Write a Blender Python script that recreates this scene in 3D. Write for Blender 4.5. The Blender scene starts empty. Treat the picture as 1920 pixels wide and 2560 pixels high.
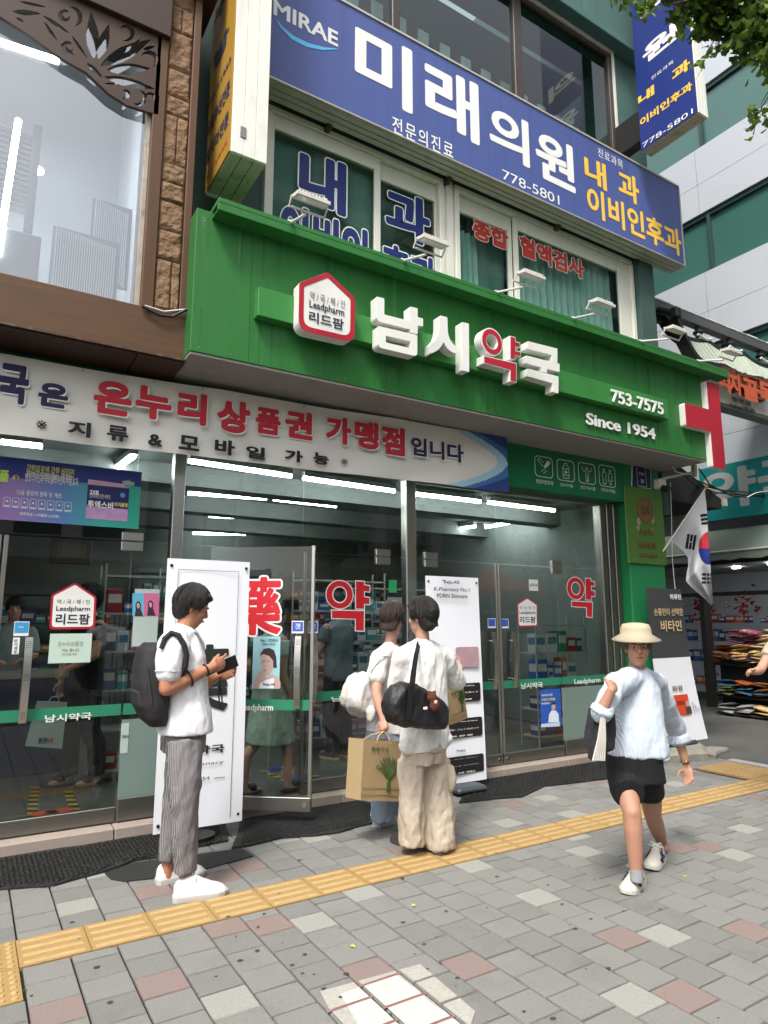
# Street front of a pharmacy under a clinic, built object by object (units: metres, x along the facade, y into it)
import bpy, bmesh, math, random
from mathutils import Vector as V, Matrix, noise
from mathutils.geometry import tessellate_polygon
random.seed(7)
SC = bpy.context.scene
COL = SC.collection
# ------------------------------------------------------------------ camera
FPX, PITCH, YAW, EYE = 1655.0, .1651, .5552, 1.51
_fw = V((math.sin(YAW)*math.cos(PITCH), math.cos(YAW)*math.cos(PITCH), math.sin(PITCH)))
_rt = V((math.cos(YAW), -math.sin(YAW), 0)); _up = _rt.cross(_fw); _C = V((0, 0, EYE))
cd = bpy.data.cameras.new("camera"); cam = bpy.data.objects.new("camera", cd); COL.objects.link(cam)
cam.matrix_world = Matrix((( _rt.x, _up.x, -_fw.x, 0), (_rt.y, _up.y, -_fw.y, 0), (_rt.z, _up.z, -_fw.z, EYE), (0, 0, 0, 1)))
cd.sensor_fit = 'VERTICAL'; cd.sensor_height = 36; cd.lens = FPX/2560*36; cd.clip_start = .05; cd.clip_end = 600
SC.camera = cam
# ------------------------------------------------------------------ sky, sun, exposure
SUN_EL, SUN_AZ = math.radians(58), math.radians(232)
w = bpy.data.worlds.new("World"); SC.world = w; w.use_nodes = True
nt = w.node_tree; bg = nt.nodes['Background']
sky = nt.nodes.new('ShaderNodeTexSky'); sky.sky_type = 'NISHITA'; sky.sun_disc = False
sky.sun_elevation = SUN_EL; sky.sun_rotation = SUN_AZ; sky.dust_density = 4; sky.air_density = 1.2
hs = nt.nodes.new('ShaderNodeHueSaturation'); hs.inputs['Saturation'].default_value = .35
nt.links.new(sky.outputs[0], hs.inputs['Color']); nt.links.new(hs.outputs[0], bg.inputs[0]); bg.inputs[1].default_value = .15
sl = bpy.data.lights.new("sun", 'SUN'); sl.energy = 1.6; sl.angle = math.radians(11); sl.color = (1, .96, .9)
so = bpy.data.objects.new("sun", sl); COL.objects.link(so)
_sd = V((math.sin(SUN_AZ)*math.cos(SUN_EL), math.cos(SUN_AZ)*math.cos(SUN_EL), math.sin(SUN_EL)))
so.rotation_euler = _sd.to_track_quat('Z', 'Y').to_euler(); so.location = (0, -10, 20)
vs = SC.view_settings; vs.view_transform = 'Standard'; vs.look = 'None'; vs.gamma = 1; vs.exposure = 1.2
SC.cycles.max_bounces = 8; SC.cycles.transparent_max_bounces = 12; SC.cycles.use_denoising = True
SC.cycles.sample_clamp_indirect = 4; SC.cycles.caustics_reflective = False; SC.cycles.caustics_refractive = False

# photograph pixels (1920 x 2560) -> points at a known real depth
def _ray(x, y): return _fw*FPX + _rt*(x-960) - _up*(y-1280)
def PY(x, y, Y): d = _ray(x, y); return _C + d*(Y/d.y)
def PZ(x, y, Z=0): d = _ray(x, y); return _C + d*((Z-EYE)/d.z)
def PX(x, y, X): d = _ray(x, y); return _C + d*(X/d.x)

# ------------------------------------------------------------------ materials
def lin(h):
    h = h.lstrip('#'); out = []
    for i in (0, 2, 4):
        c = int(h[i:i+2], 16)/255; out.append(c/12.92 if c <= .04045 else ((c+.055)/1.055)**2.4)
    return (*out, 1)
MATS = {}
def M(name, col, rough=.6, metal=0, var=.12, vs_=4, bump=0, bs=60, spec=.4, dirt=0, dcol='#2b2722', ds=3, coat=0, stretch=(1, 1, 1), emit=0):
    """Principled surface with real colour variation, optional dirt stains and bump grain."""
    if name in MATS: return MATS[name]
    m = bpy.data.materials.new(name); MATS[name] = m; m.use_nodes = True
    n = m.node_tree.nodes; L = m.node_tree.links; b = n['Principled BSDF']
    b.inputs['Roughness'].default_value = rough; b.inputs['Metallic'].default_value = metal
    b.inputs['Specular IOR Level'].default_value = spec; b.inputs['Coat Weight'].default_value = coat
    c = lin(col)
    tc = n.new('ShaderNodeTexCoord'); mp = n.new('ShaderNodeMapping'); mp.inputs['Scale'].default_value = stretch
    L.new(tc.outputs['Object'], mp.inputs[0])
    src = None
    if var:
        nz = n.new('ShaderNodeTexNoise'); nz.inputs['Scale'].default_value = vs_; nz.inputs['Detail'].default_value = 6
        L.new(mp.outputs[0], nz.inputs['Vector'])
        mx = n.new('ShaderNodeMix'); mx.data_type = 'RGBA'
        mx.inputs[6].default_value = (*[x*(1-var) for x in c[:3]], 1); mx.inputs[7].default_value = (*[min(1, x*(1+var)) for x in c[:3]], 1)
        L.new(nz.outputs['Fac'], mx.inputs[0]); src = mx.outputs[2]
    if dirt:
        nd = n.new('ShaderNodeTexNoise'); nd.inputs['Scale'].default_value = ds; nd.inputs['Detail'].default_value = 8; nd.inputs['Roughness'].default_value = .65
        L.new(mp.outputs[0], nd.inputs['Vector'])
        rp = n.new('ShaderNodeValToRGB'); rp.color_ramp.elements[0].position = .52; rp.color_ramp.elements[1].position = .75
        rp.color_ramp.elements[1].color = (dirt, dirt, dirt, 1); L.new(nd.outputs['Fac'], rp.inputs[0])
        md = n.new('ShaderNodeMix'); md.data_type = 'RGBA'; L.new(rp.outputs[0], md.inputs[0])
        if src: L.new(src, md.inputs[6])
        else: md.inputs[6].default_value = c
        md.inputs[7].default_value = lin(dcol); src = md.outputs[2]
    if src: L.new(src, b.inputs['Base Color'])
    else: b.inputs['Base Color'].default_value = c
    if bump:
        nb = n.new('ShaderNodeTexNoise'); nb.inputs['Scale'].default_value = bs; nb.inputs['Detail'].default_value = 4
        L.new(mp.outputs[0], nb.inputs['Vector']); bp = n.new('ShaderNodeBump'); bp.inputs['Strength'].default_value = bump; bp.inputs['Distance'].default_value = .02
        L.new(nb.outputs['Fac'], bp.inputs['Height']); L.new(bp.outputs[0], b.inputs['Normal'])
    if emit:
        b.inputs['Emission Color'].default_value = c; b.inputs['Emission Strength'].default_value = emit
    return m
def stripes(name, c1, c2, scale, axis='X', rough=.8, wob=1.5, width=.5, bump=.5):
    m = M(name, c1, rough, var=0, bump=bump, bs=20, stretch=(1, 1, .4)); n = m.node_tree.nodes; L = m.node_tree.links; b = n['Principled BSDF']
    tc = n.new('ShaderNodeTexCoord'); wv = n.new('ShaderNodeTexWave'); wv.bands_direction = axis; wv.inputs['Scale'].default_value = scale
    wv.inputs['Distortion'].default_value = wob; wv.inputs['Detail'].default_value = 3; wv.inputs['Detail Scale'].default_value = .4
    L.new(tc.outputs['Object'], wv.inputs[0]); r = n.new('ShaderNodeValToRGB'); r.color_ramp.elements[0].position = width-.15; r.color_ramp.elements[1].position = width+.15
    r.color_ramp.elements[0].color = lin(c1); r.color_ramp.elements[1].color = lin(c2); L.new(wv.outputs['Fac'], r.inputs[0]); L.new(r.outputs[0], b.inputs['Base Color'])
    return m
def glass(name, tint, gloss=.08, rough=.0, ior=1.5):
    """Thin pane: lets the room behind show and mirrors the street, by Fresnel."""
    m = bpy.data.materials.new(name); MATS[name] = m; m.use_nodes = True; n = m.node_tree.nodes; L = m.node_tree.links
    n.remove(n['Principled BSDF']); o = n['Material Output']
    t = n.new('ShaderNodeBsdfTransparent'); t.inputs[0].default_value = lin(tint)
    g = n.new('ShaderNodeBsdfGlossy'); g.inputs['Roughness'].default_value = rough
    f = n.new('ShaderNodeFresnel'); f.inputs[0].default_value = ior; a = n.new('ShaderNodeMath'); a.operation = 'ADD'; a.use_clamp = True; a.inputs[1].default_value = gloss
    mx = n.new('ShaderNodeMixShader'); ge = n.new('ShaderNodeNewGeometry'); iv = n.new('ShaderNodeMath'); iv.operation = 'SUBTRACT'; iv.inputs[0].default_value = 1; L.new(ge.outputs['Backfacing'], iv.inputs[1]); ml = n.new('ShaderNodeMath'); ml.operation = 'MULTIPLY'; L.new(f.outputs[0], a.inputs[0]); L.new(a.outputs[0], ml.inputs[0]); L.new(iv.outputs[0], ml.inputs[1]); L.new(ml.outputs[0], mx.inputs[0]); L.new(t.outputs[0], mx.inputs[1]); L.new(g.outputs[0], mx.inputs[2]); L.new(mx.outputs[0], o.inputs[0])
    return m

# ------------------------------------------------------------------ objects: things, parts, sub-parts
ORG = {}
def props(o, label=None, cat=None, group=None, kind=None):
    for k, v in (('label', label), ('category', cat), ('group', group), ('kind', kind)):
        if v: o[k] = v
    return o
def thing(name, label, cat, loc=(0, 0, 0), group=None):
    o = bpy.data.objects.new(name, None); o.empty_display_size = .1; COL.objects.link(o); o.location = loc; ORG[o.name] = V(loc)
    return props(o, label, cat, group)
def link_mesh(name, verts, faces, mats, parent=None, smooth=False, loc=None, fmat=None):
    org = ORG[parent.name] if parent else V(loc or (0, 0, 0))
    me = bpy.data.meshes.new(name); me.from_pydata([tuple(V(v)-org) for v in verts], [], faces)
    for m in (mats if isinstance(mats, (list, tuple)) else [mats]): me.materials.append(m)
    if fmat: me.polygons.foreach_set('material_index', fmat)
    if smooth: me.polygons.foreach_set('use_smooth', [True]*len(me.polygons))
    me.update(); o = bpy.data.objects.new(name, me); COL.objects.link(o)
    if parent: o.parent = parent
    else: o.location = org
    ORG[o.name] = org; return o
def copy_tree(o, loc, rz=0, scale=None, parent=None):
    c = o.copy(); COL.objects.link(c)
    if parent: c.parent = parent
    else:
        c.location = loc; c.rotation_euler = (0, 0, rz)
        if scale: c.scale = scale
    for ch in list(o.children): copy_tree(ch, None, parent=c)
    return c

class MB:
    """Collects boxes, tubes, prisms and lofts; build() links them as one mesh object."""
    def __init__(s): s.v = []; s.f = []; s.m = []
    def add(s, vs, fs, mi=0):
        b = len(s.v); s.v += [V(p) for p in vs]; s.f += [tuple(i+b for i in f) for f in fs]; s.m += [mi]*len(fs); return s
    def box(s, x0, x1, y0, y1, z0, z1, mi=0, ch=0):
        if x0 > x1: x0, x1 = x1, x0
        if y0 > y1: y0, y1 = y1, y0
        if z0 > z1: z0, z1 = z1, z0
        if ch:
            ch = min(ch, (x1-x0)*.45, (y1-y0)*.45, (z1-z0)*.45)
            bm = bmesh.new(); bmesh.ops.create_cube(bm, size=1)
            for v in bm.verts: v.co = V(((x0+x1)/2+v.co.x*(x1-x0), (y0+y1)/2+v.co.y*(y1-y0), (z0+z1)/2+v.co.z*(z1-z0)))
            bmesh.ops.bevel(bm, geom=bm.edges[:], offset=ch, segments=1, affect='EDGES'); bm.verts.index_update()
            s.add([v.co.copy() for v in bm.verts], [[v.index for v in f.verts] for f in bm.faces], mi); bm.free(); return s
        p = [(x0, y0, z0), (x1, y0, z0), (x1, y1, z0), (x0, y1, z0), (x0, y0, z1), (x1, y0, z1), (x1, y1, z1), (x0, y1, z1)]
        return s.add(p, [(0, 3, 2, 1), (4, 5, 6, 7), (0, 1, 5, 4), (1, 2, 6, 5), (2, 3, 7, 6), (3, 0, 4, 7)], mi)
    def bar(s, a, b, w, h, mi=0, up=V((0, 0, 1))):
        a, b = V(a), V(b); d = (b-a).normalized(); sd = d.cross(up)
        sd = sd.normalized() if sd.length > 1e-4 else V((1, 0, 0)); u = sd.cross(d)
        p = [q+sd*i*w/2+u*j*h/2 for q in (a, b) for i, j in ((-1, -1), (1, -1), (1, 1), (-1, 1))]
        return s.add(p, [(3, 2, 1, 0), (4, 5, 6, 7), (0, 1, 5, 4), (1, 2, 6, 5), (2, 3, 7, 6), (3, 0, 4, 7)], mi)
    def loft(s, rings, cap=True, mi=0):
        n = len(rings[0]); vs = [p for r in rings for p in r]; fs = []
        for k in range(len(rings)-1):
            for i in range(n):
                j = (i+1) % n; fs.append((k*n+i, k*n+j, (k+1)*n+j, (k+1)*n+i))
        if cap: fs.append(tuple(range(n-1, -1, -1))); fs.append(tuple((len(rings)-1)*n+i for i in range(n)))
        return s.add(vs, fs, mi)
    def tube(s, pts, r, n=8, mi=0, rnd=False):
        pts = [V(p) for p in pts]; rs = list(r) if isinstance(r, (list, tuple)) else [r]*len(pts)
        if rnd:
            d0 = (pts[0]-pts[1]).normalized(); d1 = (pts[-1]-pts[-2]).normalized()
            pts = [pts[0]+d0*rs[0]*.85, pts[0]+d0*rs[0]*.5]+pts+[pts[-1]+d1*rs[-1]*.5, pts[-1]+d1*rs[-1]*.85]; rs = [rs[0]*.5, rs[0]*.86]+rs+[rs[-1]*.86, rs[-1]*.5]
        rings = []; ref = None
        for k, p in enumerate(pts):
            t = (pts[min(k+1, len(pts)-1)]-pts[max(k-1, 0)]).normalized()
            if ref is None: ref = V((0, 0, 1)) if abs(t.z) < .9 else V((0, 1, 0))
            sd = t.cross(ref).normalized(); u = sd.cross(t).normalized(); ref = u
            rings.append([p+(sd*math.cos(a)+u*math.sin(a))*rs[k] for a in (2*math.pi*i/n for i in range(n))])
        return s.loft(rings, True, mi)
    def ball(s, c, rx, ry, rz, n=12, mi=0, ax=None):
        c = V(c); ax = ax or (V((1, 0, 0)), V((0, 1, 0)), V((0, 0, 1))); rings = []
        for k in range(1, n):
            t = math.pi*k/n
            rings.append([c-ax[2]*rz*math.cos(t)+ax[0]*rx*math.sin(t)*math.cos(a)+ax[1]*ry*math.sin(t)*math.sin(a) for a in (2*math.pi*i/n for i in range(n))])
        return s.loft(rings, True, mi)
    def lathe(s, c, prof, n=16, mi=0):
        c = V(c); return s.loft([[c+V((r*math.cos(a), r*math.sin(a), z)) for a in (2*math.pi*i/n for i in range(n))] for r, z in prof], True, mi)
    def prism(s, loops, d, mi=0, side=None):
        """loops: outer outline then holes, as 3-D points in one plane; d: vector from the front face to the back face."""
        loops = [[V(p) for p in l] for l in loops]; flat = [p for l in loops for p in l]; d = V(d)
        tris = tessellate_polygon(loops)
        nrm = V((0, 0, 0))
        o = loops[0]
        for i in range(len(o)): nrm += (o[i]-o[0]).cross(o[(i+1) % len(o)]-o[0])
        N = len(flat); fs = []
        for t in tris:
            a, b, c = t; q = (flat[b]-flat[a]).cross(flat[c]-flat[a])
            if q.length < 1e-12: continue
            if q.dot(d) > 0: t = (a, c, b)
            fs.append(tuple(t))
        s.add(flat, fs, mi)
        if d.length > 1e-6:
            s.add([p+d for p in flat], [tuple(reversed(f)) for f in fs], mi)
            base = 0; sf = []
            for l in loops:
                n = len(l)
                area = V((0, 0, 0))
                for i in range(n): area += (l[i]-l[0]).cross(l[(i+1) % n]-l[0])
                for i in range(n):
                    j = (i+1) % n; q = (base+i, base+j, N+base+j, N+base+i)
                    sf.append(q if (area.dot(d) < 0) == (l is loops[0]) else q[::-1])
                base += n
            s.add(flat+[p+d for p in flat], sf, mi if side is None else side)
        return s
    def build(s, name, mats, parent=None, smooth=False, loc=None):
        return link_mesh(name, s.v, s.f, mats, parent, smooth, loc, s.m if isinstance(mats, (list, tuple)) else None)
def one(name, mb, mats, label, cat, group=None, loc=None, smooth=False, kind=None):
    return props(mb.build(name, mats, None, smooth, loc), label, cat, group, kind)
def quadY(pts, Y): return [PY(x, y, Y) for x, y in pts]
def rectY(lb, rt, Y):
    a, b = PY(*lb, Y), PY(*rt, Y); return a.x, b.x, a.z, b.z
def circ(c, u, v, ru, rv, n=28): return [V(c)+u*ru*math.cos(t)+v*rv*math.sin(t) for t in (2*math.pi*i/n for i in range(n))]
def rrect(x0, x1, z0, z1, Y, r, n=4):
    out = []
    for cx, cz, a0 in ((x1-r, z0+r, -90), (x1-r, z1-r, 0), (x0+r, z1-r, 90), (x0+r, z0+r, 180)):
        for k in range(n+1): a = math.radians(a0+90*k/n); out.append(V((cx+r*math.cos(a), Y, cz+r*math.sin(a))))
    return out
XA, YA, ZA = V((1, 0, 0)), V((0, 1, 0)), V((0, 0, 1))
def roundpoly(pts, rad, n=4):
    """rounds the corners of a planar outline; rad: one radius or one per corner"""
    out = []; N = len(pts)
    for i, p in enumerate(pts):
        r = rad[i] if isinstance(rad, (list, tuple)) else rad
        if r <= 0: out.append(p); continue
        a = (pts[i-1]-p); b = (pts[(i+1) % N]-p); ra = min(r, a.length*.45); rb = min(r, b.length*.45); A = p+a.normalized()*ra; B = p+b.normalized()*rb
        for k in range(n+1): t = k/n; out.append(A*(1-t)**2+p*2*t*(1-t)+B*t*t)
    return out

# lettering: built-in font outlines, converted to meshes in one go at the end of the script
TEXTS = []
def T(s, parent, name, lb, rt, Y, m, bold=0.0, ext=0.0, space=1.0):
    """text on a plane y = Y facing the street; lb / rt: photo pixels of the left-bottom and right-top of the lettering"""
    a, b = PY(*lb, Y), PY(*rt, Y); TEXTS.append((s, parent, name, a, XA*(b.x-a.x), ZA*(b.z-a.z), m, bold, ext, YA*-1, space))
def TB(s, parent, name, x0, x1, z0, z1, Y, m, bold=0.0, ext=0.0, space=1.0):
    TEXTS.append((s, parent, name, V((x0, Y, z0)), XA*(x1-x0), ZA*(z1-z0), m, bold, ext, YA*-1, space))
def TV(s, parent, name, o, u, v, m, bold=0.0, ext=0.0, space=1.0):
    TEXTS.append((s, parent, name, V(o), V(u), V(v), m, bold, ext, V(u).cross(V(v)).normalized(), space))
def flush_texts():
    tmp = []
    for t in TEXTS:
        c = bpy.data.curves.new("t", 'FONT'); c.body = t[0]; c.space_character = t[10]; c.resolution_u = 2 if t[4].length/max(1, len(t[0])) < .06 else 4
        if t[8]: c.extrude = .5; c.offset = t[7]
        o = bpy.data.objects.new("t", c); COL.objects.link(o); tmp.append(o)
    dg = bpy.context.evaluated_depsgraph_get()
    for o, tt in zip(tmp, TEXTS):
        s, parent, name, org, u, v, m, bold, ext, nrm, sp = tt[:11]; gr = tt[11] if len(tt) > 11 else 0
        me = bpy.data.meshes.new_from_object(o.evaluated_get(dg))
        if not len(me.vertices): print("no glyphs", s); continue
        P = [(p.co.x, p.co.y, p.co.z) for p in me.vertices]; F = [tuple(f.vertices) for f in me.polygons]
        k = 0 if ext else bold-gr
        xs = [p[0] for p in P]; ys = [p[1] for p in P]; x0, x1, y0, y1 = min(xs)-k, max(xs)+k, min(ys)-k, max(ys)+k
        base = ORG[parent.name]
        def put(x, y, d): return org+u*((x-x0)/(x1-x0))+v*((y-y0)/(y1-y0))+nrm*d-base
        vs2 = [put(x, y, (z+.5)*ext if ext else .0012) for x, y, z in P]; fs2 = F
        if bold > 0 and not ext:                            # heavier weight: a pen stroke run round every outline, laid in thin steps
            cnt = {}
            for f in F:
                for i in range(len(f)): e = (f[i], f[(i+1) % len(f)]); cnt[e] = 1
            fs2 = list(F); i = 0; nd = 6 if bold*u.length/(x1-x0) < .004 else 10
            for (a, b) in cnt:
                if (b, a) in cnt: continue
                ax, ay, bx, by = P[a][0], P[a][1], P[b][0], P[b][1]; dx, dy = bx-ax, by-ay; l = math.hypot(dx, dy)
                if l < 1e-6: continue
                ox, oy = -dy/l*bold, dx/l*bold; d = (i % 8)*.00013; n0 = len(vs2)
                vs2 += [put(ax-ox, ay-oy, d), put(bx-ox, by-oy, d), put(bx+ox, by+oy, d), put(ax+ox, ay+oy, d)]; fs2.append((n0, n0+1, n0+2, n0+3))
                d = ((i+4) % 8)*.00013+.00006; n0 = len(vs2); vs2 += [put(ax+bold*math.cos(6.2832*q/nd), ay+bold*math.sin(6.2832*q/nd), d) for q in range(nd)]; fs2.append(tuple(range(n0, n0+nd))); i += 1
        m2 = bpy.data.meshes.new(name); m2.from_pydata(vs2, [], fs2); m2.materials.append(m); m2.update(); bpy.data.meshes.remove(me)
        q = bpy.data.objects.new(name, m2); COL.objects.link(q); q.parent = parent; ORG[q.name] = base
    for o in tmp: c = o.data; bpy.data.objects.remove(o); bpy.data.curves.remove(c)
# ------------------------------------------------------------------ palette
concrete = M('weathered_concrete', '#8d8f92', .85, bump=.3, bs=90, dirt=.25, dcol='#5d5c58', ds=1.5)
asphalt = M('worn_asphalt', '#5a5955', .9, var=.25, vs_=1.2, bump=.6, bs=220, dirt=.5, dcol='#33322f', ds=.9)
paver_g = M('grey_paver', '#82817d', .85, var=.34, vs_=170, bump=.7, bs=210, dirt=.30, dcol='#5c5852', ds=2.3)
paver_g2 = M('grey_paver_darker', '#7b7a76', .85, var=.36, vs_=170, bump=.7, bs=210, dirt=.35, dcol='#55514b', ds=2.9)
paver_r = M('red_paver', '#80706a', .85, var=.15, vs_=110, bump=.5, bs=260, dirt=.2, dcol='#5e4a44', ds=2)
paver_l = M('light_granite_paver', '#8f8f88', .85, var=.42, vs_=130, bump=.5, bs=260)
joint = M('joint_sand', '#1b1a18', .95, var=.3, vs_=30)
tact_b = M('worn_tactile_bar', '#a58a5e', .75, var=.2, vs_=30, bump=.3, bs=150, dirt=.25, dcol='#8d7240', ds=9)
tact = M('yellow_tactile_paint', '#94784a', .75, var=.14, vs_=16, bump=.3, bs=150, dirt=.22, dcol='#7a6238', ds=6)
granite = M('pink_granite', '#96897f', .8, var=.28, vs_=140, bump=.3, bs=200, dirt=.3, dcol='#5c534c', ds=2)
rubber = M('black_rubber', '#1f1f1e', .6, var=.3, vs_=12, bump=.8, bs=70, dirt=.25, dcol='#45423d', ds=4)
steel = M('brushed_steel', '#b9b7b0', .32, 1, var=.12, vs_=6, stretch=(1, 1, 22), bump=.06, bs=40)
steel_d = M('dull_steel_rail', '#8c8a84', .42, 1, var=.2, vs_=8, stretch=(3, 1, 20), dirt=.25, dcol='#4a4843', ds=2)
white_pvc = M('white_window_frame', '#d8d5cb', .45, var=.08, dirt=.18, dcol='#8b857a', ds=2.5, stretch=(2, 1, .6))
teal_wall = M('teal_painted_wall', '#44645f', .7, var=.14, vs_=1.6, dirt=.2, dcol='#33504c', ds=1.2, bump=.1, bs=80)
teal_dark = M('dark_teal_wall', '#3a514d', .7, var=.12, vs_=2, dirt=.2, dcol='#2a3d3a', ds=1.5, bump=.1)
dark_room = M('dark_room', '#7c8c87', .9, var=.3, vs_=1)
brown_frame = M('dark_brown_frame', '#3b322d', .45, var=.15, spec=.5)
sign_green = M('green_sign_panel', '#2a6a30', .48, var=.14, vs_=1.3, spec=.35, dirt=.5, dcol='#1d4a24', ds=1.8, stretch=(4, 1, .35))
band_green = M('green_band_panel', '#126c46', .45, var=.07, vs_=1.2, dirt=.1, dcol='#0e5c3a', ds=2)
pillar_green = M('green_pillar_paint', '#23794a', .5, var=.08, vs_=2, dirt=.14, dcol='#1d6c40', ds=2.5, bump=.05)
soffit_m = M('grey_soffit_sheet', '#8e8a86', .6, var=.1, vs_=2, dirt=.3, dcol='#5c564f', ds=1.6)
blue_sign = M('faded_blue_panel', '#46558f', .5, var=.08, vs_=1.5, dirt=.5, dcol='#36426f', ds=1.6, stretch=(6, 1, .22))
navy = M('navy_panel', '#1c2f73', .4, var=.06)
white_p = M('white_lettering', '#e4e4e0', .5, var=.03)
white_dirty = M('white_dirty_panel', '#dcdcd3', .5, var=.05, dirt=.32, dcol='#8d8576', ds=3.2, stretch=(1, 1, .5))
grimy = M('grimy_cream_panel', '#b5ab98', .8, var=.2, dirt=.95, dcol='#3a3026', ds=7)
alu = M('aluminium_trim', '#bdb9ad', .5, .4, var=.1, dirt=.3, dcol='#6c655a', ds=5)
yellow_l = M('yellow_lettering', '#efc043', .5, var=.05)
wood = M('brown_wood', '#543a23', .55, var=.4, vs_=3, stretch=(.6, 6, 9), dirt=.35, dcol='#3c281a', ds=1.3, bump=.08)
wood_v = M('brown_wood_upright', '#53371f', .55, var=.35, vs_=3, stretch=(9, 6, .6), dirt=.3, dcol='#3c281a', ds=1.5)
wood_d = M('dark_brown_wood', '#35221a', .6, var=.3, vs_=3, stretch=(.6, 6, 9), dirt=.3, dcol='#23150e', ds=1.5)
stone = M('rough_sandstone', '#7c6149', .9, var=.45, vs_=9, bump=1.0, bs=22, dirt=.5, dcol='#4a3426', ds=5)
black = M('black_plastic', '#131313', .45, var=.1)
cable_m = M('cable_black', '#1a1a1a', .6, var=0)
cable_w = M('cable_white', '#cfcdc6', .6, var=0)
red_p = M('red_panel', '#a81f31', .45, var=.04)
white_ch = M('white_letter_metal', '#dcdcd6', .45, var=.05, vs_=3, dirt=.12, dcol='#a09c92', ds=4)
door_glass = glass('door_glass', '#dfe4e1', .03)
dim_glass = glass('tinted_window_glass', '#dfe9e6', .03)
lamp_white = M('lit_tube', '#f4fbff', .5, var=0, emit=30)

# ------------------------------------------------------------------ ground
g = MB(); g.add([(-60, -60, -.06), (80, -60, -.06), (80, 90, -.06), (-60, 90, -.06)], [(0, 1, 2, 3)])
props(g.build('ground', asphalt), kind='structure')
al = MB(); N = 30
vs_ = [(7.33+(i/N)*14, .2+(j/N)*26, .004+.012*noise.noise(V((i*.6, j*.6, 0)))) for j in range(N+1) for i in range(N+1)]
al.add(vs_, [(j*(N+1)+i, j*(N+1)+i+1, (j+1)*(N+1)+i+1, (j+1)*(N+1)+i) for j in range(N) for i in range(N)])
props(al.build('alley_road', asphalt, smooth=True), kind='structure')
# paved footway: every paver a chamfered stone in one sheet, laid in columns running into the facade
red_px = [(380,2235),(580,2185),(680,2310),(565,2320),(445,2420),(345,2455),(145,2520),(1000,2135),(935,2420),(1190,2403),(1577,2338),(1762,2490),(1890,2330),(1480,1955),(1780,2113),(1700,2130),(1290,2010),(620,2150),(1890,1990),(60,2480)]
lite_px = [(185,2265),(590,2490),(905,2230),(785,2305),(1165,2170),(1355,2242),(1462,2125),(1400,2085),(1630,2490),(1690,2338),(1870,2070),(1240,2060),(1420,2035),(1820,2130),(245,2190),(700,2100),(1700,1965),(820,2090),(1350,1990)]
def cell(px): p = PZ(*px); i = math.floor((p.x-.335)/.2); return i, math.floor((p.y-3.6-(.094 if i % 2 else 0))/.188)
reds, lites = {cell(p) for p in red_px}, {cell(p) for p in lite_px}
TS = [(.326+.3*i, 3.588) for i in range(21)]          # tactile strip squares
def in_tact(x, y):
    if .326 < x < 6.45 and 3.585 < y < 3.89: return True
    return (6.44 < x < 7.1 and 3.3 < y < 4.47) or (-.3 < x < .326 and 3.29 < y < 3.89)
pv = MB()
for i in range(-16, 36):
    x0 = .335+i*.2
    if x0+.1 > 7.34: continue
    jj0 = -26
    for j in range(jj0, 11):
        y0 = 3.6+j*.188+(.094 if i % 2 else 0)
        segs = [(y0, y0+.188)]
        if y0 > 5.3 or y0 < -1.0: continue
        out = []
        for a, b in segs:                               # cut the stones along the tactile strip
            xm = x0+.1
            if in_tact(xm, (a+b)/2) or in_tact(xm, a+.01) or in_tact(xm, b-.01):
                lo, hi = (3.585, 3.89) if .326 < xm < 6.45 else ((3.3, 4.47) if xm >= 6.45 else (3.29, 3.89))
                if a < lo-.03: out.append((a, lo))
                if b > hi+.03: out.append((hi, b))
            else: out.append((a, b))
        for a, b in out:
            r = random.random(); k = (i, j)
            mi = 2 if k in reds else 3 if k in lites else (0 if r < .62 else 1)
            if mi < 2:
                p = V((x0+.1, (a+b)/2, 0))
                if (p.x < .2 or p.y < 1.6 or p.x > 6.8) and r > .975: mi = 2
                elif (p.x < .2 or p.y < 1.6) and r < .05: mi = 3
            h = random.uniform(-.0015, .0015); t = [random.uniform(-.001, .001) for _ in range(4)]
            e = .0046; c = .0025; X0, X1, Y0, Y1 = x0+e, x0+.2-e, a+e*1.0, b-e*1.0
            o = [(X0, Y0), (X1, Y0), (X1, Y1), (X0, Y1)]; inn = [(X0+c, Y0+c), (X1-c, Y0+c), (X1-c, Y1-c), (X0+c, Y1-c)]
            vv = [(*q, -.02) for q in o]+[(*q, h-.004) for q in o]+[(q[0], q[1], h+t[n]) for n, q in enumerate(inn)]
            ff = [(8, 9, 10, 11)]+[(n, (n+1) % 4, 4+(n+1) % 4, 4+n) for n in range(4)]+[(4+n, 4+(n+1) % 4, 8+(n+1) % 4, 8+n) for n in range(4)]
            pv.add(vv, ff, mi)
pv.add([(-3, -1.2, -.014), (7.33, -1.2, -.014), (7.33, 5.4, -.014), (-3, 5.4, -.014)], [(0, 1, 2, 3)], 4)
props(pv.build('pavement', [paver_g, paver_g2, paver_r, paver_l, joint]), kind='structure')
tp = MB()
def tact_tile(x, y, dots):
    tp.box(x+.002, x+.298, y+.002, y+.298, -.02, .002, 0)
    if dots:
        for a in range(6):
            for b in range(6): tp.lathe((x+.03+a*.048, y+.03+b*.048, .002), [(.015, 0), (.012, .005), (.006, .006)], 6, 1)
    else:
        for b in range(4):
            yy = y+.035+b*.076
            tp.add([(x+.02, yy-.014, .0021), (x+.28, yy-.014, .0021), (x+.28, yy+.014, .0021), (x+.02, yy+.014, .0021), (x+.03, yy-.008, .007), (x+.27, yy-.008, .007), (x+.27, yy+.008, .007), (x+.03, yy+.008, .007)],
                   [(4, 5, 6, 7), (0, 1, 5, 4), (1, 2, 6, 5), (2, 3, 7, 6), (3, 0, 4, 7)], 1)
for x, y in TS[:20]: tact_tile(x, y, False)
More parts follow.
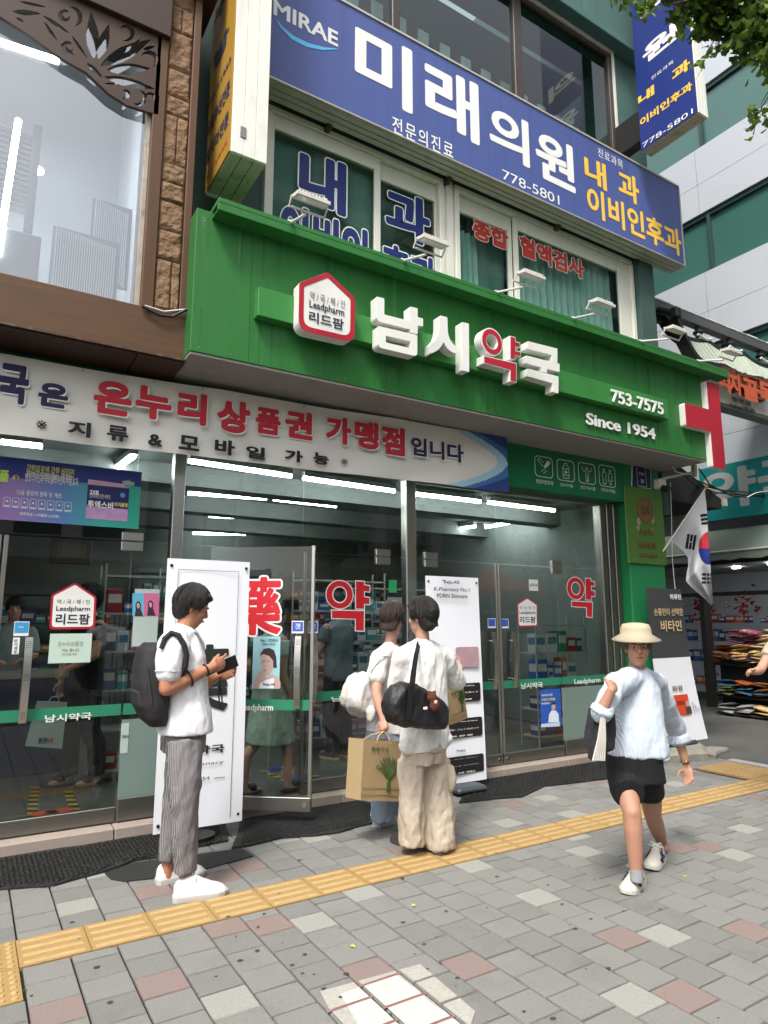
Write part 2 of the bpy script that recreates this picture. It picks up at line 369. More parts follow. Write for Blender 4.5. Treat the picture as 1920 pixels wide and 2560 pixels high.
tact_tile(6.326, 3.588, False)
for a in range(2):
    for b in range(4): tact_tile(6.63+.3*a-.15*(b < 1), 3.29+.3*b, True)
for a in range(1, 3):
    for b in range(2): tact_tile(.326-.3*a, 3.29+.3*b, True)
props(tp.build('tactile_paving', [tact, tact_b]), kind='structure')
# gum stains are trodden into the stones
st = MB()
for px in [(762,2385),(785,2435),(865,2434),(850,2320),(645,2317),(600,2400),(1140,2465),(275,2505),(730,2412),(1310,2528),(180,2305),(1405,2260),(540,2040+400),(1060,2360),(1520,2420)]+[(random.uniform(0, 1920), random.uniform(2080, 2550)) for _ in range(46)]:
    c = PZ(*px, .0035); n = 10; r = random.uniform(.004, .013)
    st.add([c+V((r*(1+.3*random.random())*math.cos(t), r*.8*(1+.3*random.random())*math.sin(t), 0)) for t in (6.283*i/n for i in range(n))], [tuple(range(n))])
props(st.build('pavement_stains', M('old_gum', '#3a3936', .9, var=.2)), kind='structure')
# patch of light on the pavers near the lens, painted in as pale colour
pa = MB(); rl_ = MB()
wp = M('worn_white_paint', '#b9b6a6', .85, var=.2, vs_=80, dirt=.55, dcol='#8f8a82', ds=22)  # pale colour for the bright core of the painted light
def clip(poly_, ax, lim, keep):
    out = []
    for i in range(len(poly_)):
        a, c = poly_[i-1], poly_[i]; ia, ic = (a[ax]-lim)*keep >= 0, (c[ax]-lim)*keep >= 0
        if ia != ic: t = (lim-a[ax])/(c[ax]-a[ax]); out.append((a[0]+(c[0]-a[0])*t, a[1]+(c[1]-a[1])*t))
        if ic: out.append(c)
    return out
for px_ in ([(800,2480),(1050,2412),(1188,2530),(1165,2600),(1100,2640),(880,2640)], [(852,2488),(985,2436),(1040,2476),(1083,2515),(1140,2545),(1165,2570),(1100,2640),(940,2640)]):  # weaker halo, then bright core of the painted light
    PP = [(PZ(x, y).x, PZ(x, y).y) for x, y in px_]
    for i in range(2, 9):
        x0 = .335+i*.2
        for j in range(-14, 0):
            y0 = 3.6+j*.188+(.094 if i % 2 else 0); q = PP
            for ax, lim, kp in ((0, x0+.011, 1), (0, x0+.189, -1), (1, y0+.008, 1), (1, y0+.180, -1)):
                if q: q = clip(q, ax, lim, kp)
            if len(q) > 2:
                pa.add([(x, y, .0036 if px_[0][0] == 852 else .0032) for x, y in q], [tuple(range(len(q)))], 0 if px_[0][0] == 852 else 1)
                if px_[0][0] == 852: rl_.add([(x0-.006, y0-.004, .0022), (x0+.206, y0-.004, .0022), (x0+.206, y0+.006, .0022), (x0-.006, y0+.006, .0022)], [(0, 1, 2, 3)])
o = pa.build('painted_patch', [wp, M('thin_worn_paint', '#97958c', .85, var=.35, vs_=90, dirt=.4, dcol='#7d7b76', ds=20)]); props(o, 'worn white paint patch on the grey pavers at the bottom edge', 'paint mark')  # the patch of light: bright core and weaker halo, painted as pale colour
rl_.build('edge_line', M('faded_red_line', '#8a5a5c', .85, var=.25, vs_=40), o)  # reddish fringe of the light, painted as strips along the joints
# yellow ginkgo leaves lying on the pavers
lf = MB(); lf.add([(0, 0, .004), (.022, -.012, .008), (.03, .004, .006), (.02, .016, .009)], [(0, 1, 2, 3)])
lm = M('fallen_yellow_leaf', '#c9b23a', .7, var=.1)
for k, px in enumerate([(1028,2268),(890,2370),(1707,2190)]):
    p = PZ(*px); q = MB(); a = k*2.1
    q.add([V((p.x+v.x*math.cos(a)-v.y*math.sin(a), p.y+v.x*math.sin(a)+v.y*math.cos(a), v.z)) for v in lf.v], lf.f)
    one('fallen_leaf', q, lm, ['small yellow leaf lying on the pavers left of the tactile-side middle', 'tiny yellow leaf near the white paint patch', 'small yellow leaf by the walking woman\'s raised shoe'][k], 'leaf', loc=p)  # the white patch is the painted light

# stone sill, kerb stones, mats
sb = MB()
x = -2.6
while x < 6.6: sb.box(x+.003, min(x+.9, 6.62)-.003, 5.19, 5.7, -.02, .085, 0, .006); x += .9
props(sb.build('entrance_sill', granite), kind='structure')
kb = MB()
def lump(pts, h, mb, seed):
    top = [V((p.x, p.y, h)) for p in pts]; c = sum(pts, V())/len(pts); ins = [V((p.x+(c.x-p.x)*.12, p.y+(c.y-p.y)*.12, h+.012*noise.noise(p*5+V((seed, 0, 0))))) for p in pts]
    n = len(pts); mb.add([V((p.x, p.y, -.02)) for p in pts]+[V((p.x, p.y, h*.7)) for p in pts]+ins, [tuple(range(2*n, 3*n))]+[(i, (i+1) % n, n+(i+1) % n, n+i) for i in range(n)]+[(n+i, n+(i+1) % n, 2*n+(i+1) % n, 2*n+i) for i in range(n)])
def ring(pts, k=3):
    out = []
    for i, p in enumerate(pts):
        q = pts[(i+1) % len(pts)]
        for t in range(k): r = p.lerp(q, t/k); out.append(r+V((noise.noise(r*7)*.03, noise.noise(r*7+V((9, 0, 0)))*.03, 0)))
    return out
kerbm = M('broken_kerb_concrete', '#8b877c', .9, var=.2, vs_=14, bump=.7, bs=60, dirt=.4, dcol='#5a554c', ds=5)
lump(ring([V((6.45, 4.82, 0)), V((7.12, 4.66, 0)), V((7.5, 4.92, 0)), V((7.7, 5.4, 0)), V((6.5, 5.4, 0))]), .10, kb, 1)
lump(ring([V((7.2, 4.63, 0)), V((7.72, 4.77, 0)), V((7.66, 4.98, 0)), V((7.28, 4.86, 0))]), .06, kb, 4)
props(kb.build('kerb_stones', kerbm), kind='structure')
fk = MB()
for k in range(12): fk.box(7.3, 7.42, -1.2+k*.48, -.735+k*.48, -.03, .006, 0, .006)
props(fk.build('flush_kerb', M('pale_kerb_granite', '#9b9a94', .85, var=.2, vs_=80, bump=.3)), kind='structure')
def mat_obj(px, label, extra=()):
    loop = [PZ(x, y, .016) for x, y in px]; l2 = list(extra)+loop; q = MB(); q.prism([ring(l2, 2)], (0, 0, -.014))
    # raised diamond lattice
    ys = [p.y for p in l2]; xs = [p.x for p in l2]
    def inside(p):
        c = False; n = len(l2)
        for i in range(n):
            a, b = l2[i], l2[i-1]
            if (a.y > p.y) != (b.y > p.y) and p.x < (b.x-a.x)*(p.y-a.y)/(b.y-a.y)+a.x: c = not c
        return c
    cy = (min(ys)+max(ys))/2; step = .055
    for s in (1, -1):
        t = min(xs)-1
        while t < max(xs)+1:
            run = None; k = 0
            for k in range(61):
                y = min(ys)+.06+(max(ys)-min(ys)-.12)*k/60; p = V((t+s*(y-cy)*1.2, y, 0)); ok = inside(p+V((.05, 0, 0))) and inside(p-V((.05, 0, 0)))
                if ok and run is None: run = p
                if (not ok or k == 60) and run is not None:
                    if (p-run).length > .05: q.bar(run+ZA*.018, p+ZA*.018, .011, .008)
                    run = None
            t += step
    c = sum(l2, V())/len(l2); one('rubber_mat', q, rubber, label, 'mat', 'rubber mats along the shop entrance', loc=V((c.x, c.y, 0)))
E2 = [V((-1.6, 5.17, .016))]
mat_obj([(0,2142),(200,2112),(400,2080),(560,2058),(572,2100),(470,2120),(404,2138),(331,2150),(259,2177),(136,2209),(0,2219)], 'black rubber mat with raised lattice along the left glass door', [V((-1.6, 4.38, .016)), V((-1.6, 5.17, .016))])
mat_obj([(602,2045),(674,2032),(764,2018),(891,1997),(937,2008),(939,2038),(936,2054),(852,2078),(791,2086),(711,2091),(647,2104),(585,2118)], 'black rubber mat with lattice below the open glass door')
mat_obj([(1180,1945),(1240,1936),(1522,1901),(1620,1896),(1650,1905),(1640,1925),(1527,1943),(1445,1955),(1363,1963),(1305,1990),(1240,1994),(1150,2004)], 'long black rubber mat curling past the right double door')
q = MB(); q.prism([[PZ(x, y, .008) for x, y in [(262,2182),(278,2197),(310,2202),(400,2193),(520,2170),(633,2139),(606,2120),(500,2134),(420,2144),(335,2156)]]], (0, 0, -.007))
one('rubber_mat', q, M('flat_black_rubber', '#232322', .7, var=.25, vs_=30, bump=.5, bs=120), 'torn flat black rubber piece on the pavers behind the man\'s white shoes', 'mat', 'rubber mats along the shop entrance', loc=PZ(420, 2170))
# ------------------------------------------------------------------ the clinic building
YW = 5.35
bld = thing('clinic_building', 'dark teal building with white framed clinic windows above the green pharmacy sign', 'building', (4.4, 5.4, 0))
wl = MB()
wl.box(1.22, 2.0, 5.40, 5.9, 3.46, 9.9, 0); wl.box(2.0, 7.33, 5.40, 5.9, 3.46, 4.42, 0)
wl.box(2.0, 7.33, 5.36, 5.9, 6.395, 7.72, 0); wl.box(7.33, 7.62, 5.25, 5.9, 3.46, 7.6, 0); wl.box(7.62, 7.75, 5.33, 5.9, 2.9, 7.6, 0)
wl.box(2.0, 7.42, 5.18, 5.36, 6.60, 6.72, 0)
wl.build('lower_wall', teal_dark, bld)
wu = MB()
wu.box(7.15, 7.75, 5.3, 5.9, 7.6, 9.55, 0); wu.box(2.0, 7.75, 5.12, 5.9, 9.55, 9.68, 0, .01); wu.box(2.0, 7.75, 5.3, 5.9, 9.68, 10.75, 0); wu.box(2.0, 7.75, 5.24, 5.9, 10.75, 13.5, 0); wu.box(6.55, 6.72, 5.22, 5.3, 9.68, 10.75)
wu.build('upper_wall', teal_wall, bld)
sw = MB(); sw.box(7.63, 7.74, 5.95, 13, 0, 13.5); sw.box(-3, 7.6, 12, 12.2, 3.2, 9.5); sw.build('side_wall', teal_dark, bld)
rm = MB()                                             # rooms behind the clinic windows
rm.box(2.0, 7.3, 7.6, 7.7, 4.0, 9.5); rm.box(2.0, 7.3, 5.95, 7.6, 6.5, 6.6); rm.box(2.0, 7.3, 5.95, 7.6, 9.5, 9.54); rm.box(2.0, 7.3, 5.95, 7.6, 3.5, 3.6)
rm.build('room_lining', dark_room, bld)
# second-floor windows
YG = 5.37
curtain = M('teal_curtain', '#c4e0da', .8, var=.1)
def win(x0, x1, z0, z1, name_frame, fm, panes, depth=.1, fw_=.06, gm=dim_glass):
    f = MB()
    f.box(x0, x1, YW-.02, YW+depth, z1-fw_, z1, 0, .004); f.box(x0, x0+fw_, YW-.02, YW+depth, z0, z1-fw_-.001, 0, .004); f.box(x1-fw_, x1, YW-.02, YW+depth, z0, z1-fw_-.001, 0, .004); f.box(x0+fw_, x1-fw_, YW-.02, YW+depth, z0-.02, z0+fw_, 0, .004)
    o = f.build(name_frame, fm, bld)
    return o
wA = win(2.0, 4.09, 4.40, 6.395, 'window', white_pvc, 2); wB = win(4.25, 7.32, 4.40, 6.395, 'window', white_pvc, 2)
fr = MB(); fr.box(4.092, 4.13, 5.36, 5.5, 4.3, 6.395); fr.box(4.133, 4.21, 5.33, 5.5, 4.3, 6.395); fr.box(4.213, 4.248, 5.36, 5.5, 4.3, 6.395); fr.build('mullion', white_pvc, bld)
def sash(win_o, x0, x1, Y, l, r, top):
    s = MB(); z0, z1 = 4.42, 6.33
    s.box(x0, x0+l, Y, Y+.04, z0, z1, 0, .004); s.box(x1-r, x1, Y, Y+.04, z0, z1, 0, .004); s.box(x0+l, x1-r, Y, Y+.04, z1-top, z1, 0, .004); s.box(x0+l, x1-r, Y, Y+.04, z0, z0+.06, 0, .004)
    s.build('sash', white_pvc, win_o)
    p = MB(); p.box(x0+l, x1-r, Y+.018, Y+.024, z0+.06, z1-top); p.build('pane', dim_glass, win_o)
sash(wA, 2.062, 3.28, 5.352, .03, .075, .15); sash(wA, 3.285, 4.028, 5.395, .005, .02, .20)
sash(wB, 4.312, 5.15, 5.395, .03, .065, .20); sash(wB, 5.155, 7.258, 5.352, .06, .24, .17)
def drape(x0, x1, y, z0, z1, n, amp, name, m, par):
    q = MB(); k = n*6; vs2 = []
    for i in range(k+1):
        t = i/k; xx = x0+(x1-x0)*t; yy = y+amp*math.sin(t*n*6.283)
        vs2 += [(xx, yy*1+amp*.4*math.sin(t*n*6.283), z0), (xx, y+amp*.3*math.sin(t*n*6.283), z1)]
    q.add(vs2, [(2*i, 2*i+2, 2*i+3, 2*i+1) for i in range(k)]); q.build(name, m, par, True)
drape(3.34, 4.0, 5.50, 4.4, 5.45, 6, .07, 'curtain', curtain, wA); drape(4.35, 4.7, 5.52, 4.4, 6.0, 4, .07, 'curtain', curtain, wB); drape(5.3, 7.0, 5.49, 4.4, 6.3, 14, .05, 'curtain', curtain, wB); drape(2.1, 3.24, 5.47, 4.4, 6.3, 3, .015, 'blind', M('dark_green_blind', '#86a59d', .8, var=.1), wA); drape(3.3, 4.0, 5.60, 5.0, 6.3, 2, .012, 'blind', MATS['dark_green_blind'], wA); drape(4.7, 5.15, 5.55, 4.4, 6.3, 2, .012, 'blind', MATS['dark_green_blind'], wB)
# third-floor window band
w3 = MB(); Y3 = 5.30
for a, b in ((1.9, 1.98), (3.40, 3.50), (5.22, 5.36), (7.02, 7.10)): w3.box(a, b, Y3, Y3+.1, 7.62, 9.5, 0, .005)
for z in (9.44, 7.90): w3.box(1.98, 7.02, Y3+.005, Y3+.09, z, z+.06, 0, .004)
w3.box(1.98, 7.02, Y3+.01, Y3+.09, 7.62, 7.68); 
for a in (4.55, 6.3): w3.box(a, a+.05, Y3+.012, Y3+.08, 7.68, 7.90)
W3 = w3.build('window', brown_frame, bld)
e = MB(); e.box(7.101, 7.135, Y3-.02, Y3+.1, 7.62, 9.52); e.box(1.9, 7.135, Y3-.02, Y3+.1, 9.521, 9.549); e.build('window_trim', white_pvc, W3)
for a, b in ((1.98, 3.40), (3.50, 5.22), (5.36, 7.02)):
    p = MB(); p.box(a, b, Y3+.04, Y3+.046, 7.68, 9.44); p.build('pane', MATS['tinted_window_glass'], W3)
bl = MB()
for k in range(15): bl.box(2.05+k*.33, 2.2+k*.33, 5.7, 5.72, 7.7, 8.75-.02*k)
bl.build('blind', M('white_vertical_blind', '#b9c4c0', .8, var=.06), W3)
# green pillar and band of the pharmacy
pl = MB(); pl.box(6.64, 7.30, 5.15, 5.6, 0, 3.47, 0, .006); pl.build('pillar', pillar_green, bld)
rv = MB(); rv.box(6.635, 6.70, 5.16, 5.46, .06, 2.93); rv.build('pillar_return', M('dark_green_return', '#157040', .5, var=.1, dirt=.2, dcol='#0e4a2b'), bld)
bd = MB(); bd.box(-2.6, 6.637, 5.15, 5.32, 2.94, 3.50); bd.build('band_panel', band_green, bld)
# green cross-walls, floor, ceiling of the shop
room = MB(); room.box(-3, 7.0, 11.4, 11.5, .1, 3.1); room.box(-3.1, -3, 5.5, 11.4, .1, 3.1); room.box(7.0, 7.1, 5.6, 11.4, .1, 3.1)
room.build('shop_wall', M('shop_wall_grey', '#7c837f', .8, var=.1), bld)
fl = MB(); fl.add([(-3, 5.4, .09), (7, 5.4, .09), (7, 11.4, .09), (-3, 11.4, .09)], [(0, 1, 2, 3)]); props(fl.build('shop_floor', M('shop_floor_tile', '#5b5b55', .35, var=.2, vs_=2)), kind='structure')
ce = MB(); ce.box(-3, 7, 5.4, 11.4, 3.06, 3.14); 
for yy in (6.55, 8.1, 9.6): ce.box(-3, 7, yy, yy+.28, 2.86, 3.059)
ce.build('shop_ceiling', M('shop_ceiling_grey', '#777c7a', .8, var=.12, vs_=1), bld)

# ------------------------------------------------------------------ green pharmacy sign
YS = 4.55
sg = thing('pharmacy_sign', 'long bright green sign box with white raised letters and a red cross over the shop', 'shop sign', (4.3, 4.55, 3.43))
b = MB(); b.box(1.185, 7.405, YS, 5.14, 3.434, 4.56, 0, .004); b.build('sign_box', sign_green, sg)
b = MB(); b.box(1.30, 7.78, 4.40, 5.14, 4.562, 4.60, 0, .003); b.box(1.30, 7.78, 4.40, 4.43, 4.50, 4.561, 0, .003); b.box(1.30, 7.78, 4.431, 4.549, 4.50, 4.515); b.build('cornice', sign_green, sg)
b = MB(); b.box(1.19, 7.40, YS+.01, 5.16, 3.415, 3.433); b.build('soffit', soffit_m, sg)
YBAR = YS-.085
a0 = PY(646, 745, YBAR); a1 = PY(1671, 1032, YBAR)
b = MB(); zc0, zc1 = PY(648, 788, YBAR).z, PY(648, 716, YBAR).z
b.box(a0.x, a1.x, YBAR, YS+.01, zc0, zc1, 0, .004); b.build('raised_bar', M('green_bar_panel', '#357a3a', .42, var=.06, vs_=1.3), sg)
for sx_ in (1.62, 2.84, 4.06, 5.28, 6.5, 7.1): sm = MB(); sm.box(sx_, sx_+.0035, YS-.0015, YS, 3.44, 4.5); sm.build('panel_seam', M('seam_green', '#1b4a1c', .6, var=0), sg)
sm = MB()
for k in range(26):
    for z in (3.47, 4.47): sm.ball((1.25+k*.24, YS, z), .006, .003, .006, 5)
sm.build('screw', steel_d, sg)
random.seed(77); s1, s2 = MB(), MB()
for k in range(70):
    x = random.uniform(1.22, 7.35); top = random.choice((4.5, 4.5, 4.5, zc0-.005)); ln = random.uniform(.08, .5); w_ = random.uniform(.003, .012); t_ = min(ln, top-3.45)
    (s1 if k % 3 else s2).add([(x-w_, YS-.0012, top), (x+w_, YS-.0012, top), (x+w_*.3, YS-.0012, top-t_), (x-w_*.2, YS-.0012, top-t_)], [(0, 3, 2, 1)])
s1.build('stain', M('dark_rain_streak', '#235a29', .6, var=.2), sg); s2.build('stain', M('pale_dust_streak', '#3c7440', .6, var=.2), sg)
# channel letters, outlines measured in the photograph at their own depth
S2 = 2.2419
def L2(pts, Y): return [PY(720+x/S2, 640+y/S2, Y) for x, y in pts]
YL = YBAR-.10; D = V((0, .098, 0))
def flat(ps): return ps
letters = {
 'a': [
  [[(497,227),(540,238),(540,328),(683,364),(683,411),(520,370),(505,362),(498,346)]],
  [[(684,283),(727,293),(727,343),(757,350),(757,395),(727,388),(727,438),(684,427)]],
  [[(508,392),(725,443),(725,545),(721,556),(710,560),(524,516),(512,508),(507,494)],[(548,446),(548,484),(686,517),(686,478)]],
  [[(852,333),(893,343),(896,425),(902,452),(912,476),(928,496),(947,510),(947,549),(922,540),(900,525),(884,505),(873,480),(860,505),(843,525),(822,538),(803,545),(800,493),(822,477),(838,455),(847,430),(851,400)]],
  [[(975,370),(1014,379),(1016,650),(978,641)]],
 ],
 'b': [
  [[(1343,477),(1510,519),(1510,602),(1478,594),(1478,555),(1343,520)]],
  [[(1335,557),(1522,604),(1522,650),(1452,632),(1452,655),(1418,647),(1418,623),(1335,601)]],
  [[(1342,630),(1517,675),(1516,770),(1482,762),(1482,713),(1342,673)]],
 ]}
for grp in letters.values():
    for lp in grp:
        b = MB(); b.prism([roundpoly(L2(l, YL), .008, 2) for l in lp], D); b.build('lettering', white_ch, sg)
# the third syllable: white boxes with red faces
c = PY(720+1143/S2, 640+481/S2, YL); rx = abs(PY(720+1203/S2, 640+490/S2, YL).x-c.x); rz = abs(PY(720+1143/S2, 640+405/S2, YL).z-c.z)
b = MB(); b.prism([circ(c, XA, ZA, rx, rz), circ(c, XA, ZA, rx*.50, rz*.50)], D); b.build('lettering', white_ch, sg)
b = MB(); b.prism([circ(c-YA*.004, XA, ZA, rx*.9, rz*.9), circ(c-YA*.004, XA, ZA, rx*.56, rz*.56)], YA*.0035); b.build('letter_face', red_p, sg)
for lp in ([(1243,447),(1275,455),(1275,478),(1301,485),(1301,515),(1277,509),(1277,529),(1305,536),(1305,566),(1275,559),(1273,583),(1243,576)], [(1095,556),(1282,601),(1280,711),(1243,702),(1243,641),(1095,600)]):
    P_ = L2(lp, YL); b = MB(); b.prism([P_], D); b.build('lettering', white_ch, sg)
    cc = sum(P_, V())/len(P_); n = len(P_); ins = []
    for i in range(n):                                   # inset by a fixed border
        a, p, q = P_[i-1], P_[i], P_[(i+1) % n]; d1 = (p-a).normalized(); d2 = (q-p).normalized(); n1 = V((-d1.z, 0, d1.x)); n2 = V((-d2.z, 0, d2.x)); k = (n1+n2); k = k/max(.35, k.length_squared)*2 if k.length > .01 else n1
        ins.append(p-k*.009*(1)-YA*.004)
    ar = sum((P_[i].x*P_[(i+1) % n].z-P_[(i+1) % n].x*P_[i].z) for i in range(n))
    if ar > 0: ins = [p+(p-i_-YA*.004) for p, i_ in zip(P_, ins)]
    ins = [V((p.x, YL-.004, p.z)) for p in ins]
    b = MB(); b.prism([ins], YA*.0035); b.build('letter_face', red_p, sg)
# house-shaped emblem
hp = [(62,150),(222,90),(376,236),(373,488),(57,415)]
def house(par, pts, Y, depth, rad, side_m, border_w, text_px):
    b = MB(); b.prism([roundpoly(pts, rad, 5)], YA*depth); e_ = b.build('emblem', side_m, par)
    c0 = sum(pts, V())/len(pts)
    def shrink(k, dy): return [V((c0.x+(p.x-c0.x)*k, Y-dy, c0.z+(p.z-c0.z)*k)) for p in pts]
    b = MB(); b.prism([roundpoly(shrink(.995, .003), rad, 5), roundpoly(shrink(1-border_w, .003), [r*.8 for r in rad], 5)], YA*.0025); b.build('emblem_border', red_p, par)
    return c0
hpw = L2(hp, YL+.01)
house(sg, hpw, YL+.01, .10, [.02, .02, .03, .09, .09], white_ch, .17, None)
ink = M('navy_ink', '#20243f', .6, var=0); YE = YL+.006
def px2(x, y): return (720+x/S2, 640+y/S2)
T('약 / 국 / 체 / 인', sg, 'lettering', px2(122, 242), px2(319, 252), YE, ink, .0)
T('Leadpharm', sg, 'lettering', px2(119, 298), px2(316, 299), YE, ink, .018)
T('리드팜', sg, 'lettering', px2(117, 368), px2(313, 357), YE, ink, .02)
T('753-7575', sg, 'lettering', (1528, 1005), (1656, 1008), YBAR-.012, white_p, .012, .012)
T('Since 1954', sg, 'lettering', (1465, 1061), (1636, 1072), YS-.012, white_p, .02, .012)
# corner cross
S4 = 4.917
def L4(pts, Y): return [PY(1620+x/S4, 700+y/S4, Y) for x, y in pts]
cr = L4([(715,1243),(862,1267),(950,2330),(805,2300),(768,1866),(470,1790),(450,1508),(745,1572)], YS-.075)
xs1 = max(p.x for p in cr); x_l = (cr[0].x+cr[3].x)/2; zt, zb = cr[0].z, cr[2].z
xl2, za, zb2 = (cr[5].x+cr[6].x)/2, cr[6].z, cr[5].z
cross = [V((x, YS-.075, z)) for x, z in ((x_l, zt), (xs1, zt), (xs1, zb), (x_l, zb), (x_l, zb2), (xl2, zb2), (xl2, za), (x_l, za))]
b = MB(); b.prism([roundpoly(cross, [.01, .01, .01, .03, 0, .03, .02, 0])], YA*.075); b.build('cross_box', white_ch, sg)
c2 = [p-YA*.004 for p in cross]
b = MB(); b.prism([roundpoly(c2, [.01, .01, .01, .03, 0, .03, .02, 0])], YA*.0035); b.build('cross_face', red_p, sg)
# floodlights on stalks, each clipped to the cornice top
lampm = M('white_lamp_shell', '#c9c6bd', .5, var=.06, dirt=.45, dcol='#6e675b', ds=30)
def floodlight(base_px, head_px, label):
    p0 = PY(*base_px, 4.42); p0.z = 4.602; h = PY(*head_px, 3.98)
    t = thing('flood_light', label, 'floodlight', p0, 'floodlights on the green sign')
    b = MB(); b.tube([p0, h+V((0, .10, -.06))], .011, 8); b.box(p0.x-.03, p0.x+.03, p0.y-.02, p0.y+.03, 4.6, 4.612); b.build('stalk', M('lamp_bracket_white', '#d8d6cf', .5, var=.05), t)
    b = MB(); w_ = .13; a1 = V((0, -.95, .12)).normalized()
    b.add([h+V((sx*w_, sy*.055, .012*sy+sz)) for sx in (-1, 1) for sy in (-1, 1) for sz in (-.012, .014)], [(0, 1, 3, 2), (4, 6, 7, 5), (0, 4, 5, 1), (2, 3, 7, 6), (0, 2, 6, 4), (1, 5, 7, 3)])
    for k in range(9): b.box(h.x-.115+k*.026, h.x-.10+k*.026, h.y-.045, h.y+.045, h.z+.010, h.z+.024)
    b.build('lamp_head', lampm, t)
    b = MB(); b.tube([h+V((-w_-.012, .02, 0)), h+V((-w_-.012, .07, -.055)), h+V((w_+.012, .07, -.055)), h+V((w_+.012, .02, 0))], .009, 6); b.build('bracket', M('lamp_bracket_white', '#d8d6cf', .5, var=.05), t)
    b = MB(); b.add([h+V((sx*w_*.9, sy*.045, -.0135+.012*sy)) for sx, sy in ((-1, -1), (1, -1), (1, 1), (-1, 1))], [(0, 1, 2, 3)]); b.build('lens', M('lamp_lens', '#e9efef', .2, var=0), t)
for bp_, hp_, l in (((727,565),(778,500),'floodlight standing before the large blue window character, leftmost on the sign'), ((1008,662),(1082,605),'floodlight in front of the white mullion between the clinic windows'), ((1241,735),(1327,690),'floodlight below the red window lettering'), ((1433,805),(1505,760),'floodlight before the right edge of the clinic window'), ((1600,860),(1690,826),'floodlight before the black end of the tiled gate roof'), ((1745,910),(1828,880),'floodlight nearest the red cross, rightmost on the sign')):
    floodlight(bp_, hp_, l)

# ------------------------------------------------------------------ blue clinic sign
YB = 5.05
cs = thing('clinic_sign', 'wide faded blue clinic sign with white and yellow letters above the windows', 'shop sign', (5, YB, 6.4))
zb_, zt_ = 6.40, PY(1704, 469, YB).z; xr = PY(1713, 671, YB).x
b = MB(); b.box(1.7, xr-.02, YB, YB+.02, zb_+.02, zt_-.03); b.build('sign_panel', blue_sign, cs)
b = MB(); b.box(1.68, xr, YB-.012, YB+.24, zt_-.03, zt_, 0, .004); b.box(1.68, xr, YB-.012, YB+.24, zb_, zb_+.02, 0, .004); b.box(xr-.02, xr, YB-.012, YB+.24, zb_+.021, zt_-.031)
b.box(1.7, xr-.03, YB+.021, YB+.07, zb_-.012, zb_-.001); b.box(1.7, xr-.03, YB+.09, YB+.14, zb_-.012, zb_-.001); b.box(1.7, xr-.03, YB+.16, YB+.21, zb_-.012, zb_-.001); b.build('sign_frame', alu, cs)
for x in (2.6, 4.1, 5.8, 7.3): b = MB(); b.box(x, x+.05, YB+.2, YB+.36, zb_-.06, zb_-.013); b.build('bracket', M('rusty_bracket', '#4a3a30', .8, var=.4, vs_=20), cs)
YT = YB-.003
S3a, S3b = 2.304, 2.592
pa_ = lambda x, y: (640+x/S3a, y/S3a); pb_ = lambda x, y: (1280+x/S3b, y/S3b); pc_ = lambda x, y: (960+x/2.44, y/2.44)
T('MIRAE', cs, 'lettering', pa_(100, 82), pa_(473, 185), YT, white_p, .025)
T('미', cs, 'lettering', pa_(568, 500), pa_(900, 292), YT, white_p, .03)
T('래', cs, 'lettering', pa_(975, 690), pa_(1280, 490), YT, white_p, .03)
T('의', cs, 'lettering', pa_(1348, 860), pa_(1568, 705), YT, white_p, .03)
T('원', cs, 'lettering', pb_(160, 1135), pb_(398, 955), YT, white_p, .03)
T('전문의진료', cs, 'lettering', pa_(785, 762), pa_(1135, 828), YT, white_p, .012, 0, 1.25)
T('778-5801', cs, 'lettering', pa_(1420, 1030), pb_(305, 1268), YT, white_p, 0)
T('진료과목', cs, 'lettering', pb_(558, 1012), pb_(716, 1042), YT, white_p, .005, 0, 1.2)
T('내', cs, 'lettering', pb_(475, 1172), pb_(606, 1068), YT, yellow_l, .03)
T('과', cs, 'lettering', pb_(695, 1272), pb_(818, 1160), YT, yellow_l, .03)
T('이비인후과', cs, 'lettering', pb_(492, 1385), pb_(1090, 1495), YT, yellow_l, .03)
sw_ = MB(); top = [pa_(105, 95), pa_(150, 150), pa_(215, 205), pa_(300, 247), pa_(390, 272), pa_(470, 280)]; bot = [pa_(465, 284), pa_(385, 288), pa_(290, 270), pa_(205, 225), pa_(145, 162)]
sw_.prism([[PY(x, y, YT) for x, y in top+bot]], YA*.002); sw_.build('swoosh', M('sky_blue_vinyl', '#58b5e6', .5, var=.03), cs)

# vinyl lettering on the clinic windows
nv = M('navy_vinyl', '#1b2b6b', .45, var=.03); rv_ = M('red_vinyl', '#b3362c', .5, var=.06)
q3 = lambda x, y: (640+x/3.318, 180+y/3.318); q4 = lambda x, y: (1100+x/2.765, 420+y/2.765)
def OT(s, par, lb, rt, Y, m, bold, g, under=None, space=1.0):
    a, b_ = PY(*lb, Y), PY(*rt, Y)
    TEXTS.append((s, par, 'lettering', a, XA*(b_.x-a.x), ZA*(b_.z-a.z), m, bold, 0, YA*-1, space, 0))
    d = YA*.002
    TEXTS.append((s, par, 'letter_outline', a+d, XA*(b_.x-a.x), ZA*(b_.z-a.z), under or white_p, bold+g, 0, YA*-1, space, g))
YV = 5.345
OT('내', wA, q3(352, 1065), q3(752, 770), YV+.015, nv, .04, .022)
OT('과', wA, q3(1075, 1330), q3(1440, 1080), YV+.045, nv, .04, .022)
OT('이비인', wA, q3(195, 1490), q3(935, 1320), YV+.015, nv, .05, .03)
OT('후과', wA, q3(1045, 1760), q3(1500, 1560), YV+.045, nv, .04, .03)
OT('종합', wB, q4(228, 480), q4(470, 440), YV+.045, rv_, .05, .028)
OT('혈액검사', wB, q4(552, 600), q4(992, 640), YV+.015, rv_, .05, .028)
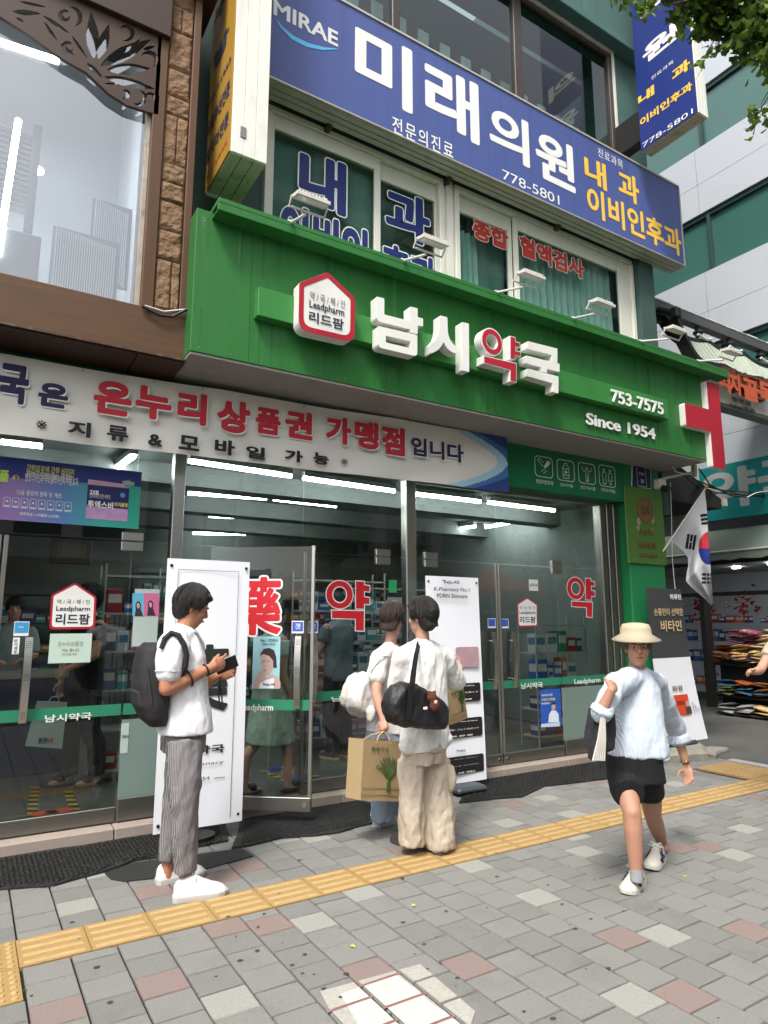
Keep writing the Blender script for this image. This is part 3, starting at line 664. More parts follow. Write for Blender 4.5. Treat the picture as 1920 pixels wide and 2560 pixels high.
# ------------------------------------------------------------------ left shop above the pharmacy: brown timber front
YLF = 4.72
ls = thing('timber_shopfront', 'brown timber and sandstone upper shopfront with a fretwork screen left of the green sign', 'shopfront', (0, YLF, 3.4))
b = MB(); b.box(-2.6, 1.198, YLF, 5.14, 3.42, 3.765, 0, .006); b.build('sill_beam', wood, ls)
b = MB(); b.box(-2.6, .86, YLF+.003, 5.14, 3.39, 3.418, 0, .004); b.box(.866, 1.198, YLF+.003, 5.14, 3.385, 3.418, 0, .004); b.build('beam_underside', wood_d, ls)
b = MB(); b.box(-2.6, 1.2, YLF-.02, YLF+.03, 3.408, 3.424); b.build('beam_trim', M('peeling_trim', '#4a3222', .5, var=.5, vs_=25, dirt=.5, dcol='#8a8178', ds=18), ls)
b = MB(); b.box(.862, .953, YLF+.01, 5.1, 3.766, 7.6, 0, .006); b.build('post', wood_v, ls)
b = MB(); b.box(1.139, 1.197, YLF+.01, 5.1, 3.766, 7.6, 0, .006); b.build('post', wood_v, ls)
random.seed(11)
b = MB(); z = 3.77; stm = []
while z < 7.5:                                         # split-faced stones, irregular courses
    h = random.choice((.16, .24, .34, .42)); xs_ = [.955, 1.137] if random.random() < .62 else [.955, .955+random.uniform(.05, .13), 1.137]
    for a, c in zip(xs_, xs_[1:]):
        hh = h if len(xs_) == 2 else h
        d = random.uniform(0, .022); n = 12; grid = []
        for jj in range(n+1):
            for ii in range(n+1):
                u, v = ii/n, jj/n; edge = min(u, 1-u, v, 1-v); p = V((a+.003+(c-a-.006)*u, 0, z+.003+(hh-.006)*v))
                grid.append(V((p.x, YLF+.035-(.004+d*.5)*min(1, edge*9)-(.010*noise.noise(p*11)+.006*noise.noise(p*30) if edge > .02 else -.004), p.z)))
        b.add(grid, [(jj*(n+1)+ii, jj*(n+1)+ii+1, (jj+1)*(n+1)+ii+1, (jj+1)*(n+1)+ii) for jj in range(n) for ii in range(n)])
    z += h
b.box(.956, 1.136, YLF+.045, YLF+.1, 3.767, 7.55); b.build('stone_strip', stone, ls)
b = MB(); b.box(.83, .86, YLF+.05, YLF+.12, 3.766, 5.45); b.build('window_jamb', M('peeling_white_jamb', '#a49a8e', .7, var=.3, vs_=12, dirt=.9, dcol='#5d2f26', ds=9), ls)
b = MB(); b.box(-2.6, .83, YLF+.085, YLF+.093, 3.766, 7.5); b.build('window_pane', glass('film_glass', '#e3e7e9', .24), ls)
b = MB(); b.box(-2.6, .86, 6.2, 6.25, 3.7, 7.5); b.box(.861, .90, 5.15, 6.2, 3.7, 7.5); b.box(-2.6, .86, YLF+.2, 6.2, 3.72, 3.76); b.build('room_wall', M('pale_room_wall', '#d2d5d7', .8, var=.06, vs_=1), ls)
b = MB(); b.box(-2.6, .86, YLF+.4, 6.2, 6.9, 7.0); b.build('room_ceiling', M('dark_room_ceiling', '#3b3a37', .8, var=.2, vs_=2), ls)
pbm = M('pleated_blind', '#c9cccb', .8, var=.04); b = MB()
for x0, x1, z0, z1, y in ((.30, .72, 3.77, 4.35, 5.0), (.58, .84, 4.15, 4.85, 5.3)):
    n = int((x1-x0)/.016)
    b.box(x0-.02, x1+.02, y+.03, y+.035, z0, z1+.02, 1)
    for k in range(n): b.box(x0+k*.016, x0+k*.016+.009, y, y+.012, z0+.12*(1-k/n), z1-.05*k/n)
b.build('pleated_blind', [pbm, M('blind_backing', '#6e7376', .8, var=.1)], ls)
b = MB()
for k in range(15): b.box(-.4, .10, 5.3, 5.33, 4.55+k*.045, 4.575+k*.045)
b.box(-.4, -.34, 5.28, 5.36, 4.4, 5.3); b.box(.1, .16, 5.28, 5.36, 4.4, 5.3); b.build('louvre', M('dark_louvre', '#2c2b2a', .6, var=.1), ls)
b = MB(); b.box(-.6, .22, 5.2, 5.5, 3.77, 4.35, 0, .01); b.build('cabinet', M('grey_cabinet', '#57585a', .5, var=.05), ls)
zt = PY(300, 44, YLF).z
b = MB(); b.box(-2.6, .955, YLF-.03, YLF+.3, zt, zt+.5, 0, .006); b.build('head_panel', wood_d, ls)
b = MB(); b.box(-2.6, 1.30, YLF-.06, 5.1, zt+.52, zt+1.4, 0, .006); b.build('head_beam', wood_d, ls)
# fretwork: a fixed panel with leaf and scroll cut-outs
S7 = 3.19
def F7(x, y): return PY(x/S7, y/S7, YLF+.01)
outer = [F7(-900, -420), F7(200, -210), F7(640, 0), F7(1290, 290), F7(1262, 915), F7(1235, 908), F7(1010, 835), F7(870, 745), F7(690, 575), F7(515, 478), F7(180, 240), F7(0, 130), F7(-400, -60)]
def leaf(a, c_, w, n=9):
    a, c_ = V((a[0], a[1], 0)), V((c_[0], c_[1], 0)); d = c_-a; nn = V((-d.y, d.x, 0)).normalized()
    up_ = [a+d*(k/n)+nn*w*1.35*math.sin(math.pi*(k/n)**.85) for k in range(n+1)]; dn = [a+d*(k/n)-nn*w*1.35*math.sin(math.pi*(k/n)**.85) for k in range(n-1, 0, -1)]
    return [F7(p.x, p.y) for p in up_+dn]
def crescent(cx, cy, r0, r1, a0, a1, n=14):
    o = []; 
    for k in range(n+1):
        t = k/n; a = math.radians(a0+(a1-a0)*t); r = r0+(r1-r0)*t; o.append((cx+r*math.cos(a), cy+r*math.sin(a), .5+19*math.sin(math.pi*t)))
    out_ = []; inn = []
    for k, (x, y, w_) in enumerate(o):
        a = math.radians(a0+(a1-a0)*k/n); out_.append(F7(x+math.cos(a)*w_, y+math.sin(a)*w_)); inn.append(F7(x-math.cos(a)*w_, y-math.sin(a)*w_))
    return out_+inn[::-1]
holes = [leaf((750, 470), (725, 95), 38), leaf((785, 470), (870, 190), 33), leaf((800, 525), (1210, 312), 42), leaf((855, 555), (1205, 545), 34), leaf((830, 610), (1245, 712), 27),
         crescent(1000, 265, 58, 58, -140, 110), crescent(1180, 480, 62, 66, -150, 60), crescent(1100, 780, 60, 52, -80, 130), crescent(1190, 780, 34, 28, -150, 90), crescent(990, 752, 32, 30, -110, 120), leaf((1040, 380), (1130, 300), 8), leaf((1140, 395), (1240, 368), 12),
         crescent(520, 120, 40, 34, 0, 330), crescent(560, 150, 95, 70, -95, 60), leaf((95, 90), (330, 110), 16), leaf((340, 120), (560, 270), 11), leaf((570, 280), (700, 470), 8), crescent(545, 375, 40, 36, 20, 330), leaf((350, 170), (460, 330), 9), leaf((130, 140), (190, 175), 7), leaf((480, 350), (590, 440), 10), leaf((150, 10), (380, 60), 9), leaf((830, 665), (960, 668), 6), leaf((690, 500), (820, 620), 14),
         leaf((-500, -180), (-120, -40), 16), crescent(-60, -40, 60, 50, 0, 250)]
def pip(p, L_):
    c = False
    for i in range(len(L_)):
        a, q = L_[i-1], L_[i]
        if (a.z > p.z) != (q.z > p.z) and p.x < (q.x-a.x)*(p.z-a.z)/(q.z-a.z)+a.x: c = not c
    return c
bbs = [(min(p.x for p in h), max(p.x for p in h), min(p.z for p in h), max(p.z for p in h), h) for h in holes]
gx0, gx1, gz0, gz1 = -.35, .96, 5.15, zt+.02; st_ = .0042; gw, gh = int((gx1-gx0)/st_), int((gz1-gz0)/st_); keep = set()
for j in range(gh):
    for i in range(gw):
        p = V((gx0+(i+.5)*st_, 0, gz0+(j+.5)*st_))
        if pip(p, outer) and not any(x0 < p.x < x1 and z0 < p.z < z1 and pip(p, h) for x0, x1, z0, z1, h in bbs): keep.add((i, j))
vid, vv, ff = {}, [], []
def vx(i, j, k):
    if (i, j, k) not in vid: vid[(i, j, k)] = len(vv); vv.append((gx0+i*st_, YLF+.01+.03*k, gz0+j*st_))
    return vid[(i, j, k)]
for i, j in keep:
    ff.append((vx(i, j, 0), vx(i+1, j, 0), vx(i+1, j+1, 0), vx(i, j+1, 0))); ff.append((vx(i, j, 1), vx(i, j+1, 1), vx(i+1, j+1, 1), vx(i+1, j, 1)))
    for di, dj, A_, B_ in ((-1, 0, (0, 1), (0, 0)), (1, 0, (1, 0), (1, 1)), (0, -1, (0, 0), (1, 0)), (0, 1, (1, 1), (0, 1))):
        if (i+di, j+dj) not in keep: ff.append((vx(i+A_[0], j+A_[1], 0), vx(i+A_[0], j+A_[1], 1), vx(i+B_[0], j+B_[1], 1), vx(i+B_[0], j+B_[1], 0)))
link_mesh('fretwork', vv, ff, M('brown_fretwork', '#3b2719', .5, var=.12, vs_=2), ls)
b = MB(); b.tube([PY(362, 764, YLF-.015), PY(410, 779, YLF-.015), PY(450, 775, YLF-.02), PY(475, 772, YLF-.02)], .006, 6)
one('white_cable', b, cable_w, 'thin white cable sagging along the timber beam beside the green sign', 'cable', loc=PY(410, 779, YLF))
b = MB(); b.tube([PY(356, 766, YLF-.02), PY(400, 788, YLF-.03), PY(430, 792, YLF-.03), PY(474, 770, YLF-.03)], .011, 6)
one('black_cable', b, cable_m, 'thick black cable lying on the corner of the timber beam', 'cable', loc=PY(420, 790, YLF))

for p, q, l in ((PY(-260, 20, 5.3), PY(148, 152, 5.3), 'long lit tube in the ceiling behind the fretwork of the timber shopfront'), (PY(46, 300, 5.2), PY(-6, 640, 5.2), 'slanting lit strip behind the left part of the timber shop window')):
    t = thing('tube_light', l, 'ceiling light', (p+q)/2, 'lit tubes of the timber shop'); b = MB(); b.tube([p, q], .022, 8); b.build('tube', lamp_white, t); b = MB(); b.bar(p+YA*.05, q+YA*.05, .05, .04); b.build('housing', M('light_housing', '#b9bab6', .5, var=.05), t)
for k, px in enumerate(((92, 428), (38, 632))): b = MB(); c = PY(*px, 5.6); b.lathe(c, [(.05, 0), (.05, .02)], 14); one('ceiling_downlight', b, lamp_white, 'round lit spot behind the timber shop window, '+('upper one' if k == 0 else 'lower one'), 'ceiling light', loc=c)
# ------------------------------------------------------------------ blade signs
def blade(name, label, x0, x1, y0, y1, z0, z1, face_m):
    t = thing(name, label, 'sign', ((x0+x1)/2, (y0+y1)/2, z0))
    b = MB(); b.box(x0, x0+.01, y0+.012, y1, z0+.005, z1); b.build('sign_face', face_m, t)
    w_ = (x1-x0-.012)/3; b = MB()
    for k in range(3): b.box(x0+.011+k*w_, x0+.009+(k+1)*w_, y0, y0+.03, z0, z1, 0, .002)
    b.build('edge_panel', white_dirty, t)
    b = MB()
    for k in range(3): b.box(x0+.011+k*w_, x0+.006+(k+1)*w_, y0+.031, y1, z0-.004, z0+.01, 0, .003)
    b.build('underside_panel', grimy, t)
    b = MB(); b.box(x1-.004, x1, y0+.032, y1, z0+.012, z1); b.build('back_face', face_m, t)
    b = MB(); b.box(x0+.012, x1-.006, y0+.034, y1-.002, z0+.014, z1-.01); b.build('core', M('sign_core', '#4c4a44', .8, var=.1), t)
    return t
yel = M('weathered_yellow_panel', '#a07a28', .5, var=.1, vs_=2, dirt=.2, dcol='#84661f', ds=1.4)
bx0, bx1, by0, by1, bz = 1.395, 1.70, 4.50, 5.14, 5.09
b1 = blade('yellow_blade_sign', 'yellow projecting sign with a white edge hanging between timber front and blue sign', bx0, bx1, by0, by1, bz, 9.2, yel)
S5 = 4.2545
def tvx(s, t, lb, rt, X, m, bold=0):
    a, c = PX(480+lb[0]/S5, lb[1]/S5, X), PX(480+rt[0]/S5, rt[1]/S5, X)
    TV(s, t, 'lettering', a, V((0, c.y-a.y, 0)), V((0, 0, c.z-a.z)), m, bold)
fx = bx0-.003; inkb = M('faded_navy_ink', '#2c3350', .6, var=.1); inkr = M('red_ink', '#b02a22', .6, var=.1)
tvx('SINCE1953', b1, (152, 1205), (415, 590), fx, inkb, .025); tvx('유럽쿠션전문', b1, (160, 1475), (405, 825), fx, inkb, .03); tvx('앞치마전문', b1, (150, 1765), (392, 1150), fx, inkb, .03); tvx('753-5945', b1, (125, 1975), (372, 1480), fx, inkr, .012)
tvx('방', b1, (225, 800), (395, 230), fx, inkb, .045); tvx('누', b1, (228, 330), (385, -200), fx, inkb, .045)
b = MB(); a = PY(480+515/S5, 1450/S5, by0-.004); c = PY(480+578/S5, 1362/S5, by0-.004); b.box(a.x, c.x, by0-.006, by0, a.z, c.z); b.build('hinge', steel_d, b1)
rx0, ry0, ry1, rz_ = 7.06, 4.08, 4.90, 7.68
b2 = blade('blue_blade_sign', 'dark blue projecting clinic sign with white edge at the building corner below the leaves', rx0, rx0+.21, ry0, ry1, rz_, 11.6, navy)
def tv3(s, t, lb, rt, m, bold=0, X=rx0-.003):
    a, c = PX(1280+lb[0]/S3b, lb[1]/S3b, X), PX(1280+rt[0]/S3b, rt[1]/S3b, X); TV(s, t, 'lettering', a, V((0, c.y-a.y, 0)), V((0, 0, c.z-a.z)), m, bold)
tv3('원', b2, (850, 430), (1070, 120), white_p, .04); tv3('의', b2, (835, 150), (1060, -170), white_p, .04)
tv3('진료과목', b2, (903, 522), (1045, 385), white_p, 0); tv3('과', b2, (1040, 530), (1150, 368), yellow_l, .04); tv3('내', b2, (820, 688), (918, 545), yellow_l, .04)
tv3('이비인후과', b2, (832, 825), (1165, 520), yellow_l, .035); tv3('778-5801', b2, (848, 960), (1170, 700), white_p, .0)
b = MB(); b.box(rx0+.02, rx0+.18, ry1+.001, 5.34, 7.86, 8.32, 0, .01); b.build('wall_bracket', black, b2)

# ------------------------------------------------------------------ cloth banner hung below the soffit
YBN = 5.03
SB = 2.592
bn = thing('cloth_banner', 'long sagging white cloth banner with red and navy letters under the soffit', 'banner', (2.2, YBN, 3.0))
tl, tr, br_, bl_ = PY(0, 884, YBN), PY(1265, 1092, YBN), PY(1265, 1229, YBN), PY(0, 1084, YBN)
xL = -1.4; nx, nz = 420, 44
def ban(u, v):                                         # u along, v up; small sags between the tie points
    x = xL+(tr.x-xL)*u; k = (x-tl.x)/(tr.x-tl.x); zb, ztp = bl_.z+(br_.z-bl_.z)*k, tl.z+(tr.z-tl.z)*k
    ztp -= .012*abs(math.sin(k*9)); zb -= .008*abs(math.sin(k*7+1))
    y = YBN-.012-.016*math.sin(x*3.1+v*2.2)*(v*(1-v)*4)-.011*math.sin(x*7-v*6)*(1-v)-.01*noise.noise(V((x*2.2, v*3, 0)))
    return V((x, y, zb+(ztp-zb)*v))
vv = [ban(i/nx, j/nz) for j in range(nz+1) for i in range(nx+1)]; ff = []; fm = []
bp0, bp1, bp2 = PY(1170, 1080, YBN).x, PY(1235, 1145, YBN).x, tr.x
for j in range(nz):
    for i in range(nx):
        ff.append((j*(nx+1)+i, j*(nx+1)+i+1, (j+1)*(nx+1)+i+1, (j+1)*(nx+1)+i))
        c = (vv[j*(nx+1)+i]+vv[(j+1)*(nx+1)+i+1])/2; v = (j+.5)/nz; tip = bp1+.03; e = abs(v-.52)
        bound = tip-(e**1.6)*1.9
        fm.append(0 if c.x < bound else 1 if c.x < bound+.14*(1+e) else 2 if c.x < bound+.34 else 3)
cloth = M('white_banner_cloth', '#d3d1ca', .8, var=.08, vs_=1.2, dirt=.14, dcol='#8f8a7e', ds=1.5, stretch=(.6, 1, 3))
o = link_mesh('cloth', vv, ff, [cloth, M('pale_blue_print', '#9fc3d3', .8, var=.05), M('mid_blue_print', '#3d6da6', .8, var=.05), M('deep_blue_print', '#2c3f7c', .8, var=.05)], bn, True, None, fm)
bn_red = M('banner_red', '#b32a36', .7, var=.04); bn_nav = M('banner_navy', '#272349', .7, var=.04); bn_blk = M('banner_black', '#1d1a1d', .7, var=.04)
pz1 = lambda x, y: (x/SB, 860+y/SB); pz2 = lambda x, y: (640+x/S3a, 560+y/S3a)
YBT = YBN-.042
def OB(s, lb, rt, m, bold=.05, g=.02):
    a, c = PY(*lb, YBT), PY(*rt, YBT)
    TEXTS.append((s, bn, 'lettering', a, XA*(c.x-a.x), ZA*(c.z-a.z), m, bold, 0, YA*-1, 1, 0))
    o_ = V((.008, .002, -.008)); TEXTS.append((s, bn, 'letter_outline', a+o_, XA*(c.x-a.x), ZA*(c.z-a.z), white_p, bold+.008, 0, YA*-1, 1, .0))
OB('약', pz1(-245, 330), pz1(-40, 75), bn_nav); OB('국', pz1(-30, 368), pz1(198, 150), bn_nav); OB('은', pz1(240, 395), pz1(448, 272), bn_nav)
OB('온', pz1(600, 440), pz1(862, 265), bn_red); OB('누', pz1(872, 470), pz1(1118, 300), bn_red); OB('리', pz1(1146, 505), pz1(1345, 330), bn_red)
OB('상', pz1(1402, 560), pz1(1625, 385), bn_red); OB('품', pz2(-5, 1200), pz2(145, 1075), bn_red); OB('권', pz2(165, 1225), pz2(328, 1092), bn_red)
OB('가', pz2(402, 1255), pz2(550, 1125), bn_red); OB('맹', pz2(568, 1285), pz2(708, 1150), bn_red); OB('점', pz2(722, 1320), pz2(858, 1180), bn_red)
OB('입니다', pz2(893, 1330), pz2(1195, 1275), bn_nav, .035)
for s, a, c in (('※', (232, 545), (305, 500)), ('지', (436, 590), (592, 512)), ('류', (690, 620), (836, 540)), ('&', (958, 655), (1054, 592)), ('모', (1156, 680), (1296, 605)), ('바', (1390, 710), (1525, 630))):
    T(s, bn, 'lettering', pz1(*a), pz1(*c), YBT, bn_blk, .0 if s == '※' else .04)
for s, a, c in (('일', (-60, 1345), (55, 1290)), ('가', (165, 1362), (270, 1310)), ('능', (330, 1380), (420, 1325)), ('※', (488, 1382), (530, 1355))):
    T(s, bn, 'lettering', pz2(*a), pz2(*c), YBT, bn_blk, .0 if s == '※' else .04)
b = MB()
for x in (-.6, .55, 1.05, 1.42, 2.3, 3.4, 4.6):
    p = ban((x-xL)/(tr.x-xL), .985); b.lathe((p.x, p.y-.006, p.z-.01), [(.009, -.004), (.009, .004)], 8)
b.build('eyelets', steel, bn)

# ------------------------------------------------------------------ green band: pictograms, address plate
YI = 5.147
pg = lambda x, y: (1280+x/S3b, 640+y/S3b)
line = M('white_line_vinyl', '#dfe8e2', .5, var=0)
def ring_path(pts, w_, mb, Y):
    n = len(pts)
    for i in range(n-1):
        a, c = V(pts[i]), V(pts[i+1]); d = (c-a); 
        if d.length < 1e-6: continue
        nn = V((-d.z, 0, d.x)).normalized()*w_/2; mb.add([a-nn, c-nn, c+nn, a+nn], [(0, 1, 2, 3)])
def picto(lb, rt, cap, c_lb, c_rt, kind):
    x0, x1, z0, z1 = rectY(pg(*lb), pg(*rt), YI)
    t = thing('service_pictogram', {'병': 'white outlined capsule pictogram, leftmost on the green band', '일': 'white outlined medicine bottle pictogram on the green band', '건': 'white outlined pictogram of a figure with raised arms on the green band', '각': 'white outlined man and woman pictogram, nearest the address plate'}[cap[0]], 'pictogram', ((x0+x1)/2, YI, z0), 'pictograms on the green band')
    b = MB(); b.prism([rrect(x0, x1, z0, z1, YI, .05, 4), rrect(x0+.008, x1-.008, z0+.008, z1-.008, YI, .044, 4)], YA*.0015); b.build('frame', line, t)
    cx, cz, w_, h = (x0+x1)/2, (z0+z1)/2, x1-x0, z1-z0; b = MB(); P3 = lambda u, v: V((cx+u*w_, YI, cz+v*h)); th = .008
    def cc(u, v, ru, rv, a0=0, a1=360, n=14): return [P3(u+ru*math.cos(math.radians(a0+(a1-a0)*k/n)), v+rv*math.sin(math.radians(a0+(a1-a0)*k/n))) for k in range(n+1)]
    if cap[0] == '병':
        ring_path([P3(-.05, .02), P3(-.25, .2), P3(-.34, .3), P3(-.3, .36), P3(-.22, .36), P3(-.02, .2)], th, b, YI); b.prism([[P3(-.02, .0), P3(.2, .32), P3(.3, .33), P3(.36, .24), P3(.32, .14), P3(.08, -.06)]], YA*.001)
        for u, v in ((0, -.12), (-.1, -.2), (.1, -.2), (0, -.28)): b.prism([cc(u, v, .035, .03)[:-1]], YA*.001)
    elif cap[0] == '일':
        ring_path([P3(-.17, -.36), P3(-.17, .16), P3(-.08, .24), P3(-.08, .33), P3(.08, .33), P3(.08, .24), P3(.17, .16), P3(.17, -.36), P3(-.17, -.36)], th, b, YI); ring_path([P3(-.17, -.22), P3(.17, -.22)], th, b, YI); ring_path([P3(-.17, .08), P3(.17, .08)], th, b, YI)
        b.prism([[P3(-.03, -.16), P3(.03, -.16), P3(.03, .02), P3(-.03, .02)]], YA*.001); b.prism([[P3(-.1, -.09), P3(-.035, -.09), P3(-.035, -.05), P3(-.1, -.05)]], YA*.001); b.prism([[P3(.035, -.09), P3(.1, -.09), P3(.1, -.05), P3(.035, -.05)]], YA*.001)
    elif cap[0] == '건':
        ring_path(cc(0, .22, .07, .06), th, b, YI); ring_path([P3(-.3, .3), P3(-.22, .12), P3(-.07, .1), P3(-.07, -.38), P3(0, -.38), P3(0, -.1), P3(.02, -.38), P3(.08, -.38), P3(.08, .1), P3(.22, .12), P3(.3, .3)], th, b, YI)
    else:
        ring_path(cc(-.18, .27, .06, .05), th, b, YI); ring_path([P3(-.3, .0), P3(-.27, .17), P3(-.09, .17), P3(-.06, 0), P3(-.1, -.1), P3(-.1, -.38), P3(-.26, -.38), P3(-.26, -.1), P3(-.3, .0)], th, b, YI)
        ring_path(cc(.18, .27, .06, .05), th, b, YI); ring_path([P3(.06, -.02), P3(.1, .17), P3(.26, .17), P3(.3, -.02), P3(.25, -.02), P3(.32, -.2), P3(.22, -.2), P3(.22, -.38), P3(.14, -.38), P3(.14, -.2), P3(.04, -.2), P3(.11, -.02), P3(.06, -.02)], th, b, YI)
    b.build('symbol', line, t); T(cap, t, 'lettering', pg(*c_lb), pg(*c_rt), YI, line, .01)
picto((150, 1425), (262, 1310), '병원처방조제', (157, 1472), (265, 1460), 'a'); picto((295, 1450), (402, 1332), '일반의약품', (312, 1490), (395, 1482), 'b')
picto((433, 1468), (538, 1352), '건강기능식품', (443, 1508), (540, 1500), 'c'); picto((567, 1488), (666, 1368), '각종케어제품', (575, 1525), (668, 1516), 'd')
ap = thing('address_plate', 'dark blue house-number plate with white border by the corner of the green band', 'plate', PY(1603, 1190, YI))
pts = [PY(1280+x/S3b, 640+y/S3b, YI-.004) for x, y in ((778, 1358), (800, 1352), (865, 1358), (898, 1388), (905, 1512), (775, 1500))]
b = MB(); b.prism([pts], YA*.01); b.build('plate', white_p, ap)
c0 = sum(pts, V())/6; b = MB(); b.prism([[c0+(p-c0)*.94-YA*.002 for p in pts]], YA*.0015); b.build('plate_face', M('plate_navy', '#20264a', .4, var=.05), ap)
b = MB(); b.prism([circ(c0+V((0, -.0035, .12)), XA, ZA, .028, .028, 14)], YA*.001); ring_path([c0+V((x, -.0035, z)) for x, z in ((-.085, -.16), (-.085, .06), (-.05, .13), (0, .155), (.05, .13), (.085, .06), (.085, -.16), (-.085, -.16))], .006, b, 0); b.build('plate_mark', line, ap)
TB('38', ap, 'lettering', c0.x-.025, c0.x+.035, c0.z-.12, c0.z-.07, YI-.008, line, .02); TB('남대문로', ap, 'lettering', c0.x-.055, c0.x+.055, c0.z-.02, c0.z+.015, YI-.008, line, .01)
pz4 = lambda x, y: (1480+x/3.77, 1140+y/3.77)
wp_ = thing('weathered_plaque', 'weathered green metal plaque with a rusty round emblem on the pillar', 'plaque', PY(1605, 1300, 5.13))
gm_ = M('aged_green_bronze', '#4f7a35', .55, .2, var=.18, vs_=5, dirt=.45, dcol='#6d5c33', ds=5)
x0, x1, z0, z1 = rectY(pz4(345, 1008), pz4(655, 330), 5.13)
b = MB(); b.box(x0, x1, 5.125, 5.149, z0, z1, 0, .006); b.build('plaque_plate', gm_, wp_)
rl = M('rust_relief', '#7c5b38', .7, .2, var=.35, vs_=12)
cx, cz = (x0+x1)/2, z1-(z1-z0)*.30; b = MB(); C3 = V((cx, 5.117, cz))
b.prism([circ(C3, XA, ZA, .155, .165), circ(C3, XA, ZA, .138, .148)], YA*.009); b.prism([circ(C3+YA*.003, XA, ZA, .125, .135)], YA*.006)
b.build('emblem', rl, wp_)
b = MB(); b.prism([circ(V((cx, 5.113, cz)), XA, ZA, .06, .07, 4)], YA*.006); b.box(cx-.07, cx-.045, 5.112, 5.119, cz-.05, cz+.06); b.box(cx+.045, cx+.07, 5.112, 5.119, cz-.05, cz+.06); b.build('emblem_relief', M('rust_relief_dark', '#5d5330', .7, .2, var=.3, vs_=14), wp_)
TB('Since 1954', wp_, 'lettering', cx-.13, cx+.13, z0+.36, z0+.43, 5.118, rl, .02, .006); TB('남시약국', wp_, 'lettering', cx-.17, cx+.17, z0+.19, z0+.27, 5.118, rl, .02, .006); TB('NAMSI PHARMACY', wp_, 'lettering', cx-.17, cx+.17, z0+.09, z0+.13, 5.118, rl, .02, .006)
b = MB()
for sx, sz, s_ in ((-.13, .52, 1), (.14, .55, .8), (.12, .42, .6), (-.15, .43, .7)):
    pts = [V((cx+sx+.035*s_*(1+.5*noise.noise(V((k, sx*9, 0))))*math.cos(6.283*k/12), 5.1235, z0+sz+.05*s_*(1+.6*noise.noise(V((k, sz*9, 4))))*math.sin(6.283*k/12))) for k in range(12)]; b.prism([pts], YA*.001)
b.build('worn_patch', M('bare_metal_patch', '#9a9080', .7, .1, var=.3, vs_=30), wp_)
# security camera below the soffit
cm = thing('security_camera', 'white bullet security camera on an arm under the right end of the soffit', 'camera', PY(1700, 1195, 4.95))
h = PY(1650, 1210, 5.0); b = MB(); b.box(h.x-.09, h.x+.03, 4.93, 5.03, h.z-.07, h.z+.05, 0, .01); b.build('housing', M('camera_white', '#c8c6be', .4, var=.05), cm)
b = MB(); a = PY(1655, 1220, 4.9); b.tube([a, a+V((.02, -.09, -.035))], .04, 12); b.build('lens_barrel', black, cm)
b = MB(); b.bar(PY(1652, 1198, 4.97), PY(1735, 1180, 4.85), .03, .03); b.bar(PY(1735, 1192, 4.85), PY(1735, 1162, 4.85), .05, .05); b.build('arm', M('camera_arm', '#b9b5a8', .5, var=.1, dirt=.3), cm)
b = MB(); b.tube([PY(1681, 1165, 4.85), PY(1690, 1180, 4.83), PY(1722, 1186, 4.84)], .005, 6); b.build('cable', cable_w, cm)
b = MB(); b.tube([PY(1676, 1205, 5.0), PY(1679, 1300, 5.05), PY(1681, 1400, 5.08), PY(1688, 1475, 5.08)], .004, 6); one('hanging_wire', b, cable_w, 'thin white wire hanging down from the security camera past the plaque', 'cable', loc=PY(1688, 1475, 5.08))
# ------------------------------------------------------------------ glass front of the pharmacy
YD = 5.34; ZT = 2.125; Z0 = .095
tape_g = M('green_glass_band', '#2c7a5c', .4, var=.05); frost = M('frosted_glass', '#6f827b', .35, var=.15, vs_=2, spec=.5); blue_st = M('blue_sticker', '#3a57b5', .4, var=.05); paper = M('pale_green_paper', '#b9cdbf', .7, var=.05)
red_v = M('red_window_vinyl', '#c1242f', .45, var=.04); ink_k = M('black_ink', '#1b1b1d', .6, var=0)
def handle(par, x, z0, z1, Y, bow=.05, mv=None):
    """perforated, slightly bowed steel pull with two stand-offs"""
    for side in (-1, 1):
        b = MB(); n = 14; ring_ = []
        for k in range(n+1):
            t = k/n; z = z0+(z1-z0)*t; y = Y+side*(.035+bow*math.sin(math.pi*t)*.7); ring_.append([V((x-.024, y-.004, z)), V((x+.024, y-.004, z)), V((x+.024, y+.004, z)), V((x-.024, y+.004, z))])
        b.loft(ring_)
        for t in (.16, .84): b.tube([V((x, Y, z0+(z1-z0)*t)), V((x, Y+side*(.035+bow*.3), z0+(z1-z0)*t))], .009, 8)
        if side < 0:
            for g in (.06, .5, .88):
                for r in range(4):
                    for c in range(3):
                        t = g+r*.022; b.ball((x-.012+c*.012, Y-.0395-bow*math.sin(math.pi*t)*.7, z0+(z1-z0)*t), .004, .002, .004, 4, 1)
        if mv: b.v = [mv(v) for v in b.v]
        b.build('handle', [steel, M('hole_dark', '#4a4844', .6, var=0)], par)
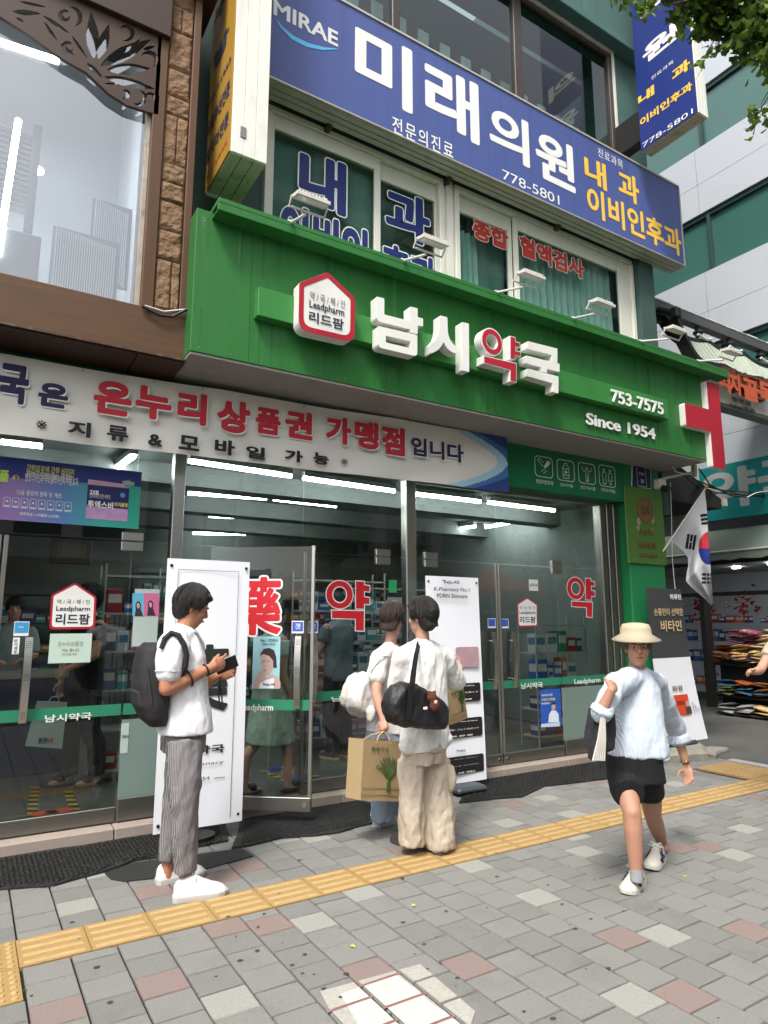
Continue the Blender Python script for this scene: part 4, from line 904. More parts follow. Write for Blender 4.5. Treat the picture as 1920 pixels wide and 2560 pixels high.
def door(label, x0, x1, stile=None, group='glass doors of the pharmacy', mv=None):
    t = thing('glass_door', label, 'door', mv(V(((x0+x1)/2, YD, Z0))) if mv else ((x0+x1)/2, YD, Z0), group); t['kind'] = 'thing'
    mvv = mv or (lambda v: v)
    def bb(mb, n, m): mb.v = [mvv(v) for v in mb.v]; return mb.build(n, m, t)
    b = MB(); b.box(x0+.004, x1-.004, YD-.005, YD+.005, Z0+.105, ZT-.01); bb(b, 'pane', door_glass)
    b = MB(); b.box(x0+.002, x1-.002, YD-.022, YD+.022, Z0, Z0+.103, 0, .004); bb(b, 'rail', steel_d)
    if stile:
        sx = x0+.002 if stile == 'l' else x1-.03; b = MB(); b.box(sx, sx+.028, YD-.014, YD+.014, Z0+.104, ZT-.005, 0, .003); bb(b, 'stile', steel)
        b = MB(); lx = x0+.05 if stile == 'l' else x1-.05; b.tube([(lx, YD-.028, Z0+.05), (lx, YD-.022, Z0+.05)], .018, 12); bb(b, 'lock', M('chrome_lock', '#d8d8d6', .15, 1, var=0))
    b = MB(); b.box(x0+.003, x1-.003, YD-.0075, YD-.006, .835, .915); bb(b, 'colour_band', tape_g)
    return t, mvv
def sticker(par, name, lb, rt, m, Y=YD-.008, ch=None):
    x0, x1, z0, z1 = rectY(lb, rt, Y); b = MB(); b.box(x0, x1, Y-.0008, Y, z0, z1); return b.build(name, m, par), x0, x1, z0, z1
p1 = lambda x, y: (x/2.592, 1080+y/2.592); p2 = lambda x, y: (560+x/2.592, 1100+y/2.592); p3 = lambda x, y: (1080+x/2.592, 1140+y/2.592); p5 = lambda x, y: (x/2.592, 1560+y/2.592); p6 = lambda x, y: (560+x/2.44, 1560+y/2.44); p8 = lambda x, y: (1240+x/3.6875, 1360+y/3.6875)
d0, _ = door('glass door leaf at the far left edge, beyond the steel meeting stiles', -.66, .155, 'r')
d1, _ = door('closed left glass door with house-shaped sticker and man in black behind it', .165, 1.022, 'l')
YS_ = YD-.0085
def small_house(par, pts2, fn):
    pts = [PY(*fn(x, y), YS_) for x, y in pts2]; c0 = sum(pts, V())/len(pts)
    b = MB(); b.prism([roundpoly(pts, [.012, .012, .012, .03, .03], 4)], YA*.0012); b.build('sticker', red_p, par)
    k = .90; b = MB(); b.prism([roundpoly([V((c0.x+(p.x-c0.x)*k, YS_-.0012, c0.z+(p.z-c0.z)*k)) for p in pts], [.012, .012, .012, .025, .025], 4)], YA*.001); b.build('sticker_face', white_p, par)
small_house(d1, [(333, 1055), (487, 975), (625, 1068), (615, 1275), (318, 1280)], p1)
YX = YD-.0115
T('약 / 국 / 체 / 인', d1, 'lettering', p1(368, 1113), p1(583, 1087), YX, ink_k); T('Leadpharm', d1, 'lettering', p1(362, 1168), p1(585, 1130), YX, ink, .015); T('리드팜', d1, 'lettering', p1(358, 1248), p1(585, 1178), YX, ink, .02)
sticker(d1, 'paper_note', p1(310, 1500), p1(598, 1305), paper)
T('온누리상품권', d1, 'lettering', p1(372, 1388), p1(538, 1355), YX, M('brown_ink', '#8f7f78', .6, var=0)); T('가능 합니다', d1, 'lettering', p1(398, 1425), p1(514, 1402), YX, ink_k); T('(모바일&지류)', d1, 'lettering', p1(398, 1450), p1(500, 1432), YX, ink_k)
o_, x0, x1, z0, z1 = sticker(d1, 'sticker', p1(86, 1322), p1(192, 1228), white_p); sticker(d1, 'sticker_face', p1(92, 1302), p1(188, 1233), M('sky_sticker', '#3f97c9', .4, var=.1, vs_=20), YD-.0095); T('Pay', d1, 'lettering', p1(122, 1272), p1(156, 1258), YX, white_p, .03)
sticker(d1, 'sticker', p1(76, 1440), p1(130, 1332), white_p); 
for k, ch in enumerate('당기세요'): T(ch, d1, 'lettering', p1(90-k, 1362+k*24), p1(113-k, 1342+k*24), YX, ink_k, .02)
handle(d1, PY(*p5(165, 350), YD).x, PY(*p5(132, 640), YD).z, PY(*p5(185, 85), YD).z, YD)
T('남시약국', d1, 'lettering', p5(288, 640), p5(595, 570), YX, white_p, .02)
# open leaf, swung out towards the street
HX, HY = 1.655, 5.335; ANG = math.atan2(-.31, .40)
def sw1(v): v = V(v); d = v.x-HX; e = v.y-YD; return V((HX+d*math.cos(ANG)-e*math.sin(ANG), HY+d*math.sin(ANG)+e*math.cos(ANG), v.z))
d2, mv2 = door('glass door leaf standing open towards the pavement beside the white standing banner', HX, HX+.86, 'r', mv=sw1)
def on2(mb, n, m): mb.v = [sw1(v) for v in mb.v]; return mb.build(n, m, d2)
UX = V((math.cos(ANG), math.sin(ANG), 0)); NX = V((math.sin(ANG), -math.cos(ANG), 0))
def hit2(x, y):                                        # pixel -> distance along the open leaf and height
    d = _ray(x, y); o = V((HX, HY, 0)); k = (o-_C).dot(NX)/d.dot(NX); p = _C+d*k; return (p-o).dot(UX), p.z
def st2(n, lb, rt, m, lift=.008):
    u0, z0 = hit2(*lb); u1, z1 = hit2(*rt); b = MB(); b.box(HX+u0, HX+u1, YD-lift-.0008, YD-lift, z0, z1); on2(b, n, m); return u0, u1, z0, z1
def t2(s, lb, rt, m, bold=0, lift=.0105):
    u0, z0 = hit2(*lb); u1, z1 = hit2(*rt); TV(s, d2, 'lettering', V((HX, HY, 0))+UX*u0+ZA*z0+NX*lift, UX*(u1-u0), ZA*(z1-z0), m, bold)
pq = lambda x, y: (380+x/4.425, 1360+y/4.425)
for s, m_, bo, lift, gr in (('藥', white_p, .055, .008, .03), ('藥', red_v, .025, .0095, 0)):
    u0, z0 = hit2(562, 1588); u1, z1 = hit2(706, 1442)
    TEXTS.append((s, d2, 'lettering', V((HX, HY, 0))+UX*u0+ZA*z0+NX*lift, UX*(u1-u0), ZA*(z1-z0), m_, bo, 0, NX, 1, gr))
u0, u1, z0, z1 = st2('poster', pq(1108, 1597), pq(1425, 1022), M('aqua_poster', '#93bfc6', .5, var=.06))
t2('No.1 PDRN', pq(1205, 1082), pq(1395, 1050), ink_k, .01); t2('PHARMACY SKINCARE', pq(1225, 1122), pq(1370, 1096), ink_k, 0)
def blob2(pts, m, n, lift): b = MB(); b.prism([[V((HX+hit2(*pq(x, y))[0], YD-lift, hit2(*pq(x, y))[1])) for x, y in pts]], YA*.0006); on2(b, n, m)
sk = M('poster_skin', '#b59a92', .5, var=.08, vs_=30); hr = M('poster_hair', '#352a2c', .5, var=.1)
blob2([(1205, 1210), (1240, 1160), (1300, 1148), (1355, 1175), (1378, 1250), (1385, 1370), (1345, 1370), (1340, 1290), (1200, 1240)], hr, 'poster_print', .0095)
blob2([(1125, 1595), (1130, 1520), (1175, 1440), (1250, 1390), (1270, 1470), (1330, 1440), (1400, 1470), (1424, 1530), (1424, 1595)], sk, 'poster_print', .0095)
blob2([(1185, 1596), (1200, 1540), (1270, 1500), (1355, 1480), (1350, 1596)], M('poster_top', '#d6dcdf', .5, var=.05), 'poster_print', .0100)
blob2([(1200, 1240), (1235, 1215), (1300, 1240), (1345, 1290), (1342, 1380), (1300, 1450), (1260, 1440), (1218, 1370)], sk, 'poster_print', .0102)
blob2([(1150, 1480), (1200, 1400), (1240, 1385), (1262, 1410), (1230, 1470), (1180, 1560), (1140, 1590)], sk, 'poster_print', .0104)
blob2([(1225, 1300), (1255, 1293), (1255, 1300), (1228, 1307)], hr, 'poster_print', .0108); blob2([(1275, 1290), (1305, 1295), (1303, 1302), (1276, 1298)], hr, 'poster_print', .0108); blob2([(1235, 1388), (1272, 1392), (1262, 1402), (1240, 1400)], M('poster_lips', '#8d5a58', .5, var=0), 'poster_print', .0108)
t2('"Reju-All', pq(1222, 1572), pq(1362, 1535), ink_k, .02, .0112)
u0, z0 = hit2(730, 1770); u1, z1 = hit2(722, 1590); handle(d2, HX+.74, z0, z1, YD, .04, sw1)
t2('Leadpharm', pq(985, 1860), pq(1345, 1770), white_p, .03)
st2('sticker', p2(440, 1252), p2(518, 1172), white_p); st2('sticker_face', p2(444, 1240), p2(514, 1178), blue_st, .0095); t2('간편', p2(465, 1225), p2(497, 1188), white_p, .02)
# second leaf of the middle pair
d3, _ = door('closed middle glass door leaf with large red character and bowed handle', 2.475, 3.30, 'l')
YR = YD-.009
def yak(par, fn, ov, inn, st_, gk):
    """red 'medicine' syllable with white keyline"""
    for k, m_ in ((0, white_p), (1, red_v)):
        Y = YR-.0014*k; g = .0 if k == 0 else .009; c = PY(*fn(*ov[0]), Y); r_ = PY(*fn(*ov[1]), Y); t_ = PY(*fn(*ov[2]), Y); rx = abs(r_.x-c.x)-g; rz = abs(t_.z-c.z)-g
        b = MB(); b.prism([circ(c, XA, ZA, rx, rz), circ(c, XA, ZA, rx*inn+g*1.6, rz*inn*1.08+g*1.6)], YA*.001); b.build('lettering', m_, par)
        for lp in (st_, gk):
            P_ = [PY(*fn(x, y), Y) for x, y in lp]; xs = [p.x for p in P_]; zs = [p.z for p in P_]; mx, mz = (min(xs)+max(xs))/2, (min(zs)+max(zs))/2
            if k:
                n = len(P_); Q = []
                for i in range(n):
                    a, p, q = P_[i-1], P_[i], P_[(i+1) % n]; d1 = (p-a).normalized(); dd = (q-p).normalized(); n1, n2 = V((-d1.z, 0, d1.x)), V((-dd.z, 0, dd.x)); kk = n1+n2; kk = kk/max(.5, kk.length_squared)*2
                    Q.append((p, kk))
                ar = sum(P_[i].x*P_[(i+1) % n].z-P_[(i+1) % n].x*P_[i].z for i in range(n)); s_ = 1 if ar > 0 else -1
                P_ = [p+kk*.009*s_ for p, kk in Q]
            b = MB(); b.prism([[V((p.x, Y, p.z)) for p in P_]], YA*.001); b.build('lettering', m_, par)
yak(d3, p2, [(750, 1002), (840, 1005), (750, 906)], .46, [(850, 908), (913, 912), (913, 935), (948, 940), (948, 990), (913, 986), (913, 1012), (948, 1018), (948, 1072), (913, 1068), (913, 1100), (850, 1098)], [(693, 1098), (913, 1102), (911, 1243), (848, 1240), (848, 1165), (695, 1160)])
handle(d3, 2.475+.10, PY(800, 1755, YD).z, PY(795, 1585, YD).z, YD)
T('남시약국', d3, 'lettering', p6(655, 475), p6(935, 425), YX, white_p, .02)
sticker(d3, 'sticker', p2(548, 1252), p2(610, 1175), white_p); sticker(d3, 'sticker_face', p2(551, 1242), p2(606, 1180), blue_st, YD-.0095); T('간편', d3, 'lettering', p2(565, 1225), p2(592, 1190), YX, white_p, .02)
sticker(d3, 'notice', p2(1068, 988), p2(1118, 908), M('green_notice', '#2f9a5c', .5, var=.1)); sticker(d3, 'notice', p2(1058, 1100), p2(1152, 1020), M('grey_notice', '#6f7a77', .6, var=.1))
T('셔터에서 직원', d3, 'lettering', p2(1068, 1060), p2(1142, 1048), YX, ink_k); T('사진 금지 부탁', d3, 'lettering', p2(1068, 1090), p2(1142, 1076), YX, ink_k)
# right pair
d4, _ = door('closed glass door leaf behind the skincare standing banner', 3.86, 4.722, 'r')
d5, _ = door('closed right glass door with small house sticker and blue pharmacist poster', 4.73, 5.602, 'l')
for d_, x in ((d4, PY(*p8(85, 1000), YD).x), (d5, PY(*p8(145, 1000), YD).x+.0)): handle(d_, x if d_ is d5 else 4.722-.10, PY(*p8(145, 1325), YD).z, PY(*p8(130, 808), YD).z, YD, .045)
small_house(d5, [(195, 552), (288, 490), (382, 556), (384, 762), (202, 766)], p8)
T('약 / 국 / 체 / 인', d5, 'lettering', p8(216, 605), p8(358, 573), YX, ink_k); T('Leadpharm', d5, 'lettering', p8(218, 655), p8(364, 616), YX, ink, .01); T('리드팜', d5, 'lettering', p8(220, 728), p8(364, 668), YX, ink, .02)
T('남시약국', d5, 'lettering', p8(232, 1338), p8(430, 1270), YX, white_p, .02)
sticker(d5, 'sticker', p8(46, 776), p8(114, 690), white_p); sticker(d5, 'sticker_face', p8(50, 760), p8(110, 695), blue_st, YD-.0095)
sticker(d4, 'sticker', p3(362, 1115), p3(412, 1052), white_p); sticker(d4, 'sticker_face', p3(365, 1104), p3(409, 1056), blue_st, YD-.0095)
o_, x0, x1, z0, z1 = sticker(d5, 'poster', p8(415, 1690), p8(590, 1332), M('blue_poster', '#2c55a8', .4, var=.1, vs_=8))
yl = M('poster_yellow', '#d9d36a', .5, var=0)
T('약사의 조언', d5, 'lettering', p8(420, 1408), p8(520, 1378), YX, white_p, .03); T('건강의 균형을', d5, 'lettering', p8(420, 1450), p8(545, 1415), YX, yl, .03); T('바로잡다', d5, 'lettering', p8(420, 1482), p8(495, 1458), YX, white_p, .03)
def shp(par, fn, pts, m, n='poster_print', dy=.0098): b = MB(); b.prism([[PY(*fn(x, y), YD-dy) for x, y in pts]], YA*.0006); b.build(n, m, par)
shp(d5, p8, [(483, 1645), (490, 1570), (512, 1535), (552, 1535), (578, 1570), (580, 1640)], M('poster_coat', '#d5dde6', .5, var=.05)); shp(d5, p8, [(512, 1500), (520, 1470), (535, 1460), (548, 1475), (548, 1515), (532, 1535), (515, 1525)], sk, dy=.0102); shp(d5, p8, [(512, 1490), (518, 1462), (534, 1452), (550, 1466), (552, 1490), (545, 1480), (522, 1480)], hr, dy=.0106)
shp(d5, p8, [(416, 1690), (416, 1660), (588, 1640), (590, 1680)], M('poster_foot', '#b9c8d6', .5, var=.05), dy=.0101)
sticker(d5, 'paper_note', p8(305, 430), p8(385, 330), white_p); T('선유가네', d5, 'lettering', p8(312, 392), p8(378, 366), YX, ink_k, .02)

# fixed glazing, posts and transoms
sf = thing('shop_glazing', 'fixed glass panels, steel posts and transoms of the pharmacy front', 'shopfront', (3, YD, .1)); sf['kind'] = 'thing'
def gl(x0, x1, z0, z1, n='pane', m=door_glass): b = MB(); b.box(x0+.003, x1-.003, YD-.005, YD+.005, z0, z1); return b.build(n, m, sf)
for x0, x1 in ((-.66, 1.03), (1.035, 1.31), (1.405, 2.46), (2.465, 3.55), (3.67, 4.72), (4.725, 6.35)): gl(x0, x1, ZT+.005, 2.95)
for x0, x1 in ((1.03, 1.31), (1.405, 1.648), (3.305, 3.55), (3.67, 3.855), (5.61, 6.35)):
    gl(x0, x1, .80, ZT); b = MB(); b.box(x0+.003, x1-.003, YD-.006, YD+.006, .25, .799); b.build('frosted_panel', frost, sf); b = MB(); b.box(x0, x1, YD-.03, YD+.03, Z0, .25, 0, .004); b.build('plinth', steel_d, sf); b = MB(); b.box(x0+.003, x1-.003, YD-.0078, YD-.0065, .835, .915); b.build('colour_band', tape_g, sf)
for x0, x1 in ((1.312, 1.402), (3.553, 3.667)): b = MB(); b.box(x0, x1, YD-.03, YD+.07, Z0, 2.94, 0, .004); b.build('post', steel, sf)
for k in range(3): b = MB(); b.box(6.352+k*.095, 6.44+k*.095, YD-.03-.02*k, YD+.08, Z0, 2.94, 0, .006); b.build('post', steel_d, sf)
b = MB(); b.box(-2.6, 6.63, YD-.04, YD+.05, 2.90, 2.94); b.build('head_rail', steel_d, sf)
for c in (1.03, 3.30, 3.858, 5.605):                   # patch fittings
    b = MB(); b.box(c-.085, c+.075, YD-.022, YD+.022, ZT-.075, ZT-.004, 0, .005); b.box(c-.085, c+.075, YD-.022, YD+.022, ZT+.004, ZT+.07, 0, .005); b.build('patch_fitting', steel, sf)
yak(sf, p3, [(932, 858), (990, 862), (932, 782)], .46, [(992, 788), (1032, 791), (1032, 808), (1056, 812), (1056, 848), (1034, 845), (1034, 868), (1058, 872), (1058, 915), (1036, 912), (1036, 937), (994, 934)], [(902, 936), (1043, 944), (1040, 1050), (1000, 1046), (1000, 985), (902, 978)])
T('Leadpharm', sf, 'lettering', p8(724, 1305), p8(960, 1230), YX, white_p, .02)
# small print behind the sidelight and the wide vitamin poster
sf_b, x0, x1, z0, z1 = sticker(sf, 'poster', p1(852, 1390), p1(1035, 1020), M('pale_leaflet', '#a8b7b2', .6, var=.06))
shp(sf, p1, [(858, 1195), (858, 1045), (930, 1045), (930, 1195)], M('leaflet_blue', '#5aa9c6', .5, var=.05), 'poster_print', .0096); shp(sf, p1, [(932, 1195), (932, 1045), (1030, 1045), (1030, 1195)], M('leaflet_pink', '#c0668f', .5, var=.05), 'poster_print', .0096)
for cx_, cy_ in ((895, 1120), (975, 1115)): shp(sf, p1, [(cx_-22, cy_+75), (cx_-15, cy_+25), (cx_-18, cy_), (cx_-8, cy_-22), (cx_+10, cy_-22), (cx_+20, cy_), (cx_+16, cy_+25), (cx_+34, cy_+75)], hr, 'poster_print', .0101); shp(sf, p1, [(cx_-10, cy_+10), (cx_-8, cy_-10), (cx_+8, cy_-10), (cx_+11, cy_+10), (cx_+2, cy_+26)], sk, 'poster_print', .0106)
sf_b, *_ = sticker(sf, 'poster', p5(775, 840), p5(838, 640), M('grey_leaflet', '#a9b8b0', .6, var=.08)); T('투엑스비', sf, 'lettering', p5(790, 745), p5(835, 715), YX, ink, .02)
vp = thing('vitamin_poster', 'wide navy to teal vitamin poster with a medicine box on the upper left glass', 'poster', PY(150, 1250, YD-.012))
YP = YD-.014
pp = [PY(*p1(x, y), YP) for x, y in ((-700, 60), (920, 260), (905, 630), (-700, 535))]
zt0, zb0 = PY(*p1(920, 260), YP).z, PY(*p1(905, 630), YP).z; xr0 = pp[1].x; xl0 = -.75
gm = bpy.data.materials.new('poster_gradient'); gm.use_nodes = True; n_ = gm.node_tree.nodes; L_ = gm.node_tree.links
tc = n_.new('ShaderNodeTexCoord'); sx_ = n_.new('ShaderNodeSeparateXYZ'); L_.new(tc.outputs['Object'], sx_.inputs[0]); mr = n_.new('ShaderNodeMapRange'); mr.inputs[1].default_value = -.75; mr.inputs[2].default_value = .5
L_.new(sx_.outputs[0], mr.inputs[0]); rp = n_.new('ShaderNodeValToRGB'); L_.new(mr.outputs[0], rp.inputs[0]); cr_ = rp.color_ramp
cr_.elements[1].color = lin('#2c9a86')
for pos, c in ((.0, '#7a4f95'), (.35, '#8d6ea8'), (.6, '#5577b0'), (.85, '#35a08f')):
    e = cr_.elements.new(pos); e.color = lin(c)
L_.new(rp.outputs[0], n_['Principled BSDF'].inputs['Base Color']); n_['Principled BSDF'].inputs['Roughness'].default_value = .4
b = MB(); b.box(xl0, xr0, YP, YP+.0015, zb0, zt0); b.build('sheet', gm, vp)
zm = PY(*p1(545, 345), YP).z
b = MB(); b.prism([[V((xl0, YP-.001, zm-.03)), V((.56, YP-.001, zm+.015)), V((xr0, YP-.001, zm+.03)), V((xr0, YP-.001, zt0)), V((xl0, YP-.001, zt0))]], YA*.0006); b.build('poster_print', M('poster_navy', '#26307a', .4, var=.06), vp)
YQ = YP-.0025
T('강한피로엔 강한 비타민', vp, 'lettering', p1(170, 265), p1(482, 240), YQ, yl, .02); T('국내 최초 신경비타민B12 3중 함유', vp, 'lettering', p1(165, 297), p1(462, 280), YQ, white_p, .01); T('벤포티아민과 푸르설티아민의 이중효과', vp, 'lettering', p1(162, 320), p1(508, 298), YQ, white_p, .01)
T('다음 증상의 완화 및 개선', vp, 'lettering', p1(108, 405), p1(398, 398), YQ, white_p, .01); T('하루한알 | 4개월분 (120정)', vp, 'lettering', p1(125, 543), p1(384, 538), YQ, white_p, .015); T('플', vp, 'lettering', p1(-10, 320), p1(62, 250), YQ, M('lime_ink', '#b9d75a', .5, var=0), .05); T('트리', vp, 'lettering', p1(-190, 310), p1(-20, 235), YQ, MATS['lime_ink'], .05)
b = MB(); c = PY(*p1(103, 296), YQ); b.prism([circ(c, XA, ZA, .021, .021, 16)], YA*.0008); b.build('poster_print', M('poster_cream', '#d8c38a', .5, var=0), vp); T('정', vp, 'lettering', p1(90, 312), p1(118, 280), YQ-.001, ink, .03)
for k in range(8):
    u = 20+k*56.5; v = 422+k*4.6; x0, x1, z0, z1 = rectY(p1(u, v+62), p1(u+50, v+2), YQ); b = MB(); b.prism([rrect(x0, x1, z0, z1, YQ, .005, 2), rrect(x0+.0022, x1-.0022, z0+.0022, z1-.0022, YQ, .004, 2)], YA*.0006); b.prism([circ(V(((x0+x1)/2, YQ, z0+(z1-z0)*.6)), XA, ZA, .008, .007, 6)], YA*.0006); b.box(x0+.005, x1-.005, YQ, YQ+.0006, z0+.005, z0+.012); b.build('icon', line, vp)
x0, x1, z0, z1 = rectY(p1(553, 560), p1(838, 362), YQ); b = MB(); b.box(x0, x1, YQ-.0008, YQ, z0, z1); b.build('poster_print', M('box_pink', '#b48fb8', .5, var=.3, vs_=14), vp)
b = MB(); b.box(x0, x1, YQ-.0016, YQ-.0009, z0+(z1-z0)*.36, z0+(z1-z0)*.98); b.build('poster_print', M('box_navy', '#1d2358', .4, var=0), vp)
b = MB(); b.add([(x0, YQ-.0008, z1+.0003), (x1, YQ-.0008, z1+.0003), (x1-.02, YQ-.0008, z1+.025), (x0, YQ-.0008, z1+.035)], [(0, 1, 2, 3)]); b.build('poster_print', M('box_top', '#c79ab0', .5, var=.25, vs_=30), vp)
T('2XB', vp, 'lettering', p1(580, 402), p1(642, 380), YQ-.003, white_p, .04); T('투엑스비', vp, 'lettering', p1(566, 490), p1(735, 455), YQ-.003, white_p, .03); T('트리플정', vp, 'lettering', p1(740, 482), p1(828, 462), YQ-.003, yl, .03); T('강한피로엔 강한 비타민', vp, 'lettering', p1(578, 424), p1(715, 408), YQ-.003, white_p, 0)
for x, y, r in ((830, 335, .032), (795, 409, .019)): b = MB(); b.prism([circ(PY(*p1(x, y), YQ-.002), XA, ZA, r, r, 20)], YA*.0008); b.build('poster_print', M('ball_blue', '#4c93c9', .35, var=.2, vs_=30), vp)
T('TRIPLE', vp, 'lettering', p1(790, 340), p1(872, 326), YQ-.004, yl, .03)

# ------------------------------------------------------------------ standing banners
def stand_banner(label, x0, x1, y, z0, z1, group='standing banners before the shop', lean=0, curl=0):
    t = thing('standing_banner', label, 'banner stand', ((x0+x1)/2, y+.1, 0), group)
    n, k = 8, 16; vs2 = []; 
    for j in range(k+1):
        for i in range(n+1):
            u, v = i/n, j/k; vs2.append((x0+(x1-x0)*u+lean*(1-v)*.04, y+lean*(1-v)*-.03+.006*math.sin(u*5+v*3), z0+(z1-z0)*v))
    fs2 = [(j*(n+1)+i, j*(n+1)+i+1, (j+1)*(n+1)+i+1, (j+1)*(n+1)+i) for j in range(k) for i in range(n)]
    b = MB(); b.add(vs2, fs2); b.add([V(p)+YA*.004 for p in vs2], [f[::-1] for f in fs2]); b.build('sheet', M('white_banner_vinyl', '#e2e4ea', .5, var=.03), t, True)
    b = MB(); b.tube([((x0+x1)/2, y+.06, .02), ((x0+x1)/2, y+.05, z1-.1)], .012, 8)
    for sx in (x0+.03, x1-.03):
        for z in (z0+.05, z1-.05): b.tube([((x0+x1)/2, y+.055, z+(.12 if z < 1 else -.12)), (sx, y+.012, z)], .006, 6)
    b.build('frame', black, t)
    b = MB()
    for sx in (x0+.03, x1-.03):
        for z in (z0+.05, z1-.05): b.ball((sx, y-.004, z), .012, .006, .012, 6)
    b.build('clip', black, t)
    return t
ya = 4.83
A = stand_banner('tall white standing banner with black brush lettering directly behind the man with the backpack', PY(392, 1900, ya).x, PY(609, 1900, ya).x, ya, PY(600, 2052, ya).z, PY(614, 1405, ya).z)
b = MB(); b.prism([circ(V((1.47, ya+.06, .005)), XA, YA, .15, .12, 20)], ZA*.04); b.build('base', black, A)
pb1 = lambda x, y: (380+x/4.425, 1360+y/4.425)
T('藥', A, 'lettering', (405, 1790), (575, 1610), ya-.012, M('brush_black', '#202725', .6, var=.1), .02)
T('남시약국', A, 'lettering', p5(1075, 868), p5(1455, 775), ya-.012, ink_k, .03); T('Pharmacy', A, 'lettering', p5(1190, 938), p5(1450, 880), ya-.012, ink_k, 0); T('1954', A, 'lettering', p5(1270, 1020), p5(1358, 985), ya-.012, ink_k, 0)
x0, x1, z0, z1 = rectY((413, 2070), (597, 1430), ya-.01); b = MB()
for u in (x0, x1): b.box(u-.0015, u+.0015, ya-.012, ya-.011, z0, z1)
b.box(x0, x1, ya-.012, ya-.011, z1, z1+.003); b.box(PY(*p5(1383, 995), ya).x, PY(*p5(1455, 990), ya).x, ya-.012, ya-.011, PY(*p5(1420, 995), ya).z, PY(*p5(1420, 995), ya).z+.004); b.build('printed_line', ink_k, A)
yb_ = 5.0
Bn = stand_banner('white skincare standing banner with black text boxes behind the woman in beige trousers', PY(1064, 1450, yb_).x, PY(1196, 1450, yb_).x, yb_, PY(1222, 1945, yb_).z, PY(1196, 1445, yb_).z, lean=.6)
b = MB(); b.box(PY(1120, 1990, 4.98).x, PY(1192, 1985, 4.98).x, 4.82, 5.12, .02, .075, 0, .02); b.build('base', M('grey_base_plastic', '#3d4347', .5, var=.05), Bn)
pr = lambda x, y: (820+x/3.814, 1420+y/3.814); YJ = yb_-.03
T('"Reju-All', Bn, 'lettering', pr(1088, 158), pr(1250, 118), YJ, ink_k, .02); T('K-Pharmacy No.1', Bn, 'lettering', pr(1012, 228), pr(1348, 192), YJ, ink_k, .015); T('PDRN Skincare', Bn, 'lettering', pr(1040, 282), pr(1328, 250), YJ, ink_k, .015)
def pan(lb, rt, m, r=.02): x0, x1, z0, z1 = rectY(pr(*lb), pr(*rt), YJ); b = MB(); b.prism([rrect(x0, x1, z0, z1, YJ+.001, r, 4)], YA*.0008); b.build('printed_panel', m, Bn)
pan((1222, 950), (1435, 750), M('print_rose', '#a98a90', .6, var=.3, vs_=6)); bk = M('print_black', '#1c1a1c', .5, var=.03)
pan((990, 1300), (1452, 1090), bk); pan((1000, 1648), (1470, 1415), bk); pan((1010, 2005), (1485, 1765), bk)
for s, lb, rt in (('Smooth · Refine', (1120, 1140), (1398, 1112)), ('ツヤ・キメを整える', (1130, 1205), (1432, 1172)), ('改善肌质', (1240, 1265), (1372, 1240)), ('Instant · Face & Neck', (1150, 1482), (1428, 1445)), ('即効・フェイス&ネック', (1150, 1560), (1436, 1512)), ('紧致颈 · 脸颈 · 颈部', (1150, 1622), (1380, 1580)), ('Poreless · Smooth · GlassGlow', (1090, 1845), (1432, 1795)), ('毛穴・スムーズ・グラスグロウ', (1090, 1915), (1438, 1858)), ('毛孔 · 光滑 · 玻璃光', (1160, 1978), (1405, 1925))):
    T(s, Bn, 'lettering', pr(*lb), pr(*rt), YJ-.002, white_p, .015)
T('Point', Bn, 'lettering', pr(1228, 1760), pr(1312, 1722), YJ, ink_k, .02)
# ------------------------------------------------------------------ across the alley
ob = thing('office_building', 'grey concrete office building with bands of green glass across the alley', 'building', (11.5, 12, 0))
XO = 11.5
con = M('pale_concrete_cladding', '#b4b9bf', .8, var=.06, vs_=40, bump=.15, bs=120, dirt=.1, dcol='#7d8186', ds=1)
gt = M('office_glass', '#3d655d', .12, var=.18, vs_=.5, spec=.7)
b = MB()
for z0, z1 in ((4.35, 5.58), (6.72, 8.17), (9.40, 10.78), (12.03, 13.4), (14.65, 16.0), (17.3, 18.7)):
    zm = z0+(z1-z0)*.45
    for k in range(5):
        y0 = 3.2+k*3.6; b.box(XO, XO+.4, y0+.004, y0+3.596, z0, zm-.004); b.box(XO, XO+.4, y0+.004, y0+3.596, zm+.004, z1)
b.build('concrete_band', con, ob)
b = MB()
for z0, z1 in ((5.58, 6.72), (8.17, 9.40), (10.78, 12.03), (13.4, 14.65), (16.0, 17.3)): b.box(XO+.10, XO+.11, 3.2, 21, z0, z1)
b.build('glass_band', gt, ob)
b = MB()
for z0, z1 in ((5.58, 6.72), (8.17, 9.40), (10.78, 12.03), (13.4, 14.65), (16.0, 17.3)):
    for y in (3.3, 5.0, 6.63, 8.3, 10, 12, 14): b.box(XO+.03, XO+.12, y, y+.06, z0+.001, z1-.001)
    b.box(XO+.04, XO+.095, 3.2, 21, z1-.09, z1-.002)
b.build('mullion', M('dark_green_mullion', '#2c4440', .5, var=.1), ob)
b = MB()
for z0, z1 in ((5.58, 6.72), (8.17, 9.40), (10.78, 12.03), (13.4, 14.65), (16.0, 17.3)): b.box(XO+1.2, XO+1.3, 3.2, 21, z0-.3, z1+.3); b.box(XO+.45, XO+1.2, 3.2, 21, z1+.02, z1+.06)
b.build('room_lining', M('green_blind', '#4f7a70', .8, var=.15, vs_=.6), ob)
b = MB(); b.box(XO+.4, XO+9, 3.2, 3.5, 0, 19); b.box(XO+.42, XO+9, 20.7, 21, 0, 19); b.box(XO, XO+9, 3.2, 21, 18.71, 19); b.box(XO+2.4, XO+2.6, 3.5, 20.7, 0, 4.3); b.box(XO, XO+2.4, 3.5, 20.7, 4.1, 4.34); b.build('wall', con, ob)
b = MB()
